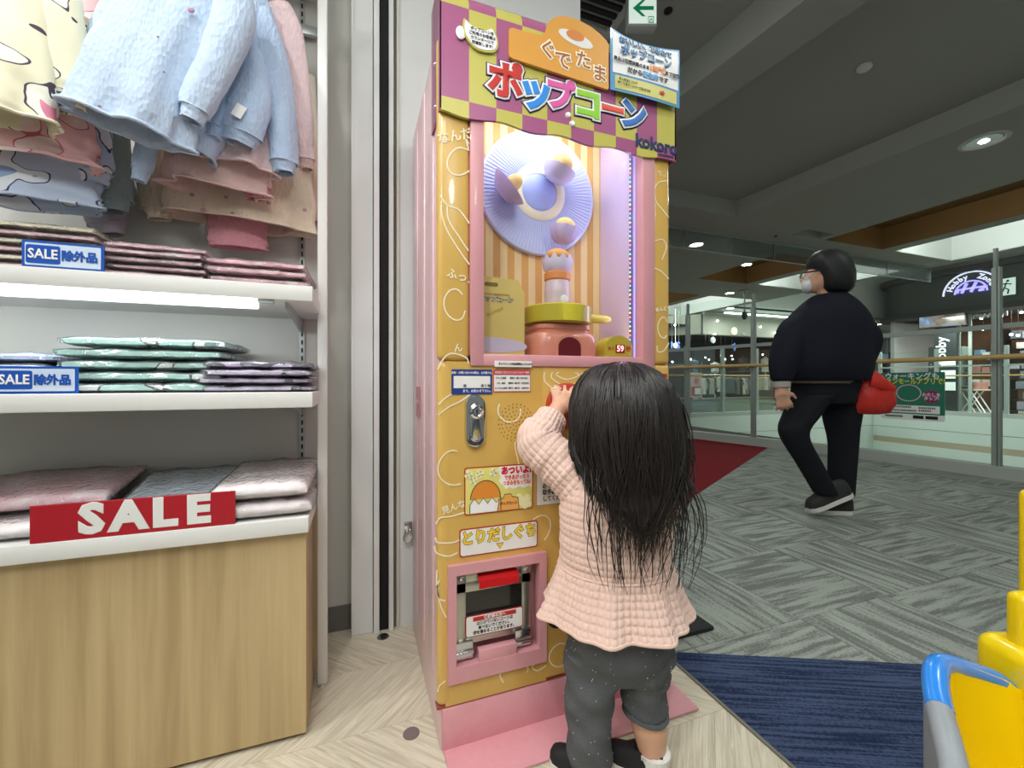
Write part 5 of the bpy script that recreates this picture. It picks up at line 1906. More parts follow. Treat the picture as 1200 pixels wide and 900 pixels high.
# left group: printed pajamas
garment('hanging_pajama', 'pale yellow printed pajama top hanging at the front of the rail', 'pajama', c_yel,
        [(W3(12, 140, 1.15), 0.075, 0.05), (W3(14, 90, 1.15), 0.072, 0.048), (W3(20, 0, 1.16), 0.07, 0.045)],
        [[(W3(70, 112, 1.17), 0.052, 0.034), (W3(66, 80, 1.17), 0.056, 0.036), (W3(56, 10, 1.17), 0.058, 0.038), (W3(50, -20, 1.17), 0.055, 0.035)]], folds=4, amp=0.13, seed=40)
garment('hanging_pajama', 'yellow pajama sleeve hanging behind the front yellow one', 'pajama', c_yel,
        None, [[(W3(80, 124, 1.23), 0.045, 0.03), (W3(78, 90, 1.23), 0.048, 0.032), (W3(76, 20, 1.23), 0.05, 0.034)]], seed=44)
garment('hanging_pajama', 'pink pajama top with large motifs hanging beside the pale blue cardigan', 'pajama', c_pinkp,
        [(W3(100, 108, 1.29), 0.05, 0.04), (W3(100, 70, 1.29), 0.05, 0.038), (W3(96, -10, 1.29), 0.046, 0.035)], folds=3, amp=0.07, seed=47)
garment('hanging_pajama', 'pink printed pajama bottoms hanging under the yellow tops', 'pajama', c_pinkp,
        [(W3(36, 188, 1.24), 0.118, 0.05), (W3(36, 160, 1.24), 0.115, 0.048), (W3(36, 110, 1.24), 0.11, 0.045)], folds=6, amp=0.07, seed=50)
garment('hanging_pajama', 'light blue printed pajama bottoms hanging lowest at the front', 'pajama', c_bluep,
        [(W3(34, 238, 1.30), 0.135, 0.05), (W3(34, 210, 1.30), 0.13, 0.048), (W3(34, 150, 1.30), 0.125, 0.045)], folds=6, amp=0.08, seed=53)
garment('hanging_pajama', 'light blue pajama leg with ruffled cuff beside the grey ones', 'pajama', c_bluep,
        None, [[(W3(104, 204, 1.30), 0.046, 0.032), (W3(102, 180, 1.30), 0.05, 0.034), (W3(98, 120, 1.30), 0.048, 0.034)]], seed=56)
garment('hanging_pajama', 'sage green pajama leg hanging behind the light blue one', 'pajama', k_green,
        None, [[(W3(130, 236, 1.36), 0.044, 0.03), (W3(128, 205, 1.36), 0.047, 0.032), (W3(122, 140, 1.36), 0.046, 0.03)]], seed=59)
garment('hanging_pajama', 'grey mauve pajama cuff hanging lowest against the back panel', 'pajama', k_mauve,
        None, [[(W3(126, 264, 1.42), 0.042, 0.03), (W3(120, 235, 1.42), 0.044, 0.03), (W3(112, 170, 1.42), 0.042, 0.03)]], seed=62)
# ================================================================== far side of the void
m_slab = M('slab_fascia_white', (206, 216, 208), 0.6)
m_farfl = M('far_floor_tile', (150, 146, 136), 0.5)
FRY, FRX = 8.15, 14.5
struct('floor_far', G().box(2.0, FRX, FRY, 16.0, -0.25, 0.0).box(FRX, 26.0, -3.0, 16.0, -0.25, 0.0), m_farfl)
g = G().box(2.0, FRX, FRY - 0.03, FRY, -0.42, -0.001).box(FRX - 0.03, FRX, -3.0, FRY - 0.03, -0.42, -0.001)
g.box(2.0, FRX, FRY - 0.03, FRY, -2.6, -0.44).box(FRX - 0.03, FRX, -3.0, FRY - 0.03, -0.72, -0.44).box(FRX - 0.03, FRX, -3.0, FRY - 0.03, -2.6, -0.88)
struct('wall_slab_edge', g, m_slab)
struct('trim_7', G().box(FRX - 0.02, FRX - 0.0, -3.0, FRY - 0.04, -0.88, -0.72), M('slab_beige_band', (176, 164, 140), 0.6))
struct('floor_lower', G().box(-1.0, 22.0, -3.0, 16.0, -3.2, -3.1), m_farfl)
struct('wall_void_near', G().box(4.2, 5.52, -3.0, 9.0, -3.1, -0.07), m_slab)


def far_rail(label, a, b2, n_):
    t = thing('glass_railing', label, 'railing', (a + b2) / 2)
    dv = (b2 - a) / n_
    along_x = abs(dv.x) > abs(dv.y)
    obj('kerb', along([a, b2], 0.0, 0.14, 0.10, G()), M('kerb_paint', (172, 176, 170), 0.6), t, smooth=False)
    obj('handrail', G().tube([a + Vector((0, 0, 1.03)), b2 + Vector((0, 0, 1.03))], 0.022, 10), m_rail, t)
    obj('top_rail', along([a, b2], 1.26, 0.05, 0.04, G()), m_post, t, smooth=False)
    po = None
    gp_ = None
    for k in range(n_ + 1):
        p = a + dv * k
        obj('post', G().box(p.x - 0.035, p.x + 0.035, p.y - 0.035, p.y + 0.035, 0.1, 1.75), m_post, t, smooth=False)
        if k < n_:
            q = p + dv
            u_ = dv.normalized() * 0.04
            obj('glass_pane', along([p + u_, q - u_], 0.1, 0.010, 1.62, G()), m_glass, t, smooth=False)
    return t


far_rail('far glass railing in front of the clothes shop', Vector((5.2, FRY + 0.08, 0)), Vector((14.58, FRY + 0.08, 0)), 8)
far_rail('far glass railing in front of the dark curved fascia shop', Vector((14.58, 8.0, 0)), Vector((14.58, 0.2, 0)), 6)

# ------------------------------------------------------------------ clothes shop (left)
SY = 9.6
m_fas = M('fascia_putty', (150, 150, 136), 0.6)
cxn = onY(823.5, 380, SY).x
t = thing('shop_fascia', 'plain putty coloured shop fascia above the clothes shop', 'shop fascia', (cxn + 2, SY, 2.26))
obj('fascia_panel', G().box(cxn, 14.2, SY, SY + 0.25, 2.26, 2.84), m_fas, t, smooth=False)
lf = onY(760, 380, 10.6)
g = G().prism([(cxn - 0.05, SY + 0.01, 2.26), (lf.x, 10.6, 2.26), (lf.x, 10.85, 2.26), (cxn - 0.05, SY + 0.25, 2.26)], (0, 0, 0.58))
obj('fascia_panel', g, m_fas, t, smooth=False)
obj('top_moulding', G().box(cxn, 14.2, SY - 0.06, SY + 0.02, 2.84, 2.90), M('fascia_trim', (176, 176, 164), 0.6), t, smooth=False)
obj('joint_strip', G().box(cxn - 0.05, cxn, SY - 0.005, SY + 0.02, 2.27, 2.84), m_dark, t, smooth=False)
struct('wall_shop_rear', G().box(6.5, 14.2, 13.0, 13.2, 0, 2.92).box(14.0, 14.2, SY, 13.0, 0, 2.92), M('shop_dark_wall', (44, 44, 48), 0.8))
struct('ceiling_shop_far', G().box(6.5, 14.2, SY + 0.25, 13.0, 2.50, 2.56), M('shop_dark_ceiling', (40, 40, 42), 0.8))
area('shop_far_lamp', (10.5, 11.2, 2.45), 1.6, 80, (1.0, 0.96, 0.9))


def far_box(name, label, cat, u0, u1, v0, v1, Y, dep, mat_, zfix=None, group=None):
    a, b2 = onY(u0, v1, Y), onY(u1, v0, Y)
    z0 = a.z if zfix is None else zfix
    o = obj(name, G().box(a.x, b2.x, Y, Y + dep, z0, b2.z, 0.01), mat_)
    return tag(o, label, cat, group)


def plinth(label, u0, u1, v0, Y, mat_, words=False):
    a, b2 = onY(u0, v0, Y), onY(u1, v0, Y)
    t = thing('display_plinth', label, 'plinth', ((a.x + b2.x) / 2, Y + 0.3, 0))
    obj('body', G().box(a.x, b2.x, Y, Y + 0.55, 0, a.z - 0.03, 0.004), mat_, t, smooth=False)
    obj('top', G().box(a.x - 0.01, b2.x + 0.01, Y - 0.01, Y + 0.56, a.z - 0.03, a.z, 0.004), M('plinth_top', (110, 116, 110), 0.5), t, smooth=False)
    if words:
        dashes(a.x + 0.15, a.x + 0.55, a.z * 0.6, Y - 0.001, 0.035, M('plinth_print', (100, 120, 140), 0.6), t, seed=5)
    return t, a.z


_, zt1 = plinth('dark blue display plinth in the clothes shop', 808, 839, 467.5, 9.25, M('plinth_navy', (44, 62, 80), 0.6), True)
_, zt2 = plinth('olive green display plinth in the clothes shop', 847, 907, 466.5, 9.25, M('plinth_olive', (92, 104, 74), 0.6))
plinth('dark blue display plinth at the clothes shop corner', 776, 796, 467.5, 9.65, M('plinth_navy', (44, 62, 80), 0.6))
a, b2 = onY(809, 465, 9.3), onY(823, 437, 9.3)
t = thing('poster_stand', 'pink and red poster board standing on the dark blue plinth', 'poster', ((a.x + b2.x) / 2, 9.32, zt1))
obj('board', G().box(a.x, b2.x, 9.30, 9.33, zt1 + 0.03, b2.z, 0.004), M('poster_pale_pink', (206, 168, 168), 0.6), t, smooth=False)
obj('print_block', G().box(a.x + 0.04, b2.x - 0.04, 9.297, 9.30, zt1 + 0.08, a.z + 0.28), M('poster_red_block', (170, 70, 80), 0.6), t, smooth=False)
obj('print_block', G().lathe([(0, -0.004), (0.09, -0.004), (0.09, 0)], ((a.x + b2.x) / 2, 9.3, b2.z - 0.22), 20, 'Y'), M('poster_rose_disc', (190, 120, 130), 0.6), t, smooth=False)
obj('print_block', G().box(a.x + 0.16, b2.x - 0.06, 9.294, 9.298, zt1 + 0.12, zt1 + 0.30), m_wht, t, smooth=False)
obj('foot', G().box(a.x + 0.05, a.x + 0.09, 9.28, 9.36, zt1, zt1 + 0.03).box(b2.x - 0.09, b2.x - 0.05, 9.28, 9.36, zt1, zt1 + 0.03), m_black, t, smooth=False)


def far_garment(label, u, v0, v1, wpx, Y, mat_, group, flare=1.15):
    top, bot = onY(u, v0, Y), onY(u, v1, Y)
    hw = (onY(u + wpx / 2, v0, Y).x - top.x)
    t = thing('hanging_garment', label, 'garment', (top.x, Y, bot.z), 0, group)
    H_ = top.z - bot.z
    g = G()
    rings = []
    for s, k in ((0, flare), (0.3, 1.05), (0.75, 0.95), (0.92, 1.0), (1.0, 0.45)):
        ring = []
        for q in range(16):
            an = 2 * PI * q / 16
            f = 1 + 0.08 * math.sin(5 * an + u) * (1 - s)
            ring.append((top.x + hw * k * f * math.cos(an), Y + 0.07 * k * math.sin(an), bot.z + H_ * s))
        rings.append(ring)
    g.loft(rings)
    obj('body', g, mat_, t)
    for sg in (-1, 1):
        obj('sleeve', G().tube([(top.x + sg * hw * 0.85, Y, top.z - 0.04), (top.x + sg * hw * 1.25, Y - 0.02, top.z - H_ * 0.35), (top.x + sg * hw * 1.35, Y - 0.03, top.z - H_ * 0.75)], [0.05, 0.045, 0.035], 8), mat_, t)
    obj('hanger', G().tube([(top.x, Y, top.z), (top.x, Y, top.z + 0.06), (top.x + 0.02, Y, top.z + 0.09)], 0.004, 6), m_steel, t)
    return t


fg = [M('fabric_stone', (150, 148, 134), 0.9), M('fabric_black', (30, 31, 34), 0.9), M('fabric_denim', (86, 98, 106), 0.9), M('fabric_white', (190, 192, 186), 0.9), M('fabric_grey', (110, 114, 112), 0.9), M('fabric_sand', (170, 160, 138), 0.9)]
for i, (u, mi_, lab) in enumerate(((824.5, 3, 'white shirt on the rail beside the pink poster'), (828, 1, 'black top between pale shirts on the far rail'), (831, 0, 'stone coloured shirt hanging on the far rail'),
                                   (834.5, 5, 'sand coloured shirt beside the stone one on the far rail'), (838, 1, 'black shirt hanging next to the loose white jacket'))):
    far_garment(lab, u, 443, 462, 4.0, 10.1, fg[mi_], 'clothes on the far rail')
far_garment('loose white jacket hanging on its own over the gap between plinths', 844.5, 441, 459, 6.5, 10.0, fg[3], 'clothes on the far rail', 1.3)
far_garment('grey denim jacket hanging above the olive plinth', 855, 442, 461, 11, 9.9, fg[2], 'clothes above the olive plinth', 1.1)
for u, mi_, lab in ((864, 4, 'grey jacket hanging right behind the denim jacket'), (867, 1, 'black jacket hanging between grey garments'), (870.5, 3, 'white blouse hanging beside the black jacket'), (874.5, 4, 'long grey cardigan at the end of the rail above the olive plinth')):
    far_garment(lab, u, 443, 462, 4.5, 10.0, fg[mi_], 'clothes above the olive plinth')
for u, mi_, lab in ((889, 5, 'sand coloured shirt hanging right of the steel post'), (893, 0, 'stone shirt in the row above a dark chest'), (897, 3, 'pale shirt in the row above a dark chest'), (901, 4, 'grey shirt nearest the walking person')):
    far_garment(lab, u, 442, 457, 4.0, 9.9, fg[mi_], 'clothes behind the walking person')
t = thing('clothes_rail', 'long steel clothes rail at the back of the clothes shop', 'clothes rail', (11.0, 10.05, 0))
zr = onY(850, 441, 10.05).z + 0.05
obj('bar', G().tube([(onY(822, 440, 10.05).x, 10.05, zr), (onY(906, 440, 10.05).x, 10.05, zr)], 0.014, 8), m_steel, t)
for u in (822, 850, 880, 906):
    x = onY(u, 440, 10.05).x
    obj('leg', G().tube([(x, 10.05, 0), (x, 10.05, zr)], 0.012, 8), m_steel, t)
far_box('storage_chest', 'dark chest below the shirts behind the walking person', 'chest', 890, 906, 457, 466, 9.84, 0.16, M('chest_dark', (46, 52, 60), 0.6), 0.0)
# round hanging signs, lit letters
for (u, v), r, mt_, lab, Y in (((860.5, 388), 0.115, M('disc_sign_cream', (230, 226, 190), 0.5, emit=(240, 236, 200), es=0.55), 'cream round sign on the clothes shop fascia', SY - 0.03),
                               ((835.5, 398.5), 0.09, M('disc_sign_grey', (176, 178, 172), 0.5, emit=(180, 182, 176), es=0.25), 'pale grey round sign below the clothes shop fascia', SY - 0.05),
                               ((791.5, 405), 0.07, M('disc_sign_lit', (250, 246, 236), 0.5, emit=(255, 250, 240), es=1.5), 'small lit round lamp between blue letters', 9.5)):
    c = onY(u, v, Y)
    g = G().lathe([(0.0, -0.015), (r, -0.012), (r, 0.012), (0, 0.015)], c, 28, 'Y')
    if v > 390:
        g.tube([c + Vector((0, 0, r)), Vector((c.x, c.y, 2.30 if u > 800 else 2.9))], 0.006, 6)
    o = obj('round_sign', g, mt_)
    tag(o, lab, 'sign')
c = onY(872, 391.5, SY - 0.03)
tag(obj('wall_plate', G().box(c.x - 0.075, c.x + 0.075, SY - 0.02, SY, c.z - 0.045, c.z + 0.045, 0.01), m_post), 'small white plate on the fascia beside the cream round sign', 'plate')
c = onY(791.5, 405, 9.56)
lit_blue = M('lit_blue_letter', (120, 150, 230), 0.4, emit=(110, 140, 240), es=1.2)
t = thing('shop_letters', 'blue lit shop letters beside the small round lamp', 'sign', c)
text('NS', 0.26, lit_blue, t, c, off=0.01, ext=0.01)
for dx in (-0.12, 0.12):
    obj('hanger', G().tube([c + Vector((dx, 0, 0.1)), Vector((c.x + dx, c.y, 2.9))], 0.006, 6), m_alu, t)
c = onY(860.5, 407, 9.9)
g = G()
s_ = 0.085
for a0, a1 in (((-s_, s_), (s_, s_ * 0.9)), ((-s_, s_), (0.02, -s_ * 1.3)), ((s_, s_ * 0.9), (0.02, -s_ * 1.3)), ((0.02, s_ * 1.6), (-0.01, -s_ * 0.3))):
    g.tube([(c.x + a0[0], 9.9, c.z + a0[1]), (c.x + a1[0], 9.9, c.z + a1[1])], 0.009, 6)
tag(obj('neon_mark', g, lit_blue), 'small blue neon triangle mark inside the clothes shop', 'sign')
tr = 0
for u, v in ((809.5, 421), (827, 419), (831, 421.5), (845, 417.5), (850, 421), (857.5, 417), (858.5, 421), (894, 415.5), (788, 424), (838, 391.5), (841, 376), (891.5, 383), (908, 390), (791, 381)):
    p = onY(u, v, 10.8 if v > 400 else 9.55)
    o = obj('track_spotlight', G().ball(p, 0.026, 10, 8).tube([p + Vector((0, 0, 0.02)), Vector((p.x, p.y + (0.0 if v > 400 else 0.10), 2.50 if v > 400 else p.z + 0.06))], 0.006, 6, mi=1), [m_lamp, m_black])
    tag(o, 'tiny bright spotlight in the clothes shop ceiling' if v > 400 else 'tiny bright spotlight along the clothes shop fascia', 'spotlight',
        'spotlights inside the clothes shop' if v > 400 else 'spotlights along the clothes shop fascia')
# mannequins at the back
for u, v0, v1, lab, mt_ in ((813, 420, 441, 'blue grey mannequin torso behind the railing', M('mannequin_blue', (86, 110, 130), 0.7)), (838, 424, 437, 'white mannequin torso above the far clothes rail', M('mannequin_white', (196, 198, 190), 0.7)),
                            (897, 418, 436, 'white lit mannequin torso behind the walking person', M('mannequin_white', (196, 198, 190), 0.7)), (871, 417, 436, 'black mannequin torso with printed front', M('mannequin_black', (52, 52, 58), 0.7))):
    a, b2 = onY(u, v1, 10.7), onY(u, v0, 10.7)
    H_ = b2.z - a.z
    o = obj('mannequin', G().lathe([(0.10, 0), (0.13, H_ * 0.15), (0.11, H_ * 0.4), (0.15, H_ * 0.75), (0.13, H_ * 0.85), (0.05, H_ * 0.9), (0.045, H_)], a, 16).tube([(a.x, 10.7, 0), (a.x, 10.7, a.z)], 0.02, 8), mt_)
    tag(o, lab, 'mannequin')

# ------------------------------------------------------------------ toilet corridor between the shops
struct('wall_corridor', G().box(14.2, 26.0, 13.6, 13.8, 0, 2.92), M('corridor_wall', (164, 168, 166), 0.7))
struct('wall_corridor_side', G().box(14.2, 14.3, 10.2, 13.6, 0, 2.92), M('corridor_wall2', (150, 152, 150), 0.7))
area('corridor_lamp', (16.5, 11.5, 2.85), 1.0, 90, (0.92, 0.96, 1.0))


def flat_sign(name, label, u0, u1, v0, v1, Y, mat_, words=None, wmat=None, size=0.14):
    a, b2 = onY(u0, v1, Y), onY(u1, v0, Y)
    t = thing(name, label, 'sign', ((a.x + b2.x) / 2, Y, a.z))
    obj('panel', G().box(a.x, b2.x, Y, Y + 0.06, a.z, b2.z, 0.01), mat_, t, smooth=False)
    for hx_ in (a.x + 0.1, b2.x - 0.1):
        obj('hanger', G().tube([(hx_, Y + 0.03, b2.z), (hx_, Y + 0.03, 2.92)], 0.012, 8), m_alu, t)
    if words:
        text(words, size, wmat or m_wht, t, ((a.x + b2.x) / 2, Y - 0.004, (a.z + b2.z) / 2 + 0.02), off=0.004, ext=0.003)
    return t


flat_sign('toilet_sign', 'dark hanging sign with the word toilet', 1043, 1062, 413.5, 421.5, 11.5, M('sign_charcoal', (44, 50, 52), 0.5), 'TOILET', M('sign_lit_white', (240, 240, 240), 0.5, emit=(240, 244, 244), es=0.7), 0.12)
flat_sign('guide_sign', 'pale blue guide sign beside the toilet sign', 1028, 1042, 415, 421, 11.6, M('sign_pale_blue', (150, 176, 190), 0.5, emit=(150, 180, 200), es=0.3))
far_box('corridor_wall_panel', 'grey wall panel below the toilet sign', 'wall panel', 1040, 1066, 421, 480, 13.4, 0.1, M('panel_grey', (120, 126, 126), 0.7), 0.0)

# ------------------------------------------------------------------ dark fascia shop (right)
HX = 16.0
m_hf = M('fascia_charcoal', (62, 62, 58), 0.55)
m_hl = M('fascia_lip', (50, 48, 45), 0.5)
pathf = [Vector((HX, -1.5, 0)), Vector((HX, 3.0, 0)), Vector((HX, 8.2, 0)), Vector((HX + 0.08, 8.50, 0)), Vector((HX + 0.30, 8.75, 0)), Vector((HX + 0.65, 8.88, 0)), Vector((HX + 2.5, 8.9, 0))]


def sweep(path, prof):
    """profile (offset outwards to -X/+Y side, z) swept along a plan path"""
    rings = []
    for i, p in enumerate(path):
        t_ = (path[min(i + 1, len(path) - 1)] - path[max(i - 1, 0)]).normalized()
        nn = Vector((-t_.y, t_.x, 0))
        rings.append([p + nn * o + Vector((0, 0, z)) for o, z in prof])
    return G().loft(rings)


t = thing('shop_fascia', 'dark curved shop fascia with projecting lips above the hobby shop', 'shop fascia', (HX, 5, 2.8))
obj('fascia_band', sweep(pathf, [(0.0, 2.93), (0.0, 3.98), (-0.3, 3.98), (-0.3, 2.93)]), m_hf, t, angle=30)
obj('top_lip', sweep(pathf, [(0.16, 3.93), (0.18, 3.99), (0.16, 4.10), (-0.3, 4.12), (-0.3, 3.93)]), m_hl, t, angle=30)
obj('bottom_lip', sweep(pathf, [(0.16, 2.80), (0.18, 2.86), (0.16, 2.95), (-0.4, 2.97), (-0.4, 2.78)]), m_hl, t, angle=30)
struct('wall_hobby_rear', G().box(19.0, 19.2, -2.0, 8.6, 0, 3.0), M('hobby_brown_wall', (120, 84, 60), 0.7, noise=(2, 0.1)))
struct('wall_hobby_side', G().box(16.2, 19.0, 8.50, 8.6, 0, 3.0), M('hobby_side_wall', (150, 150, 148), 0.7))
struct('ceiling_hobby', G().box(16.3, 19.0, -2.0, 8.5, 2.96, 3.0), M('hobby_ceiling', (110, 106, 102), 0.8))
area('hobby_lamp', (17.2, 5.6, 2.9), 1.5, 130, (1.0, 0.97, 0.92))
area('hobby_lamp', (17.2, 3.0, 2.9), 1.5, 130, (1.0, 0.97, 0.92))


def emblem(parent, X, u0, u1, vb, m_ring, m_mid, m_txt, y_shift=0.0):
    """half-round ring emblem with arched words and slanted letters; faces -X"""
    a, b2 = onX(u0, vb, X), onX(u1, vb, X)
    cy, R = (a.y + b2.y) / 2, (a.y - b2.y) / 2
    cz = (a.z + b2.z) / 2

    def arc(r0, r1, mt_, a0=0.0, a1=PI, n_=40):
        g = G()
        for k in range(n_):
            q0, q1 = a0 + (a1 - a0) * k / n_, a0 + (a1 - a0) * (k + 1) / n_
            pts = [(X, cy + r0 * math.cos(q0), cz + r0 * math.sin(q0)), (X, cy + r1 * math.cos(q0), cz + r1 * math.sin(q0)),
                   (X, cy + r1 * math.cos(q1), cz + r1 * math.sin(q1)), (X, cy + r0 * math.cos(q1), cz + r0 * math.sin(q1))]
            g.prism(pts, (-0.03, 0, 0))
        return obj('ring', g, mt_, parent, smooth=False)
    arc(R * 0.94, R, m_ring)
    arc(R * 0.52, R * 0.58, m_mid)
    s = 'Hobby  Zone'
    for k, ch in enumerate(s):
        if ch == ' ':
            continue
        an = math.radians(158) - math.radians(136) * k / (len(s) - 1)
        # 'an' measured from the right-hand side as seen by a visitor (towards -Y)
        rr = R * 0.76
        p = Vector((X - 0.02, cy - rr * math.cos(an), cz + rr * math.sin(an)))
        xd = Vector((0, -math.sin(an), -math.cos(an)))
        up = Vector((0, -math.cos(an), math.sin(an)))
        text(ch, R * 0.30, m_txt, parent, p, xd, up, off=0.008, ext=0.006)
    # slanted H and Z
    def bar(y0, z0, y1, z1, wd):
        g = G()
        p0, p1 = Vector((X - 0.01, cy - y0 * R, cz + z0 * R)), Vector((X - 0.01, cy - y1 * R, cz + z1 * R))
        dv = (p1 - p0).normalized()
        nn = Vector((0, -dv.z, dv.y)) * wd * R / 2
        g.prism([p0 - nn, p1 - nn, p1 + nn, p0 + nn], (-0.04, 0, 0))
        obj('letter_stroke', g, m_mid, parent, smooth=False)
    bar(-0.30, 0.02, -0.12, 0.46, 0.10)
    bar(0.02, 0.02, 0.20, 0.46, 0.10)
    bar(-0.44, 0.20, 0.56, 0.20, 0.08)
    bar(0.52, 0.20, 0.30, 0.04, 0.09)
    bar(-0.46, 0.04, -0.42, 0.22, 0.08)
    bar(0.28, 0.04, 0.46, 0.04, 0.07)


m_lw = M('sign_glow_white', (240, 240, 250), 0.4, emit=(220, 224, 255), es=1.0)
m_lp = M('sign_glow_violet', (190, 180, 255), 0.4, emit=(150, 140, 255), es=1.6)
t = thing('shop_sign', 'half-round lit shop emblem on the dark curved fascia', 'sign', (HX - 0.05, 6.4, 3.2))
emblem(t, HX - 0.03, 1105, 1174, 343, m_lw, m_lp, m_lw)
pA, pB = onX(1138, 374, HX + 0.45), onX(1180, 348, HX + 0.45)
t = thing('hanging_sign', 'grey hanging panel with a white half-round emblem under the fascia', 'sign', (HX + 0.45, (pA.y + pB.y) / 2, pA.z))
obj('panel', G().box(HX + 0.45, HX + 0.50, pB.y, pA.y, pA.z, 2.95), M('panel_mid_grey', (120, 124, 126), 0.5), t, smooth=False)
m_pw = M('emblem_white', (226, 228, 228), 0.5)
emblem(t, HX + 0.44, 1140.5, 1176, 372, m_pw, m_pw, m_pw)
# screen
m_scr, nt, b = nodes_of('video_screen', (30, 30, 30), 0.2)
tc = nt.nodes.new('ShaderNodeTexCoord')
n = nt.nodes.new('ShaderNodeTexNoise')
n.inputs['Scale'].default_value = 2.6
n.inputs['Detail'].default_value = 3
nt.links.new(tc.outputs['Object'], n.inputs['Vector'])
r = nt.nodes.new('ShaderNodeValToRGB')
for pos, c in ((0.0, (90, 60, 50)), (0.42, (120, 92, 78)), (0.52, (170, 150, 130)), (0.60, (110, 160, 220)), (0.70, (200, 210, 220))):
    e = r.color_ramp.elements.new(pos)
    e.color = lin(c)
nt.links.new(n.outputs['Fac'], r.inputs[0])
nt.links.new(r.outputs[0], b.inputs['Emission Color'])
b.inputs['Emission Strength'].default_value = 0.8
pA, pB = onX(1076, 386, HX - 0.12), onX(1132, 361, HX - 0.12)
t = thing('display_screen', 'wide video screen showing a bright picture below the dark fascia', 'screen', (HX - 0.1, (pA.y + pB.y) / 2, pA.z))
obj('bezel', G().box(HX - 0.12, HX - 0.06, pB.y, pA.y, pA.z, pB.z + 0.02, 0.01), m_black, t, smooth=False)
obj('picture', G().box(HX - 0.125, HX - 0.119, pB.y + 0.03, pA.y - 0.03, pA.z + 0.03, pB.z), m_scr, t, smooth=False)
obj('bracket', G().box(HX - 0.10, HX - 0.07, (pA.y + pB.y) / 2 - 0.05, (pA.y + pB.y) / 2 + 0.05, pB.z, 2.85), m_black, t, smooth=False)
# banner column
pA, pB = onX(1095, 470, HX + 0.05), onX(1121, 384, HX + 0.05)
t = thing('shop_banner', 'tall black panel with vertical white lettering under the video screen', 'sign', (HX + 0.1, (pA.y + pB.y) / 2, 0.05))
obj('panel', G().box(HX + 0.05, HX + 0.12, pB.y, pA.y, 0.0, 2.75), M('banner_black', (34, 40, 40), 0.5), t, smooth=False)
pc = onX(1103, 392, HX + 0.04)
text('hobby・zone', 0.33, M('banner_white', (214, 220, 220), 0.5), t, (HX + 0.045, pc.y, pc.z), (0, 0, 1), (0, 1, 0), off=0.006, ext=0.003)
pA, pB = onX(1088, 440, HX + 0.03), onX(1094, 406.5, HX + 0.03)
t = thing('side_sign', 'small black upright sign beside the tall lettered panel', 'sign', (HX + 0.03, pA.y, 0))
obj('panel', G().box(HX + 0.03, HX + 0.07, pB.y, pA.y, 0.0, pB.z), M('banner_black', (34, 40, 40), 0.5), t, smooth=False)
for k in range(4):
    obj('print_line', G().box(HX + 0.024, HX + 0.03, pB.y + 0.05, pA.y - 0.05, pB.z - 0.35 - k * 0.1, pB.z - 0.29 - k * 0.1), M('banner_grey', (130, 140, 140), 0.5), t, smooth=False)
# shopfront posts and glass
t = thing('shopfront_glazing', 'glass shopfront with slim steel posts below the dark fascia', 'shopfront', (HX + 0.2, 5.5, 0))
ysP = [onX(u, 440, HX + 0.25).y for u in (1124, 1137, 1165)]
for y in ysP[:2]:
    obj('post', G().box(HX + 0.22, HX + 0.27, y - 0.03, y + 0.03, 0, 2.8), m_post, t, smooth=False)
obj('pane', G().box(HX + 0.24, HX + 0.25, ysP[1] + 0.03, ysP[0] - 0.03, 0.05, 2.78), m_glass, t, smooth=False)


# shelf racks with goods
def rack(label, y0, y1, X, zs, mat_, seed, gl, pal, hgt):
    rnd = random.Random(seed)
    t = thing('shelf_rack', label, 'shelf rack', (X + 0.2, (y0 + y1) / 2, 0))
    for y in (y0, y1):
        obj('side_frame', G().box(X, X + 0.4, y - 0.015, y + 0.015, 0, hgt), mat_, t, smooth=False)
    for si, z in enumerate(zs):
        obj('shelf', G().box(X, X + 0.4, y0 + 0.016, y1 - 0.016, z - 0.02, z), mat_, t, smooth=False)
        y = y0 + 0.04
        while y < y1 - 0.16:
            wd = rnd.uniform(0.14, 0.26)
            if y + wd > y1 - 0.03:
                break
            hh = rnd.uniform(0.12, 0.24)
            ci = rnd.randrange(len(pal))
            o = obj('goods_box', G().box(X + 0.02, X + 0.30, y, y + wd, z, z + hh, 0.004), M('goods_%d_%d_%d' % pal[ci], pal[ci], 0.5), smooth=False)
            cw = {(200, 206, 214): 'pale grey', (120, 150, 180): 'sky blue', (214, 190, 176): 'beige', (90, 110, 140): 'slate blue', (226, 226, 222): 'white', (176, 120, 110): 'brick pink',
                  (150, 156, 160): 'mid grey', (96, 104, 112): 'dark grey', (190, 194, 196): 'light grey', (120, 120, 130): 'violet grey', (210, 206, 200): 'off-white'}[pal[ci]]
            tag(o, cw + ' goods box on the ' + ('lowest', 'second', 'third', 'highest')[si if si < len(zs) - 1 else 3] + ' shelf of ' + gl, 'box', 'goods boxes on ' + gl)
            y += wd + rnd.uniform(0.015, 0.05)
    return t


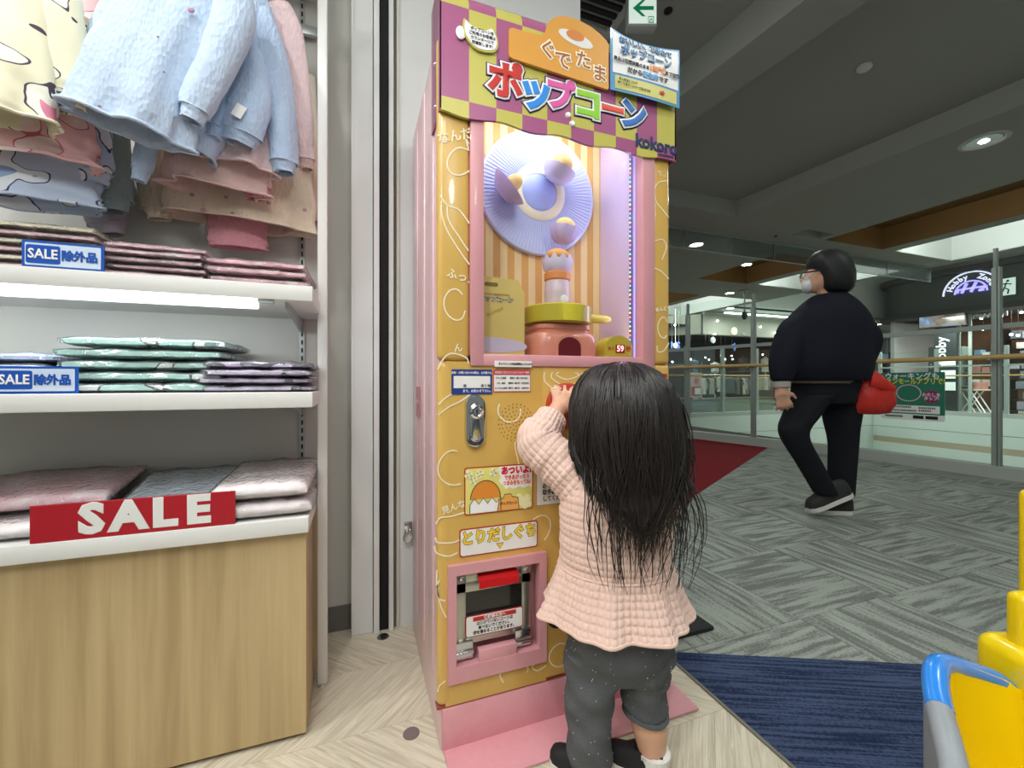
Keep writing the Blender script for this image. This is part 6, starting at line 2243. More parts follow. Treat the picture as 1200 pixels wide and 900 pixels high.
pal1 = [(200, 206, 214), (120, 150, 180), (214, 190, 176), (90, 110, 140), (226, 226, 222), (176, 120, 110)]
pal2 = [(150, 156, 160), (96, 104, 112), (190, 194, 196), (120, 120, 130), (210, 206, 200)]
yy = lambda u, X: onX(u, 440, X).y
rack('white shelf rack with blue and pale boxes behind the shop glass', yy(1162, 17.2), yy(1126, 17.2), 17.2, (0.75, 1.15, 1.6), m_post, 3, 'the white rack', pal1, 1.95)
rack('black shelf rack full of grey boxes beside the steel post', yy(1200, 16.6) - 0.9, yy(1183, 16.6), 16.6, (0.12, 0.40, 0.68, 0.96), m_black, 5, 'the low black rack', pal2, 1.2)
rack('tall dark shelf rack against the brown wall', yy(1205, 18.2) - 0.8, yy(1176, 18.2), 18.2, (1.25, 1.55, 1.85, 2.15), m_black, 9, 'the tall dark rack', pal2, 2.45)
# folding stand
t = thing('folding_stand', 'white folding stand with crossed legs in front of the shop', 'stand', (16.4, (yy(1128, 16.4) + yy(1156, 16.4)) / 2, 0))
ya, yb = yy(1127, 16.4), yy(1156, 16.4)
for x_ in (16.35, 16.65):
    obj('leg', G().tube([(x_, ya, 0.0), (x_, (ya + yb) / 2 - 0.1, 0.62)], 0.016, 8), m_wht, t)
    obj('leg', G().tube([(x_, (ya + yb) / 2 - 0.05, 0.0), (x_, ya, 0.62)], 0.016, 8), m_wht, t)
    obj('leg', G().tube([(x_, yb, 0.0), (x_, (ya + yb) / 2 + 0.05, 0.62)], 0.016, 8), m_wht, t)
obj('top', G().box(16.3, 16.7, yb, ya, 0.62, 0.66, 0.006), M('stand_top', (190, 178, 160), 0.6), t, smooth=False)
rndb = random.Random(12)
y = yb + 0.05
while y < ya - 0.25:
    wd = rndb.uniform(0.16, 0.28)
    cc = pal1[rndb.randrange(len(pal1))]
    tag(obj('goods_box', G().box(16.34, 16.62, y, y + wd, 0.66, 0.66 + rndb.uniform(0.14, 0.26), 0.004), M('goods_%d_%d_%d' % cc, cc, 0.5), smooth=False), 'goods box on the white folding stand', 'box', 'goods boxes on the folding stand')
    y += wd + 0.03
# leaflets on the black banner's side
pA = onX(1107, 445, HX)
for k in range(3):
    o = obj('leaflet', G().box(HX + 0.03, HX + 0.045, pA.y - 0.22, pA.y + 0.10, 0.62 + k * 0.34, 0.86 + k * 0.34, 0.004), m_wht, smooth=False)
    tag(o, 'white leaflet pinned to the foot of the tall lettered panel', 'leaflet', 'leaflets on the lettered panel')
# green running-man exit sign and lamp tube under the fascia
pA, pB = onX(1180.5, 346, HX + 0.3), onX(1198, 329, HX + 0.3)
t = thing('emergency_exit_sign', 'green lit sign with a running figure at the hobby shop', 'exit sign', (HX + 0.3, (pA.y + pB.y) / 2, pA.z))
obj('panel', G().box(HX - 0.12, HX - 0.04, pB.y, pA.y, pA.z, pB.z, 0.01), M('exit_green', (40, 110, 90), 0.5, emit=(40, 130, 100), es=0.4), t, smooth=False)
cy, cz = (pA.y + pB.y) / 2, (pA.z + pB.z) / 2
m_run = M('exit_white', (220, 235, 228), 0.5, emit=(220, 240, 230), es=0.5)
obj('pictogram_field', G().box(HX - 0.126, HX - 0.12, cy - 0.17, cy + 0.13, cz - 0.22, cz + 0.22), m_run, t, smooth=False)
g = G()
g.ball((HX - 0.13, cy - 0.03, cz + 0.15), (0.006, 0.03, 0.03), 12, 8)
for p0, p1 in (((-0.01, 0.11), (0.03, -0.02)), ((0.03, -0.02), (-0.05, -0.08)), ((-0.05, -0.08), (-0.03, -0.19)), ((0.03, -0.02), (0.06, -0.11)), ((0.06, -0.11), (0.13, -0.16)), ((0.0, 0.09), (-0.10, 0.05)), ((0.01, 0.09), (0.09, 0.06))):
    g.tube([(HX - 0.13, cy + p0[0], cz + p0[1]), (HX - 0.13, cy + p1[0], cz + p1[1])], 0.016, 6)
obj('running_figure', g, M('exit_dark_green', (20, 80, 60), 0.5), t)
p = onX(1186, 352, HX + 0.6)
tag(obj('tube_lamp', G().tube([(HX + 0.6, p.y - 0.25, p.z), (HX + 0.6, p.y + 0.3, p.z)], 0.03, 10), m_lamp), 'short bright tube lamp in the hobby shop ceiling', 'lamp')
for u, v in ((1185, 362), (1197, 366), (1150, 373), (1173, 371), (1185, 392), (1193, 393), (1152, 386)):
    p = onX(u, v, 17.0)
    tag(obj('track_spotlight', G().ball(p, 0.036, 10, 8).tube([p + Vector((0, 0, 0.03)), Vector((p.x, p.y, 2.965))], 0.008, 6, mi=1), [m_lamp, m_black]),
        'tiny bright spotlight in the hobby shop', 'spotlight', 'spotlights in the hobby shop')

# ------------------------------------------------------------------ green poster on the near railing
pa, pb = rail_hit(1033), rail_hit(1108)
pa = pa + Vector((-0.02, -0.005, 0))
pb = pb + Vector((-0.02, -0.005, 0))
dirx = (pb - pa).normalized()
dd = pa.x * math.sin(YAW) + pa.y * math.cos(YAW)
ztop = CAM_H + (HOR - 437) / F_PX * dd
dd2 = pb.x * math.sin(YAW) + pb.y * math.cos(YAW)
zbot = CAM_H + (HOR - 495) / F_PX * dd2
wP = (pb - pa).length
t = thing('railing_poster', 'green poster with white and yellow lettering fixed to the near glass railing', 'poster', (pa.x, pa.y, zbot), math.atan2(dirx.y, dirx.x))
HP = ztop - zbot
obj('sheet', G().prism([(x, 0, z) for x, z in rrect(0, wP, 0, HP, 0.02)], (0, 0.004, 0)), M('poster_offwhite', (226, 232, 226), 0.45), t, local=True, smooth=False)
obj('green_field', G().box(0, wP, -0.002, 0, HP * 0.13, HP), M('poster_green', (34, 116, 92), 0.45), t, local=True, smooth=False)


def ptext(s, size, mat_, x, z, off=0.0, sq=1.0, lift=0.003):
    o = text(s, size, mat_, None, (0, 0, 0), (1, 0, 0), (0, 0, 1), off=off, squash=sq)
    o.parent = t
    o.location = (x * wP, -lift, z * HP)
    return o


p_yel = M('poster_yellow', (226, 210, 60), 0.45)
ptext('ウォーキングも', 0.072, m_wht, 0.50, 0.915, 0.0012, 0.9)
ptext('イオンモールアプリで!', 0.070, p_yel, 0.50, 0.805, 0.0016, 0.74)
obj('round_badge', G().lathe([(0.0, -0.004), (wP * 0.125, -0.004), (wP * 0.125, 0.0)], (wP * 0.81, 0, HP * 0.50), 28, 'Y'), M('poster_plum', (140, 40, 96), 0.45), t, local=True, smooth=False)
ptext('わたしを', 0.040, m_wht, 0.81, 0.535, 0.0007, 0.9, 0.006)
ptext('タップ!', 0.040, m_wht, 0.81, 0.46, 0.0007, 0.9, 0.006)
obj('print_outline', poly_line([(wP * (0.46 + 0.19 * math.cos(a)), HP * (0.57 + 0.17 * math.sin(a))) for a in [2 * PI * k / 36 for k in range(36)]], -0.003, 0.008, 0.001, G(), True), M('poster_rose_line', (220, 180, 200), 0.5), t, local=True, smooth=False)
obj('info_band', G().box(wP * 0.12, wP * 0.93, -0.004, -0.002, HP * 0.155, HP * 0.31), m_blank, t, local=True, smooth=False)
obj('yellow_dot', G().lathe([(0.0, -0.006), (wP * 0.085, -0.006), (wP * 0.085, -0.002)], (wP * 0.09, 0, HP * 0.25), 24, 'Y'), p_yel, t, local=True, smooth=False)
g = G()
rp = random.Random(4)
for row, (x0, x1, z) in enumerate(((0.22, 0.50, 0.275), (0.22, 0.58, 0.20), (0.62, 0.86, 0.265), (0.62, 0.80, 0.21), (0.08, 0.36, 0.075))):
    x = x0
    while x < x1:
        wd = rp.uniform(0.012, 0.03)
        g.box(wP * x, wP * (x + wd), -0.006, -0.004 if row < 4 else 0.0, HP * (z - 0.018), HP * (z + 0.018))
        x += wd + 0.010
obj('small_print', g, M('poster_grey_print', (96, 100, 110), 0.6), t, local=True, smooth=False)['kind'] = 'stuff'
for x0, x1 in ((0.53, 0.69), (0.72, 0.90)):
    obj('store_badge', G().box(wP * x0, wP * x1, -0.003, 0.0, HP * 0.04, HP * 0.105), m_black, t, local=True, smooth=False)
# ================================================================== people
def remesh(g, voxel, it=6):
    me = bpy.data.meshes.new('tmp')
    me.from_pydata(g.v, [], g.f)
    o = bpy.data.objects.new('tmp', me)
    C.objects.link(o)
    md = o.modifiers.new('r', 'REMESH')
    md.mode = 'VOXEL'
    md.voxel_size = voxel
    sm = o.modifiers.new('s', 'SMOOTH')
    sm.iterations = it
    sm.factor = 0.5
    dg = bpy.context.evaluated_depsgraph_get()
    out = bpy.data.meshes.new_from_object(o.evaluated_get(dg))
    bpy.data.objects.remove(o)
    bpy.data.meshes.remove(me)
    out.polygons.foreach_set('use_smooth', [True] * len(out.polygons))
    return out


def body_obj(name, me, mat_, parent):
    me.materials.clear()
    me.materials.append(mat_)
    me.name = name
    return obj(name, me, None, parent, local=True)


m_skin = M('skin', (214, 164, 136), 0.5, noise=(30, 0.03))
m_skin_leg = M('skin_leg', (206, 158, 128), 0.5, noise=(30, 0.03))

# ------------------------------------------------------------------ the child
CD = 0.95                                    # distance of the child's body from the camera, along the view


def L(u, v, d):                               # survey point in the child's own frame (right, away, up)
    return Vector(((u - 600) / F_PX * d - 0.245, d - CD, CAM_H + (HOR - v) / F_PX * d))


org = Vector((CD * math.sin(YAW) + 0.245 * math.cos(YAW), CD * math.cos(YAW) - 0.245 * math.sin(YAW), 0))
kid = thing('person', 'small child with long dark hair in a pale pink quilted jacket reaching for the button', 'person', org, -YAW)

sh_l, sh_r = Vector((-0.104, 0.01, 0.655)), Vector((0.090, 0.01, 0.655))
el_l, wr_l = L(630, 518, 1.0), L(648, 487, 1.045)
hand_l = L(657, 475, 1.066)
el_r, wr_r = Vector((0.118, 0.075, 0.585)), Vector((0.075, 0.135, 0.690))
g = G()
g.ball((0, 0.01, 0.812), (0.078, 0.088, 0.098), 24, 16)          # skull
g.ball((0, 0.055, 0.775), (0.060, 0.050, 0.055), 20, 12)         # face and cheeks
g.ball((0, 0.106, 0.782), (0.010, 0.012, 0.011), 10, 8)          # nose
g.ball((-0.078, 0.015, 0.795), (0.010, 0.014, 0.020), 10, 8)
g.ball((0.078, 0.015, 0.795), (0.010, 0.014, 0.020), 10, 8)
g.tube([(0, 0.0, 0.66), (0, 0.0, 0.70), (0, 0.008, 0.745)], [0.045, 0.040, 0.040], 14)
g.tube([(0, 0, 0.28), (0, 0, 0.36), (0, 0, 0.47), (0, 0, 0.58), (0, 0, 0.65), (0, 0, 0.675)], [0.085, 0.095, 0.09, 0.095, 0.085, 0.04], 20)
g.tube([sh_l * 0.8 + Vector((0, 0, 0.13)), sh_l, el_l, wr_l, hand_l], [0.040, 0.040, 0.030, 0.022, 0.022], 14)
g.tube([sh_r * 0.8 + Vector((0, 0, 0.13)), sh_r, el_r, wr_r], [0.040, 0.040, 0.030, 0.022], 14)
lk, la = L(690, 825, 0.945), L(691, 893, 0.945)
hl = Vector((-0.052, 0.0, 0.29))
rk, ra = L(753, 810, 0.955), L(765, 884, 0.945)
hr = Vector((0.042, 0.0, 0.29))
g.tube([hl, (hl + lk) / 2, lk, (lk + la) / 2 + Vector((0, -0.008, 0)), la], [0.066, 0.056, 0.045, 0.042, 0.032], 16)
g.tube([hr, (hr + rk) / 2, rk, (rk + ra) / 2 + Vector((0, -0.008, 0)), ra], [0.060, 0.050, 0.040, 0.0385, 0.029], 16)


def hand(g, wrist, palm, fdir, side, up, s=1.0, curl=0.25):
    """palm + four fingers + thumb; fdir along the fingers, side towards the thumb, up = back of the hand"""
    f = fdir.normalized()
    sd = (side - f * side.dot(f)).normalized()
    n_ = f.cross(sd)
    if n_.dot(up) < 0:
        n_ = -n_
    mt = Matrix((sd, f, n_)).transposed()
    g.tube([wrist, palm], [0.019 * s, 0.021 * s], 12)
    g.ball(palm, (0.024 * s, 0.026 * s, 0.012 * s), 16, 10, mat=mt)
    for k, (off, ln) in enumerate(((0.017, 0.032), (0.006, 0.037), (-0.006, 0.035), (-0.017, 0.027))):
        b0 = palm + sd * off * s + f * 0.018 * s
        spread = sd * off * 0.55 * s
        p1 = b0 + f * ln * 0.5 * s + spread * 0.6
        p2 = b0 + f * ln * s + spread - n_ * curl * ln * s
        g.tube([b0 - f * 0.006 * s, b0, p1, p2], [0.0068 * s, 0.0068 * s, 0.0064 * s, 0.0052 * s], 8)
        g.ball(p2, 0.0054 * s, 8, 6)
    b0 = palm + sd * 0.018 * s - f * 0.010 * s
    p1 = b0 + sd * 0.016 * s + f * 0.012 * s
    p2 = p1 + sd * 0.008 * s + f * 0.018 * s - n_ * 0.006 * s
    g.tube([b0 - sd * 0.01 * s, b0, p1, p2], [0.009 * s, 0.0085 * s, 0.0075 * s, 0.006 * s], 8)
    g.ball(p2, 0.0062 * s, 8, 6)


hand(g, wr_l, hand_l, Vector((0.10, 0.25, 1.0)), Vector((1, 0, -0.15)), Vector((0, -1, 0.2)), 1.0, 0.35)
hand(g, wr_r, wr_r + Vector((-0.01, 0.012, 0.03)), Vector((-0.2, 0.3, 1.0)), Vector((-1, 0, 0)), Vector((0, -1, 0.2)), 0.95)
body_obj('body', remesh(g, 0.0042, 5), m_skin, kid)
# eyes and mouth (towards the machine)
for sx_ in (-0.028, 0.028):
    obj('eye', G().ball((sx_, 0.098, 0.800), (0.010, 0.006, 0.008), 12, 8), M('eye_dark', (24, 20, 18), 0.2), kid, local=True)
obj('mouth', G().ball((0, 0.103, 0.752), (0.014, 0.004, 0.004), 12, 6), M('lips', (190, 110, 104), 0.4), kid, local=True)

# trousers
m_trou = M('grey_speckle_jersey', (92, 95, 98), 0.9, noise=(160, 0.18), bump=(300, 0.3), spec=0.15)


def wobble_tube(path, rads, n=40, seg=7, seed=0, amp=0.05, freq=5.0):
    rnd = random.Random(seed)
    ph = [rnd.uniform(0, 6.28) for _ in range(4)]
    P = smooth_curve(path, seg)
    R = smooth_curve([Vector((r_ if not isinstance(r_, tuple) else r_[0], r_ if not isinstance(r_, tuple) else r_[1], 0)) for r_ in rads], seg)
    rings = []
    for i, (p, r_) in enumerate(zip(P, R)):
        s = i / (len(P) - 1)
        ring = []
        for k in range(n):
            a = 2 * PI * k / n
            w_ = 1 + amp * (math.sin(freq * 6.28 * s + 2 * a + ph[0]) * 0.6 + math.sin(freq * 11 * s - 3 * a + ph[1]) * 0.4) + 0.02 * math.sin(4 * a + ph[2])
            ring.append(p + Vector((math.cos(a) * r_.x * w_, math.sin(a) * r_.y * w_, 0)))
        rings.append(ring)
    return G().loft(rings)


hipc = Vector((0.0, 0.0, 0.37))
g = G()
g.v, g.f = [], []
a_ = wobble_tube([(-0.008, 0, 0.42), (-0.008, 0, 0.36), (-0.006, -0.006, 0.30), (-0.004, -0.002, 0.235)], [(0.100, 0.090), (0.110, 0.100), (0.114, 0.102), (0.070, 0.070)], seed=1, amp=0.015, n=44)
g.add(a_.v, a_.f)
kl = (hl + lk) / 2
kr = (hr + rk) / 2
a_ = wobble_tube([hl + Vector((-0.004, -0.005, 0.0)), kl + Vector((-0.002, -0.004, 0)), lk, (lk + la) / 2, la + Vector((0, 0, 0.0))], [(0.070, 0.078), (0.062, 0.066), (0.053, 0.056), (0.050, 0.052), (0.048, 0.050)], seed=2, amp=0.085, freq=2.6)
g.add(a_.v, a_.f)
kneeend = L(756, 832, 0.95)
a_ = wobble_tube([hr + Vector((0.006, -0.005, 0.0)), kr + Vector((0.0, -0.004, 0)), rk + Vector((0, 0, 0.03)), kneeend], [(0.068, 0.078), (0.062, 0.066), (0.056, 0.058), (0.045, 0.048)], seed=3, amp=0.09, freq=2.2)
g.add(a_.v, a_.f)
me = remesh(g, 0.0040, 6)
tro = body_obj('trousers', me, m_trou, kid)
g = G()
rnd = random.Random(5)
vs = [v for v in me.vertices if v.normal.y < 0.3]
for k in range(90):
    v = vs[rnd.randrange(len(vs))]
    g.ball(v.co + v.normal * 0.0003, 0.0011, 6, 4)
sp = obj('speckles', g, M('speckle_white', (214, 214, 210), 0.8), tro, local=True)
sp['kind'] = 'stuff'

# socks and shoes
m_sock = M('white_sock', (232, 232, 228), 0.9, bump=(260, 0.3))
m_shoe = M('black_canvas', (24, 24, 26), 0.7)
m_sole = M('sole_white', (224, 222, 216), 0.6)


def shoe(heel, ang, ln, parent, side_name, mats=(m_shoe, m_sole), hgt=0.05, z0=0.0, pitch=0.0, laces=True, wd=1.0):
    """low trainer; heel point on the ground, ang = heading of the toe in the owner's frame"""
    f = Vector((math.cos(ang), math.sin(ang), 0))
    s = Vector((-f.y, f.x, 0))
    rot = Matrix.Rotation(pitch, 3, s)
    base = Vector(heel)

    def T(a, b2, z):
        return base + rot @ (f * a * ln + s * b2 * ln * wd + Vector((0, 0, z)))
    prof = [(-0.04, 0.10), (0.05, 0.17), (0.25, 0.175), (0.50, 0.185), (0.72, 0.20), (0.90, 0.16), (0.99, 0.07)]
    out = [(a, w_) for a, w_ in prof] + [(a, -w_) for a, w_ in reversed(prof)]
    g1 = G()
    r0 = [T(a, b2, z0 + 0.001) for a, b2 in out]
    r1 = [T(a, b2 * 1.04, z0 + hgt * 0.16) for a, b2 in out]
    r2 = [T(a, b2 * 1.02, z0 + hgt * 0.34) for a, b2 in out]
    g1.loft([r0, r1, r2])
    so = obj('shoe', G().loft([[T(a, b2 * 0.97, z0 + hgt * 0.30) for a, b2 in out],
                               [T(a * 0.99, b2 * 0.95, z0 + hgt * (0.75 if a > 0.6 else 0.9)) for a, b2 in out],
                               [T(a * 0.92 + 0.02, b2 * 0.70, z0 + hgt * (0.95 if a > 0.6 else 1.35)) for a, b2 in out],
                               [T(a * 0.55 + 0.04, b2 * 0.45, z0 + hgt * (1.25 if a > 0.3 else 1.45)) for a, b2 in out]]), mats[0], parent, local=True, angle=60)
    obj('sole', g1, mats[1], so, local=True, angle=60)
    if laces:
        for k in range(3):
            a = 0.50 + 0.11 * k
            z = z0 + hgt * (1.20 - 0.11 * k)
            obj('lace', G().tube([T(a, -0.10, z - 0.003), T(a, 0, z + 0.003), T(a, 0.10, z - 0.003)], 0.0022, 6), mats[0], so, local=True)
    return so


obj('sock', G().tube([ra + Vector((0.0, 0.0, 0.012)), ra, (ra.x + 0.002, ra.y - 0.004, 0.055), (ra.x, ra.y, 0.028)], [0.036, 0.0375, 0.035, 0.034], 20), m_sock, kid, local=True)
shoe((ra.x + 0.014, ra.y - 0.022, 0.0), math.radians(150), 0.128, kid, 'r', hgt=0.044)
obj('trouser_cuff', G().tube([(kneeend.x + 0.046 * math.cos(a), kneeend.y + 0.049 * math.sin(a), kneeend.z + 0.004 * math.sin(2 * a)) for a in [2 * PI * k / 40 for k in range(41)]], 0.005, 8), m_trou, tro, local=True)
obj('sock', G().tube([la, (la.x, la.y, 0.05), (la.x, la.y, 0.028)], [0.036, 0.035, 0.033], 20), m_sock, kid, local=True)
shoe((la.x + 0.028, la.y - 0.030, 0.0), math.radians(152), 0.128, kid, 'l', hgt=0.044)

# quilted jacket: torso with peplum
m_quilt = M('quilted_shell_pink_jacket', (226, 194, 180), 0.85, spec=0.2, bump=(500, 0.15), sheen=0.2)
CELL = 0.0138


def quilt(a):
    return abs(math.sin(PI * a)) ** 0.36


def quilted(path, rads, n_around, seg, cell=CELL, puff=0.0044, fold=None, close_top=True, ring_axis=None, name='jacket', taper_quilt=True, solid=0.004, wr=0.0, seed=0):
    """tube with stitched squares; path from hem up; rads (rx, ry)"""
    rnd = random.Random(seed)
    ph = [rnd.uniform(0, 6.28) for _ in range(6)]
    P = smooth_curve(path, seg)
    R = smooth_curve([Vector((r_[0], r_[1], 0)) for r_ in rads], seg)
    # dense resampling
    tot = [0.0]
    for i in range(1, len(P)):
        tot.append(tot[-1] + (P[i] - P[i - 1]).length)
    Lh = tot[-1]
    m_ = max(8, int(Lh / cell * 7))
    pts, rr = [], []
    j = 0
    for i in range(m_ + 1):
        t_ = Lh * i / m_
        while j < len(tot) - 2 and tot[j + 1] < t_:
            j += 1
        k = (t_ - tot[j]) / max(1e-9, tot[j + 1] - tot[j])
        pts.append(P[j].lerp(P[j + 1], k))
        rr.append(R[j].lerp(R[j + 1], k))
    circ = 2 * PI * (max(r_.x for r_ in R) * 0.5 + sum(r_.x for r_ in R) / len(R) * 0.5)
    nc = max(6, int(circ / cell))
    n_ = nc * 7
    rings = []
    ex_prev = None
    for i, (p, r_) in enumerate(zip(pts, rr)):
        t_ = (pts[min(i + 2, m_)] - pts[max(i - 2, 0)]).normalized()
        if ring_axis is None:
            if ex_prev is None:
                ex_prev = Vector((1, 0, 0))
                if abs(t_.x) > 0.9:
                    ex_prev = Vector((0, 1, 0))
            ex = (ex_prev - t_ * ex_prev.dot(t_)).normalized()
            ex_prev = ex
            ey = t_.cross(ex)
        else:
            ex, ey = Vector((1, 0, 0)), Vector((0, 1, 0))
        s = i / m_
        qs = quilt(Lh * s / cell)
        ring = []
        for k in range(n_):
            a = 2 * PI * k / n_
            q = quilt(nc * k / n_) * qs
            f = 1.0
            if fold:
                f = fold(a, s, ph)
            if wr:
                f += wr * (math.sin(9 * s * 3 + 2 * a + ph[0]) * 0.5 + math.sin(15 * s * 3 - a + ph[1]) * 0.5)
            x, y = math.cos(a) * (r_.x * f + puff * q), math.sin(a) * (r_.y * f + puff * q)
            ring.append(p + ex * x + ey * y)
        rings.append(ring)
    return G().loft(rings, True, True, True)


def pep(a, s, ph):
    # gathered folds that die out at the seam (s runs hem -> seam)
    k = (1 - s) ** 0.8
    return 1 + k * (0.055 * math.sin(7 * a + ph[0]) + 0.035 * math.sin(11 * a + ph[1]) + 0.02 * math.sin(17 * a + ph[2])) + 0.012 * math.sin(23 * a + ph[3]) * s


torso_path = [(-0.012, 0.0, 0.470), (-0.012, 0.0, 0.53), (-0.010, 0.002, 0.60), (-0.006, 0.004, 0.645), (0.0, 0.006, 0.675), (0.0, 0.006, 0.695)]
torso_r = [(0.122, 0.104), (0.121, 0.104), (0.123, 0.100), (0.116, 0.088), (0.088, 0.068), (0.055, 0.055)]
jk = obj('jacket', quilted(torso_path, torso_r, 0, 8, wr=0.010, seed=4), m_quilt, kid, local=True, angle=180)
obj('peplum', quilted([(-0.014, -0.004, 0.372), (-0.014, -0.002, 0.40), (-0.013, 0, 0.435), (-0.012, 0, 0.472)], [(0.161, 0.142), (0.149, 0.130), (0.136, 0.118), (0.124, 0.106)], 0, 8, fold=pep, seed=9, ring_axis=1), m_quilt, jk, local=True, angle=180)
ring = [(-0.012 + math.cos(a) * 0.1255, math.sin(a) * 0.1075, 0.471) for a in [2 * PI * k / 60 for k in range(61)]]
obj('waist_seam', G().tube(ring, 0.003, 6), m_quilt, jk, local=True)
ring = []
for k in range(121):
    a = 2 * PI * k / 120
    rnd9 = random.Random(9)
    ph9 = [rnd9.uniform(0, 6.28) for _ in range(6)]
    f = pep(a, 0.0, ph9)
    ring.append((-0.014 + math.cos(a) * 0.1615 * f, -0.004 + math.sin(a) * 0.1425 * f, 0.372))
obj('hem', G().tube(ring, 0.0042, 8), m_quilt, jk, local=True)
slv = lambda a, b2, c, r0, r1, r2, sd: quilted([c, (b2 + c) / 2, b2, (a + b2) / 2, a], [r2, ((r1[0] + r2[0]) / 2, (r1[1] + r2[1]) / 2), r1, ((r1[0] + r0[0]) / 2, (r1[1] + r0[1]) / 2), r0], 0, 8, wr=0.045, seed=sd, puff=0.0038)
obj('sleeve', slv(sh_l + Vector((0.018, 0, -0.010)), el_l, wr_l, (0.056, 0.060), (0.049, 0.049), (0.033, 0.033), 21), m_quilt, jk, local=True, angle=180)
obj('sleeve', slv(sh_r + Vector((-0.018, 0, -0.010)), el_r, wr_r, (0.056, 0.060), (0.046, 0.046), (0.032, 0.032), 22), m_quilt, jk, local=True, angle=180)

# hair: dense cap and long loose strands
m_hair, nt, b = nodes_of('dark_brown_hair', (32, 26, 23), 0.40)
b.inputs['Specular IOR Level'].default_value = 0.6
HZ = [0.924, 0.918, 0.900, 0.870, 0.830, 0.780, 0.735, 0.695, 0.655, 0.615, 0.575, 0.535, 0.495]
#     rx, ry, centre x, centre y
HR = [(0.010, 0.012, 0.0, -0.004), (0.046, 0.048, 0.0, -0.004), (0.080, 0.084, 0.0, -0.004), (0.103, 0.104, 0.002, -0.006), (0.115, 0.112, 0.003, -0.010), (0.119, 0.112, 0.005, -0.016),
      (0.118, 0.104, 0.008, -0.022), (0.112, 0.096, 0.012, -0.026), (0.100, 0.090, 0.014, -0.030), (0.082, 0.088, 0.012, -0.034), (0.064, 0.086, 0.008, -0.036), (0.048, 0.086, 0.004, -0.038), (0.036, 0.086, 0.002, -0.040)]


def hsec(z):
    if z >= HZ[0]:
        return HR[0]
    if z <= HZ[-1]:
        return HR[-1]
    for i in range(len(HZ) - 1):
        if HZ[i] >= z >= HZ[i + 1]:
            k = (HZ[i] - z) / (HZ[i] - HZ[i + 1])
            return tuple(HR[i][q] * (1 - k) + HR[i + 1][q] * k for q in range(4))


def surf(a, z, grow=1.0):
    rx, ry, cx_, cy_ = hsec(z)
    y = math.sin(a) * ry * grow
    if y > 0:
        y *= 0.72
    return Vector((cx_ + math.cos(a) * rx * grow, cy_ + y, z))


rings = []
for z in (0.923, 0.918, 0.908, 0.895, 0.875, 0.85, 0.82, 0.79, 0.76, 0.73, 0.70, 0.675, 0.65, 0.63, 0.61, 0.595, 0.58):
    ring = []
    for k in range(96):
        a = 2 * PI * k / 96
        f = 0.965 + 0.016 * math.sin(13 * a + 9 * z) + 0.014 * math.sin(29 * a + 14 * z)
        if z < 0.67:
            f *= max(0.04, 1 - ((0.67 - z) / 0.09) ** 1.6)
        p = surf(a, z, f)
        if z < 0.67:
            p.y -= 0.075 * min(1.0, (0.67 - z) / 0.08)
        ring.append(p)
    rings.append(ring)
hair = obj('hair', G().loft(rings), m_hair, kid, local=True, angle=180)
rnd = random.Random(77)
g = G()


def strand(a, z0, zend, am, dr, ph1, ph2, r0, jit):
    m_ = 18
    pts, rad = [], []
    for i in range(m_ + 1):
        s = i / m_
        z = z0 + (zend - z0) * s
        aa = a + dr * s
        p = surf(aa, z)
        out = Vector((math.cos(aa), math.sin(aa), 0))
        tan = Vector((-math.sin(aa), math.cos(aa), 0))
        wv = am * (0.25 + 1.3 * s * s)
        lift = 0.0015 + jit * s + wv * 0.5 * math.sin(7 * s + ph1)
        p = p + out * lift + tan * wv * math.sin(8.5 * s + ph2)
        if s > 0.9:
            p.x += (0.010 * math.sin(ph1)) * (s - 0.9) / 0.1
        pts.append(p)
        rad.append(r0 * (1 - 0.8 * s ** 2.5))
    g.tube(pts, rad, 4)


# locks: clumps of strands that wave together
for c in range(120):
    a = rnd.uniform(PI * 0.92, PI * 2.08)
    back = max(0.0, -math.sin(a))
    base_end = 0.68 - 0.13 * back * rnd.uniform(0.3, 1.1) - (0.03 if rnd.random() < 0.3 else 0)
    am = rnd.uniform(0.003, 0.011)
    dr = rnd.uniform(-0.35, 0.35)
    p1, p2 = rnd.uniform(0, 6.28), rnd.uniform(0, 6.28)
    jit = rnd.uniform(-0.003, 0.009)
    z0 = rnd.choice((0.921, 0.917, 0.908, 0.895, 0.875, 0.85))
    for k in range(9):
        strand(a + rnd.uniform(-0.07, 0.07), z0 + rnd.uniform(-0.012, 0.003), max(0.487, base_end + rnd.uniform(-0.022, 0.03)), am * rnd.uniform(0.8, 1.2), dr + rnd.uniform(-0.06, 0.06),
               p1 + rnd.uniform(-0.4, 0.4), p2 + rnd.uniform(-0.4, 0.4), rnd.uniform(0.0009, 0.0019), jit + rnd.uniform(-0.002, 0.003))
# flying strands at the right side of the head
for k in range(60):
    b0 = Vector((0.106 + rnd.uniform(-0.012, 0.006), -0.03 + rnd.uniform(-0.03, 0.03), 0.81 + rnd.uniform(-0.05, 0.05)))
    out = rnd.uniform(0.012, 0.046)
    zend = rnd.uniform(0.565, 0.66)
    q1 = rnd.uniform(-0.6, 0.6)
    pts = []
    for i in range(15):
        s = i / 14
        pts.append(b0 + Vector((out * math.sin(PI * min(1, s * (0.80 + 0.1 * q1))) - 0.010 * s + 0.004 * math.sin(7 * s + q1 * 5), -0.02 * s, (zend - b0.z) * s)))
    g.tube(pts, [0.0015 * (1 - 0.7 * i / 14) for i in range(15)], 4)
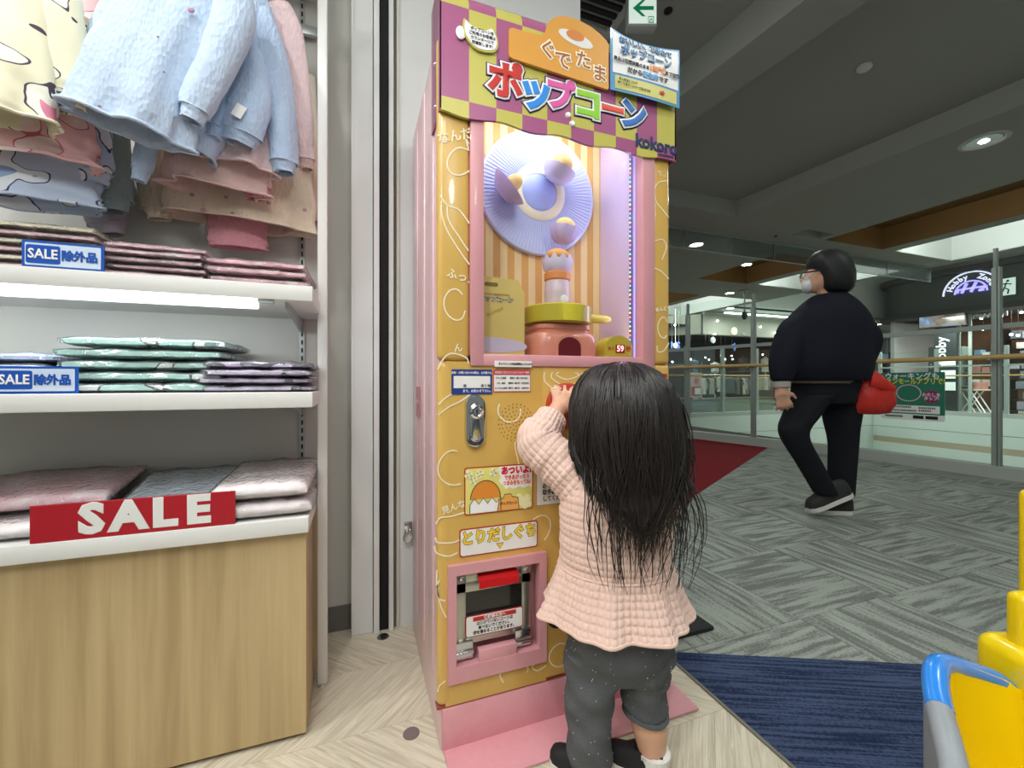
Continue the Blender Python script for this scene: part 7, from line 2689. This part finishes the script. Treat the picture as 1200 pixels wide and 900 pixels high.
# curled tips lying over the back of the jacket
for k in range(110):
    a = rnd.uniform(PI * 1.12, PI * 1.92)
    zs_ = rnd.uniform(0.665, 0.73)
    p0 = surf(a, zs_, 0.96)
    zend = rnd.uniform(0.455, 0.575)
    cx_ = rnd.uniform(-0.05, 0.06)
    q1 = rnd.uniform(0, 6.28)
    pts = []
    for i in range(19):
        s = i / 18
        x = p0.x * (1 - 0.25 * s) + cx_ * math.sin(s * PI * 0.75) + 0.005 * s * math.sin(9 * s + q1)
        yb_ = -0.118 + 0.9 * (x + 0.01) ** 2
        k_ = min(1.0, s / 0.35)
        pts.append(Vector((x, p0.y * (1 - k_) + yb_ * k_, zs_ + (zend - zs_) * s ** 0.92)))
    g.tube(pts, [0.0016 * (1 - 0.7 * i / 18) for i in range(19)], 4)
st_ = obj('hair_strands', g, m_hair, hair, local=True, angle=180)
st_['kind'] = 'stuff'

# ------------------------------------------------------------------ the walking adult
AD = 2.73


def A(u, v, d=AD):
    return Vector(((u - 600) / F_PX * d - 2.06, d - AD, CAM_H + (HOR - v) / F_PX * d))


org = Vector((AD * math.sin(YAW) + 2.06 * math.cos(YAW), AD * math.cos(YAW) - 2.06 * math.sin(YAW), 0))
ad = thing('person', 'adult in a black jacket and dark trousers walking past with a white face mask', 'person', org, -YAW)
F3 = Vector((-0.86, 0.50, 0)).normalized()      # heading: to the left and away
S3 = Vector((-F3.y, F3.x, 0))                   # their left
hc = A(966, 322) + Vector((0, 0.0, 0.0))
hipL, hipR = A(955, 462, AD - 0.06), A(985, 462, AD + 0.06)
g = G()
g.ball(hc, (0.085, 0.09, 0.115), 22, 16)
face = hc + F3 * 0.055 + Vector((0, 0, -0.03))
g.ball(face, (0.06, 0.06, 0.085), 18, 12)
g.ball(hc + F3 * 0.122 + Vector((0, 0, -0.02)), (0.014, 0.014, 0.02), 10, 8)
g.ball(hc - S3 * 0.082 * -1 + Vector((0, 0, -0.015)), (0.02, 0.02, 0.03), 10, 8)
g.tube([hc + Vector((0, 0, -0.05)), A(970, 345), A(972, 362)], [0.055, 0.055, 0.07], 14)
g.tube([A(973, 350), A(972, 375), A(970, 405), A(968, 440), A(968, 462)], [0.05, 0.11, 0.12, 0.12, 0.11], 20)
knF, anF = A(930, 508, AD - 0.08), A(966, 577, AD - 0.04)
knB, anB = A(988, 515, AD + 0.06), A(986, 582, AD + 0.06)
g.tube([hipL, knF, anF], [0.055, 0.05, 0.036], 14)
g.tube([hipR, knB, anB], [0.055, 0.05, 0.036], 14)
shL, shR = A(934, 384, AD - 0.06), A(1004, 384, AD + 0.03)
elL, wrL = A(918, 420, AD - 0.07), A(915, 452, AD - 0.10)
elR, wrR = A(1013, 400, AD - 0.04), A(1005, 432, AD - 0.06)
g.tube([A(960, 378), shL, elL, wrL], [0.04, 0.04, 0.036, 0.03], 12)
g.tube([A(980, 378), shR, elR, wrR], [0.04, 0.04, 0.036, 0.03], 12)
hand(g, wrL, A(916, 464, AD - 0.11), Vector((0.25, -0.1, -1)), Vector((1, -0.3, 0)), Vector((-1, -0.3, 0)), 1.75, 0.5)
hand(g, wrR, A(1006, 440, AD - 0.07), Vector((0.1, 0, -1)), Vector((-1, -0.2, 0)), Vector((1, -0.2, 0)), 1.7, 0.9)
body_obj('body', remesh(g, 0.009, 5), m_skin, ad)
# trousers
m_tr = M('black_trousers', (26, 28, 33), 0.85, spec=0.2)
g = G()
for pth, rr_, sd in (([A(968, 440), A(966, 455), A(966, 472)], [(0.20, 0.155), (0.20, 0.155), (0.17, 0.14)], 1),
                     ([hipL + Vector((-0.01, 0, 0)), (hipL + knF) / 2 + Vector((-0.015, 0, 0)), knF, (knF + anF) / 2, anF + Vector((0.012, 0, -0.012))], [(0.115, 0.12), (0.105, 0.105), (0.085, 0.085), (0.078, 0.075), (0.068, 0.068)], 2),
                     ([hipR + Vector((0.015, 0, 0)), (hipR + knB) / 2, knB, (knB + anB) / 2, anB], [(0.115, 0.12), (0.108, 0.105), (0.090, 0.085), (0.082, 0.075), (0.072, 0.068)], 3)):
    q = wobble_tube(pth, rr_, seed=sd, amp=0.03, freq=1.4)
    g.add(q.v, q.f)
body_obj('trousers', remesh(g, 0.012, 3), m_tr, ad)
# jacket
m_jk = M('black_navy_jacket', (20, 23, 34), 0.85, spec=0.2, bump=(60, 0.15))
g = G()
q = wobble_tube([A(963, 446), A(964, 430), A(966, 400), A(969, 375), A(972, 356), A(973, 345)], [(0.262, 0.20), (0.285, 0.22), (0.275, 0.21), (0.242, 0.19), (0.165, 0.14), (0.09, 0.09)], seed=6, amp=0.02, freq=1.1)
g.add(q.v, q.f)
q = wobble_tube([A(948, 364), A(934, 382), elL + Vector((0.01, 0, 0)), wrL + Vector((0.005, 0, 0.025))], [(0.06, 0.08), (0.105, 0.11), (0.088, 0.088), (0.058, 0.058)], seed=7, amp=0.03, freq=1.3)
g.add(q.v, q.f)
q = wobble_tube([A(988, 364), A(1001, 380), elR, wrR], [(0.06, 0.08), (0.105, 0.11), (0.098, 0.095), (0.070, 0.070)], seed=8, amp=0.03, freq=1.3)
g.add(q.v, q.f)
g.tube([A(972, 352), A(971, 344)], [0.105, 0.092], 18)
jko = body_obj('jacket', remesh(g, 0.012, 9), m_jk, ad)
obj('shirt_hem', wobble_tube([A(962, 449), A(963, 441)], [(0.212, 0.165), (0.222, 0.17)], seed=4, amp=0.01), M('grey_brown_shirt', (120, 108, 96), 0.85), ad, local=True)
obj('cuff', G().tube([wrL + Vector((0.004, 0, 0.022)), wrL + Vector((0.003, -0.004, -0.012))], [0.052, 0.048], 16), M('pale_cuff', (170, 166, 158), 0.8), ad, local=True)
# hair
rings = []
for z, r_, sh in ((0.152, 0.02, 0.0), (0.142, 0.075, 0.0), (0.108, 0.122, 0.0), (0.055, 0.140, 0.005), (0.0, 0.140, 0.018), (-0.055, 0.130, 0.030), (-0.10, 0.116, 0.038), (-0.128, 0.085, 0.045)):
    ring = []
    for k in range(40):
        a = 2 * PI * k / 40
        rr_ = r_ * (1 + 0.03 * math.sin(9 * a + z * 30))
        fwd = math.cos(a) * rr_
        if fwd > 0:
            fwd *= (0.74 if z > 0.04 else 0.44)
        ring.append(hc + F3 * (fwd - sh) + S3 * math.sin(a) * rr_ * 0.95 + Vector((0, 0, z + 0.005)))
    rings.append(ring)
m_ah = M('black_short_hair', (14, 14, 16), 0.6)
obj('hair', G().loft(rings), m_ah, ad, local=True, angle=180)
# mask and glasses
mk = hc + F3 * 0.112 + Vector((0, 0, -0.055))
mt3 = Matrix((F3, S3, Vector((0, 0, 1)))).transposed()
mo = obj('face_mask', G().ball(mk - F3 * 0.022 + Vector((0, 0, -0.004)), (0.036, 0.062, 0.055), 20, 14, mat=mt3), M('mask_white', (222, 224, 226), 0.8), ad, local=True)
obj('ear_loop', G().tube([mk + S3 * 0.06 + Vector((0, 0, 0.03)), hc + S3 * 0.088 + F3 * 0.03 + Vector((0, 0, 0.02)), hc + S3 * 0.088 + Vector((0, 0, 0.0))], 0.004, 6), M('mask_white', (222, 224, 226), 0.8), mo, local=True)
go = hc + F3 * 0.125 + Vector((0, 0, 0.012))
gl = obj('glasses', G().tube([go - S3 * 0.07, go - S3 * 0.02, go + S3 * 0.02, go + S3 * 0.07, hc + S3 * 0.095 + F3 * 0.02 + Vector((0, 0, 0.012))], 0.005, 8), M('glasses_dark', (40, 30, 44), 0.3), ad, local=True)
for sg in (-1, 1):
    obj('lens', G().ball(go + S3 * sg * 0.036 + Vector((0, 0, -0.012)), (0.004, 0.026, 0.018), 16, 10, mat=mt3), m_glass, gl, local=True)
# shoes
m_run_s = M('charcoal_trainer', (40, 40, 40), 0.7)
shoe((anB.x + 0.055, anB.y, 0.0), math.radians(172), 0.27, ad, 'b', (m_run_s, m_sole), 0.085, laces=False, wd=0.9)
so = shoe((anF.x + 0.165, anF.y + 0.0, 0.145), math.radians(176), 0.27, ad, 'f', (m_run_s, m_sole), 0.085, pitch=math.radians(24), laces=False, wd=0.9)
# red bag in the far hand
bc = A(1022, 458, AD - 0.03)
g = G()
rings = []
for z, rx, ry, dx in ((-0.150, 0.05, 0.03, -0.01), (-0.140, 0.105, 0.065, -0.005), (-0.08, 0.130, 0.085, 0.0), (-0.01, 0.126, 0.085, 0.0), (0.05, 0.108, 0.07, -0.010), (0.10, 0.08, 0.05, -0.025), (0.14, 0.045, 0.03, -0.045)):
    ring = []
    for k in range(36):
        a = 2 * PI * k / 36
        f = 1 + 0.05 * math.sin(5 * a + 12 * z) + 0.03 * math.sin(9 * a - 25 * z)
        ring.append(bc + Vector((dx + math.cos(a) * rx * f, math.sin(a) * ry * f, z)))
    rings.append(ring)
wp = Matrix.Translation(org) @ Matrix.Rotation(-YAW, 4, 'Z')
t = thing('shoulder_bag', 'bright red soft bag carried at the side of the walking adult', 'bag', wp @ (bc + Vector((0, 0, -0.15))), -YAW)


def to_bag(p):
    return Vector(p) - (bc + Vector((0, 0, -0.15)))


obj('body', G().loft([[to_bag(p) for p in r_] for r_ in rings]), M('bag_red_nylon', (206, 44, 34), 0.5, bump=(30, 0.3)), t, local=True, angle=180)
obj('flap', G().tube([to_bag(bc + Vector((-0.07, -0.07, 0.06))), to_bag(bc + Vector((0.0, -0.085, 0.045))), to_bag(bc + Vector((0.08, -0.07, 0.01)))], [(0.012, 0.03), (0.012, 0.035), (0.01, 0.02)], 10), M('bag_red_nylon', (206, 44, 34), 0.5, bump=(30, 0.3)), t, local=True)
obj('strap', G().tube([to_bag(bc + Vector((-0.03, 0, 0.12))), to_bag(A(1008, 425)), to_bag(A(1004, 405, AD - 0.05))], [(0.035, 0.02), (0.03, 0.015), (0.02, 0.012)], 10), M('bag_maroon', (110, 24, 44), 0.6), t, local=True)

# ================================================================== yellow and blue ride-on cart at the right
def K(u, v, d):
    r_ = (u - 600) / F_PX * d
    return Vector((r_ - 0.80, d - 0.66, CAM_H + (HOR - v) / F_PX * d))


org = Vector((0.66 * math.sin(YAW) + 0.80 * math.cos(YAW), 0.66 * math.cos(YAW) - 0.80 * math.sin(YAW), 0.004))
cart = thing('ride_on_cart', 'yellow plastic ride-on shopping cart with blue rim and grey side', 'cart', org, -YAW)
m_cy = M('cart_yellow', (246, 214, 10), 0.28, coat=0.3)
m_cb = M('cart_blue', (44, 140, 236), 0.25, coat=0.3)
m_cg = M('cart_grey', (150, 156, 162), 0.4, noise=(90, 0.05))
# rim path, from the far right round the corner and down along the near side (right, away, up)
rim = [K(1260, 812, 0.745), K(1200, 803, 0.75), K(1152, 789, 0.745), K(1120, 779, 0.735), K(1097, 774, 0.72), K(1088, 782, 0.695), K(1088, 805, 0.66), K(1093, 830, 0.625), K(1103, 868, 0.575), K(1112, 905, 0.54), K(1120, 950, 0.50)]
rim = [Vector((0.30, -0.21, 0.385)), Vector((0.40, -0.16, 0.39)), Vector((0.44, -0.06, 0.392)), Vector((0.42, 0.03, 0.393)), Vector((0.34, 0.075, 0.395))] + rim[1:] + [Vector((-0.20, -0.21, 0.372)), Vector((0.05, -0.23, 0.378))]
rim = smooth_curve(rim, 6, True)
rim.append(rim[0])
n_r = len(rim)
cin = Vector((0.12, -0.06, 0))                   # towards the tub's middle
inn, outr, low, flo = [], [], [], []
for p in rim:
    to_c = (Vector((cin.x, cin.y, 0)) - Vector((p.x, p.y, 0))).normalized()
    inn.append(p + to_c * 0.026)
    outr.append(p - to_c * 0.006)
    low.append(p + to_c * 0.075 + Vector((0, 0, -(p.z - 0.14))))
    flo.append(Vector((p.x - to_c.x * 0.004, p.y - to_c.y * 0.004, 0.05)))
split = 11 * 6
g = G()
g.tube([(a + b2) / 2 + Vector((0, 0, -0.006)) for a, b2 in zip(inn, outr)][:split + 1], [(0.017, 0.015)] * (split + 1), 12)
obj('rim', g, m_cb, cart, local=True)
g = G()
g.tube([(a + b2) / 2 + Vector((0, 0, -0.006)) for a, b2 in zip(inn, outr)][split:], [(0.016, 0.014)] * (n_r - split), 12)
obj('side_rim', g, m_cg, cart, local=True)
g = G()
for i in range(n_r - 1):
    g.add([inn[i], inn[i + 1], low[i + 1], low[i]], [(0, 1, 2, 3)])
mid = Vector((cin.x, cin.y, 0.14))
for i in range(n_r - 1):
    g.add([low[i], low[i + 1], mid], [(0, 1, 2)])
obj('tub', g, m_cy, cart, local=True, angle=50)
band = int(n_r * 0.62)
for nm, rng, top, bot, mt_ in (('side_panel', range(0, n_r - 1), 0.012, None, m_cg),):
    g = G()
    for i in rng:
        pa_, pb_ = outr[i], outr[i + 1]
        k = 0.010 if mt_ is m_cb else 0.0
        ta, tb_ = pa_ + Vector((-k, 0, -top)), pb_ + Vector((-k, 0, -top))
        if bot is None:
            qa, qb = flo[i], flo[i + 1]
        else:
            qa, qb = pa_ + Vector((-k, 0, -bot)), pb_ + Vector((-k, 0, -bot))
        th = Vector((0.008, 0, 0))
        g.add([ta, tb_, qb, qa, ta + th, tb_ + th, qb + th, qa + th], [(0, 1, 2, 3), (4, 7, 6, 5), (0, 4, 5, 1), (3, 2, 6, 7)])
    obj(nm, g, mt_, cart, local=True, angle=60)
# yellow head block with its upright handle board, standing on the far rim
hb = K(1228, 800, 0.735)
g = G().box(hb.x - 0.062, hb.x + 0.20, hb.y - 0.045, hb.y + 0.07, hb.z - 0.035, hb.z + 0.055, 0.026, seg=5)
obj('head_block', g, m_cy, cart, local=True)
g = G().box(hb.x - 0.040, hb.x + 0.012, hb.y + 0.0, hb.y + 0.035, hb.z + 0.035, hb.z + 0.145, 0.014, seg=4)
obj('handle_board', g, m_cy, cart, local=True)
g = G().box(hb.x + 0.024, hb.x + 0.11, hb.y + 0.036, hb.y + 0.07, hb.z + 0.0, hb.z + 0.32, 0.014, seg=4)
obj('canopy_post', g, m_cy, cart, local=True)
for wx, wy in ((0.02, 0.04), (0.02, -0.16), (0.42, 0.04), (0.42, -0.16)):
    obj('wheel', G().lathe([(0.0, -0.014), (0.042, -0.014), (0.047, -0.008), (0.047, 0.008), (0.042, 0.014), (0.0, 0.014)], (wx, wy, 0.048), 24, 'X'), m_black, cart, local=True)
obj('chassis', G().box(0.0, 0.46, -0.18, 0.06, 0.05, 0.13, 0.02), m_cg, cart, local=True)
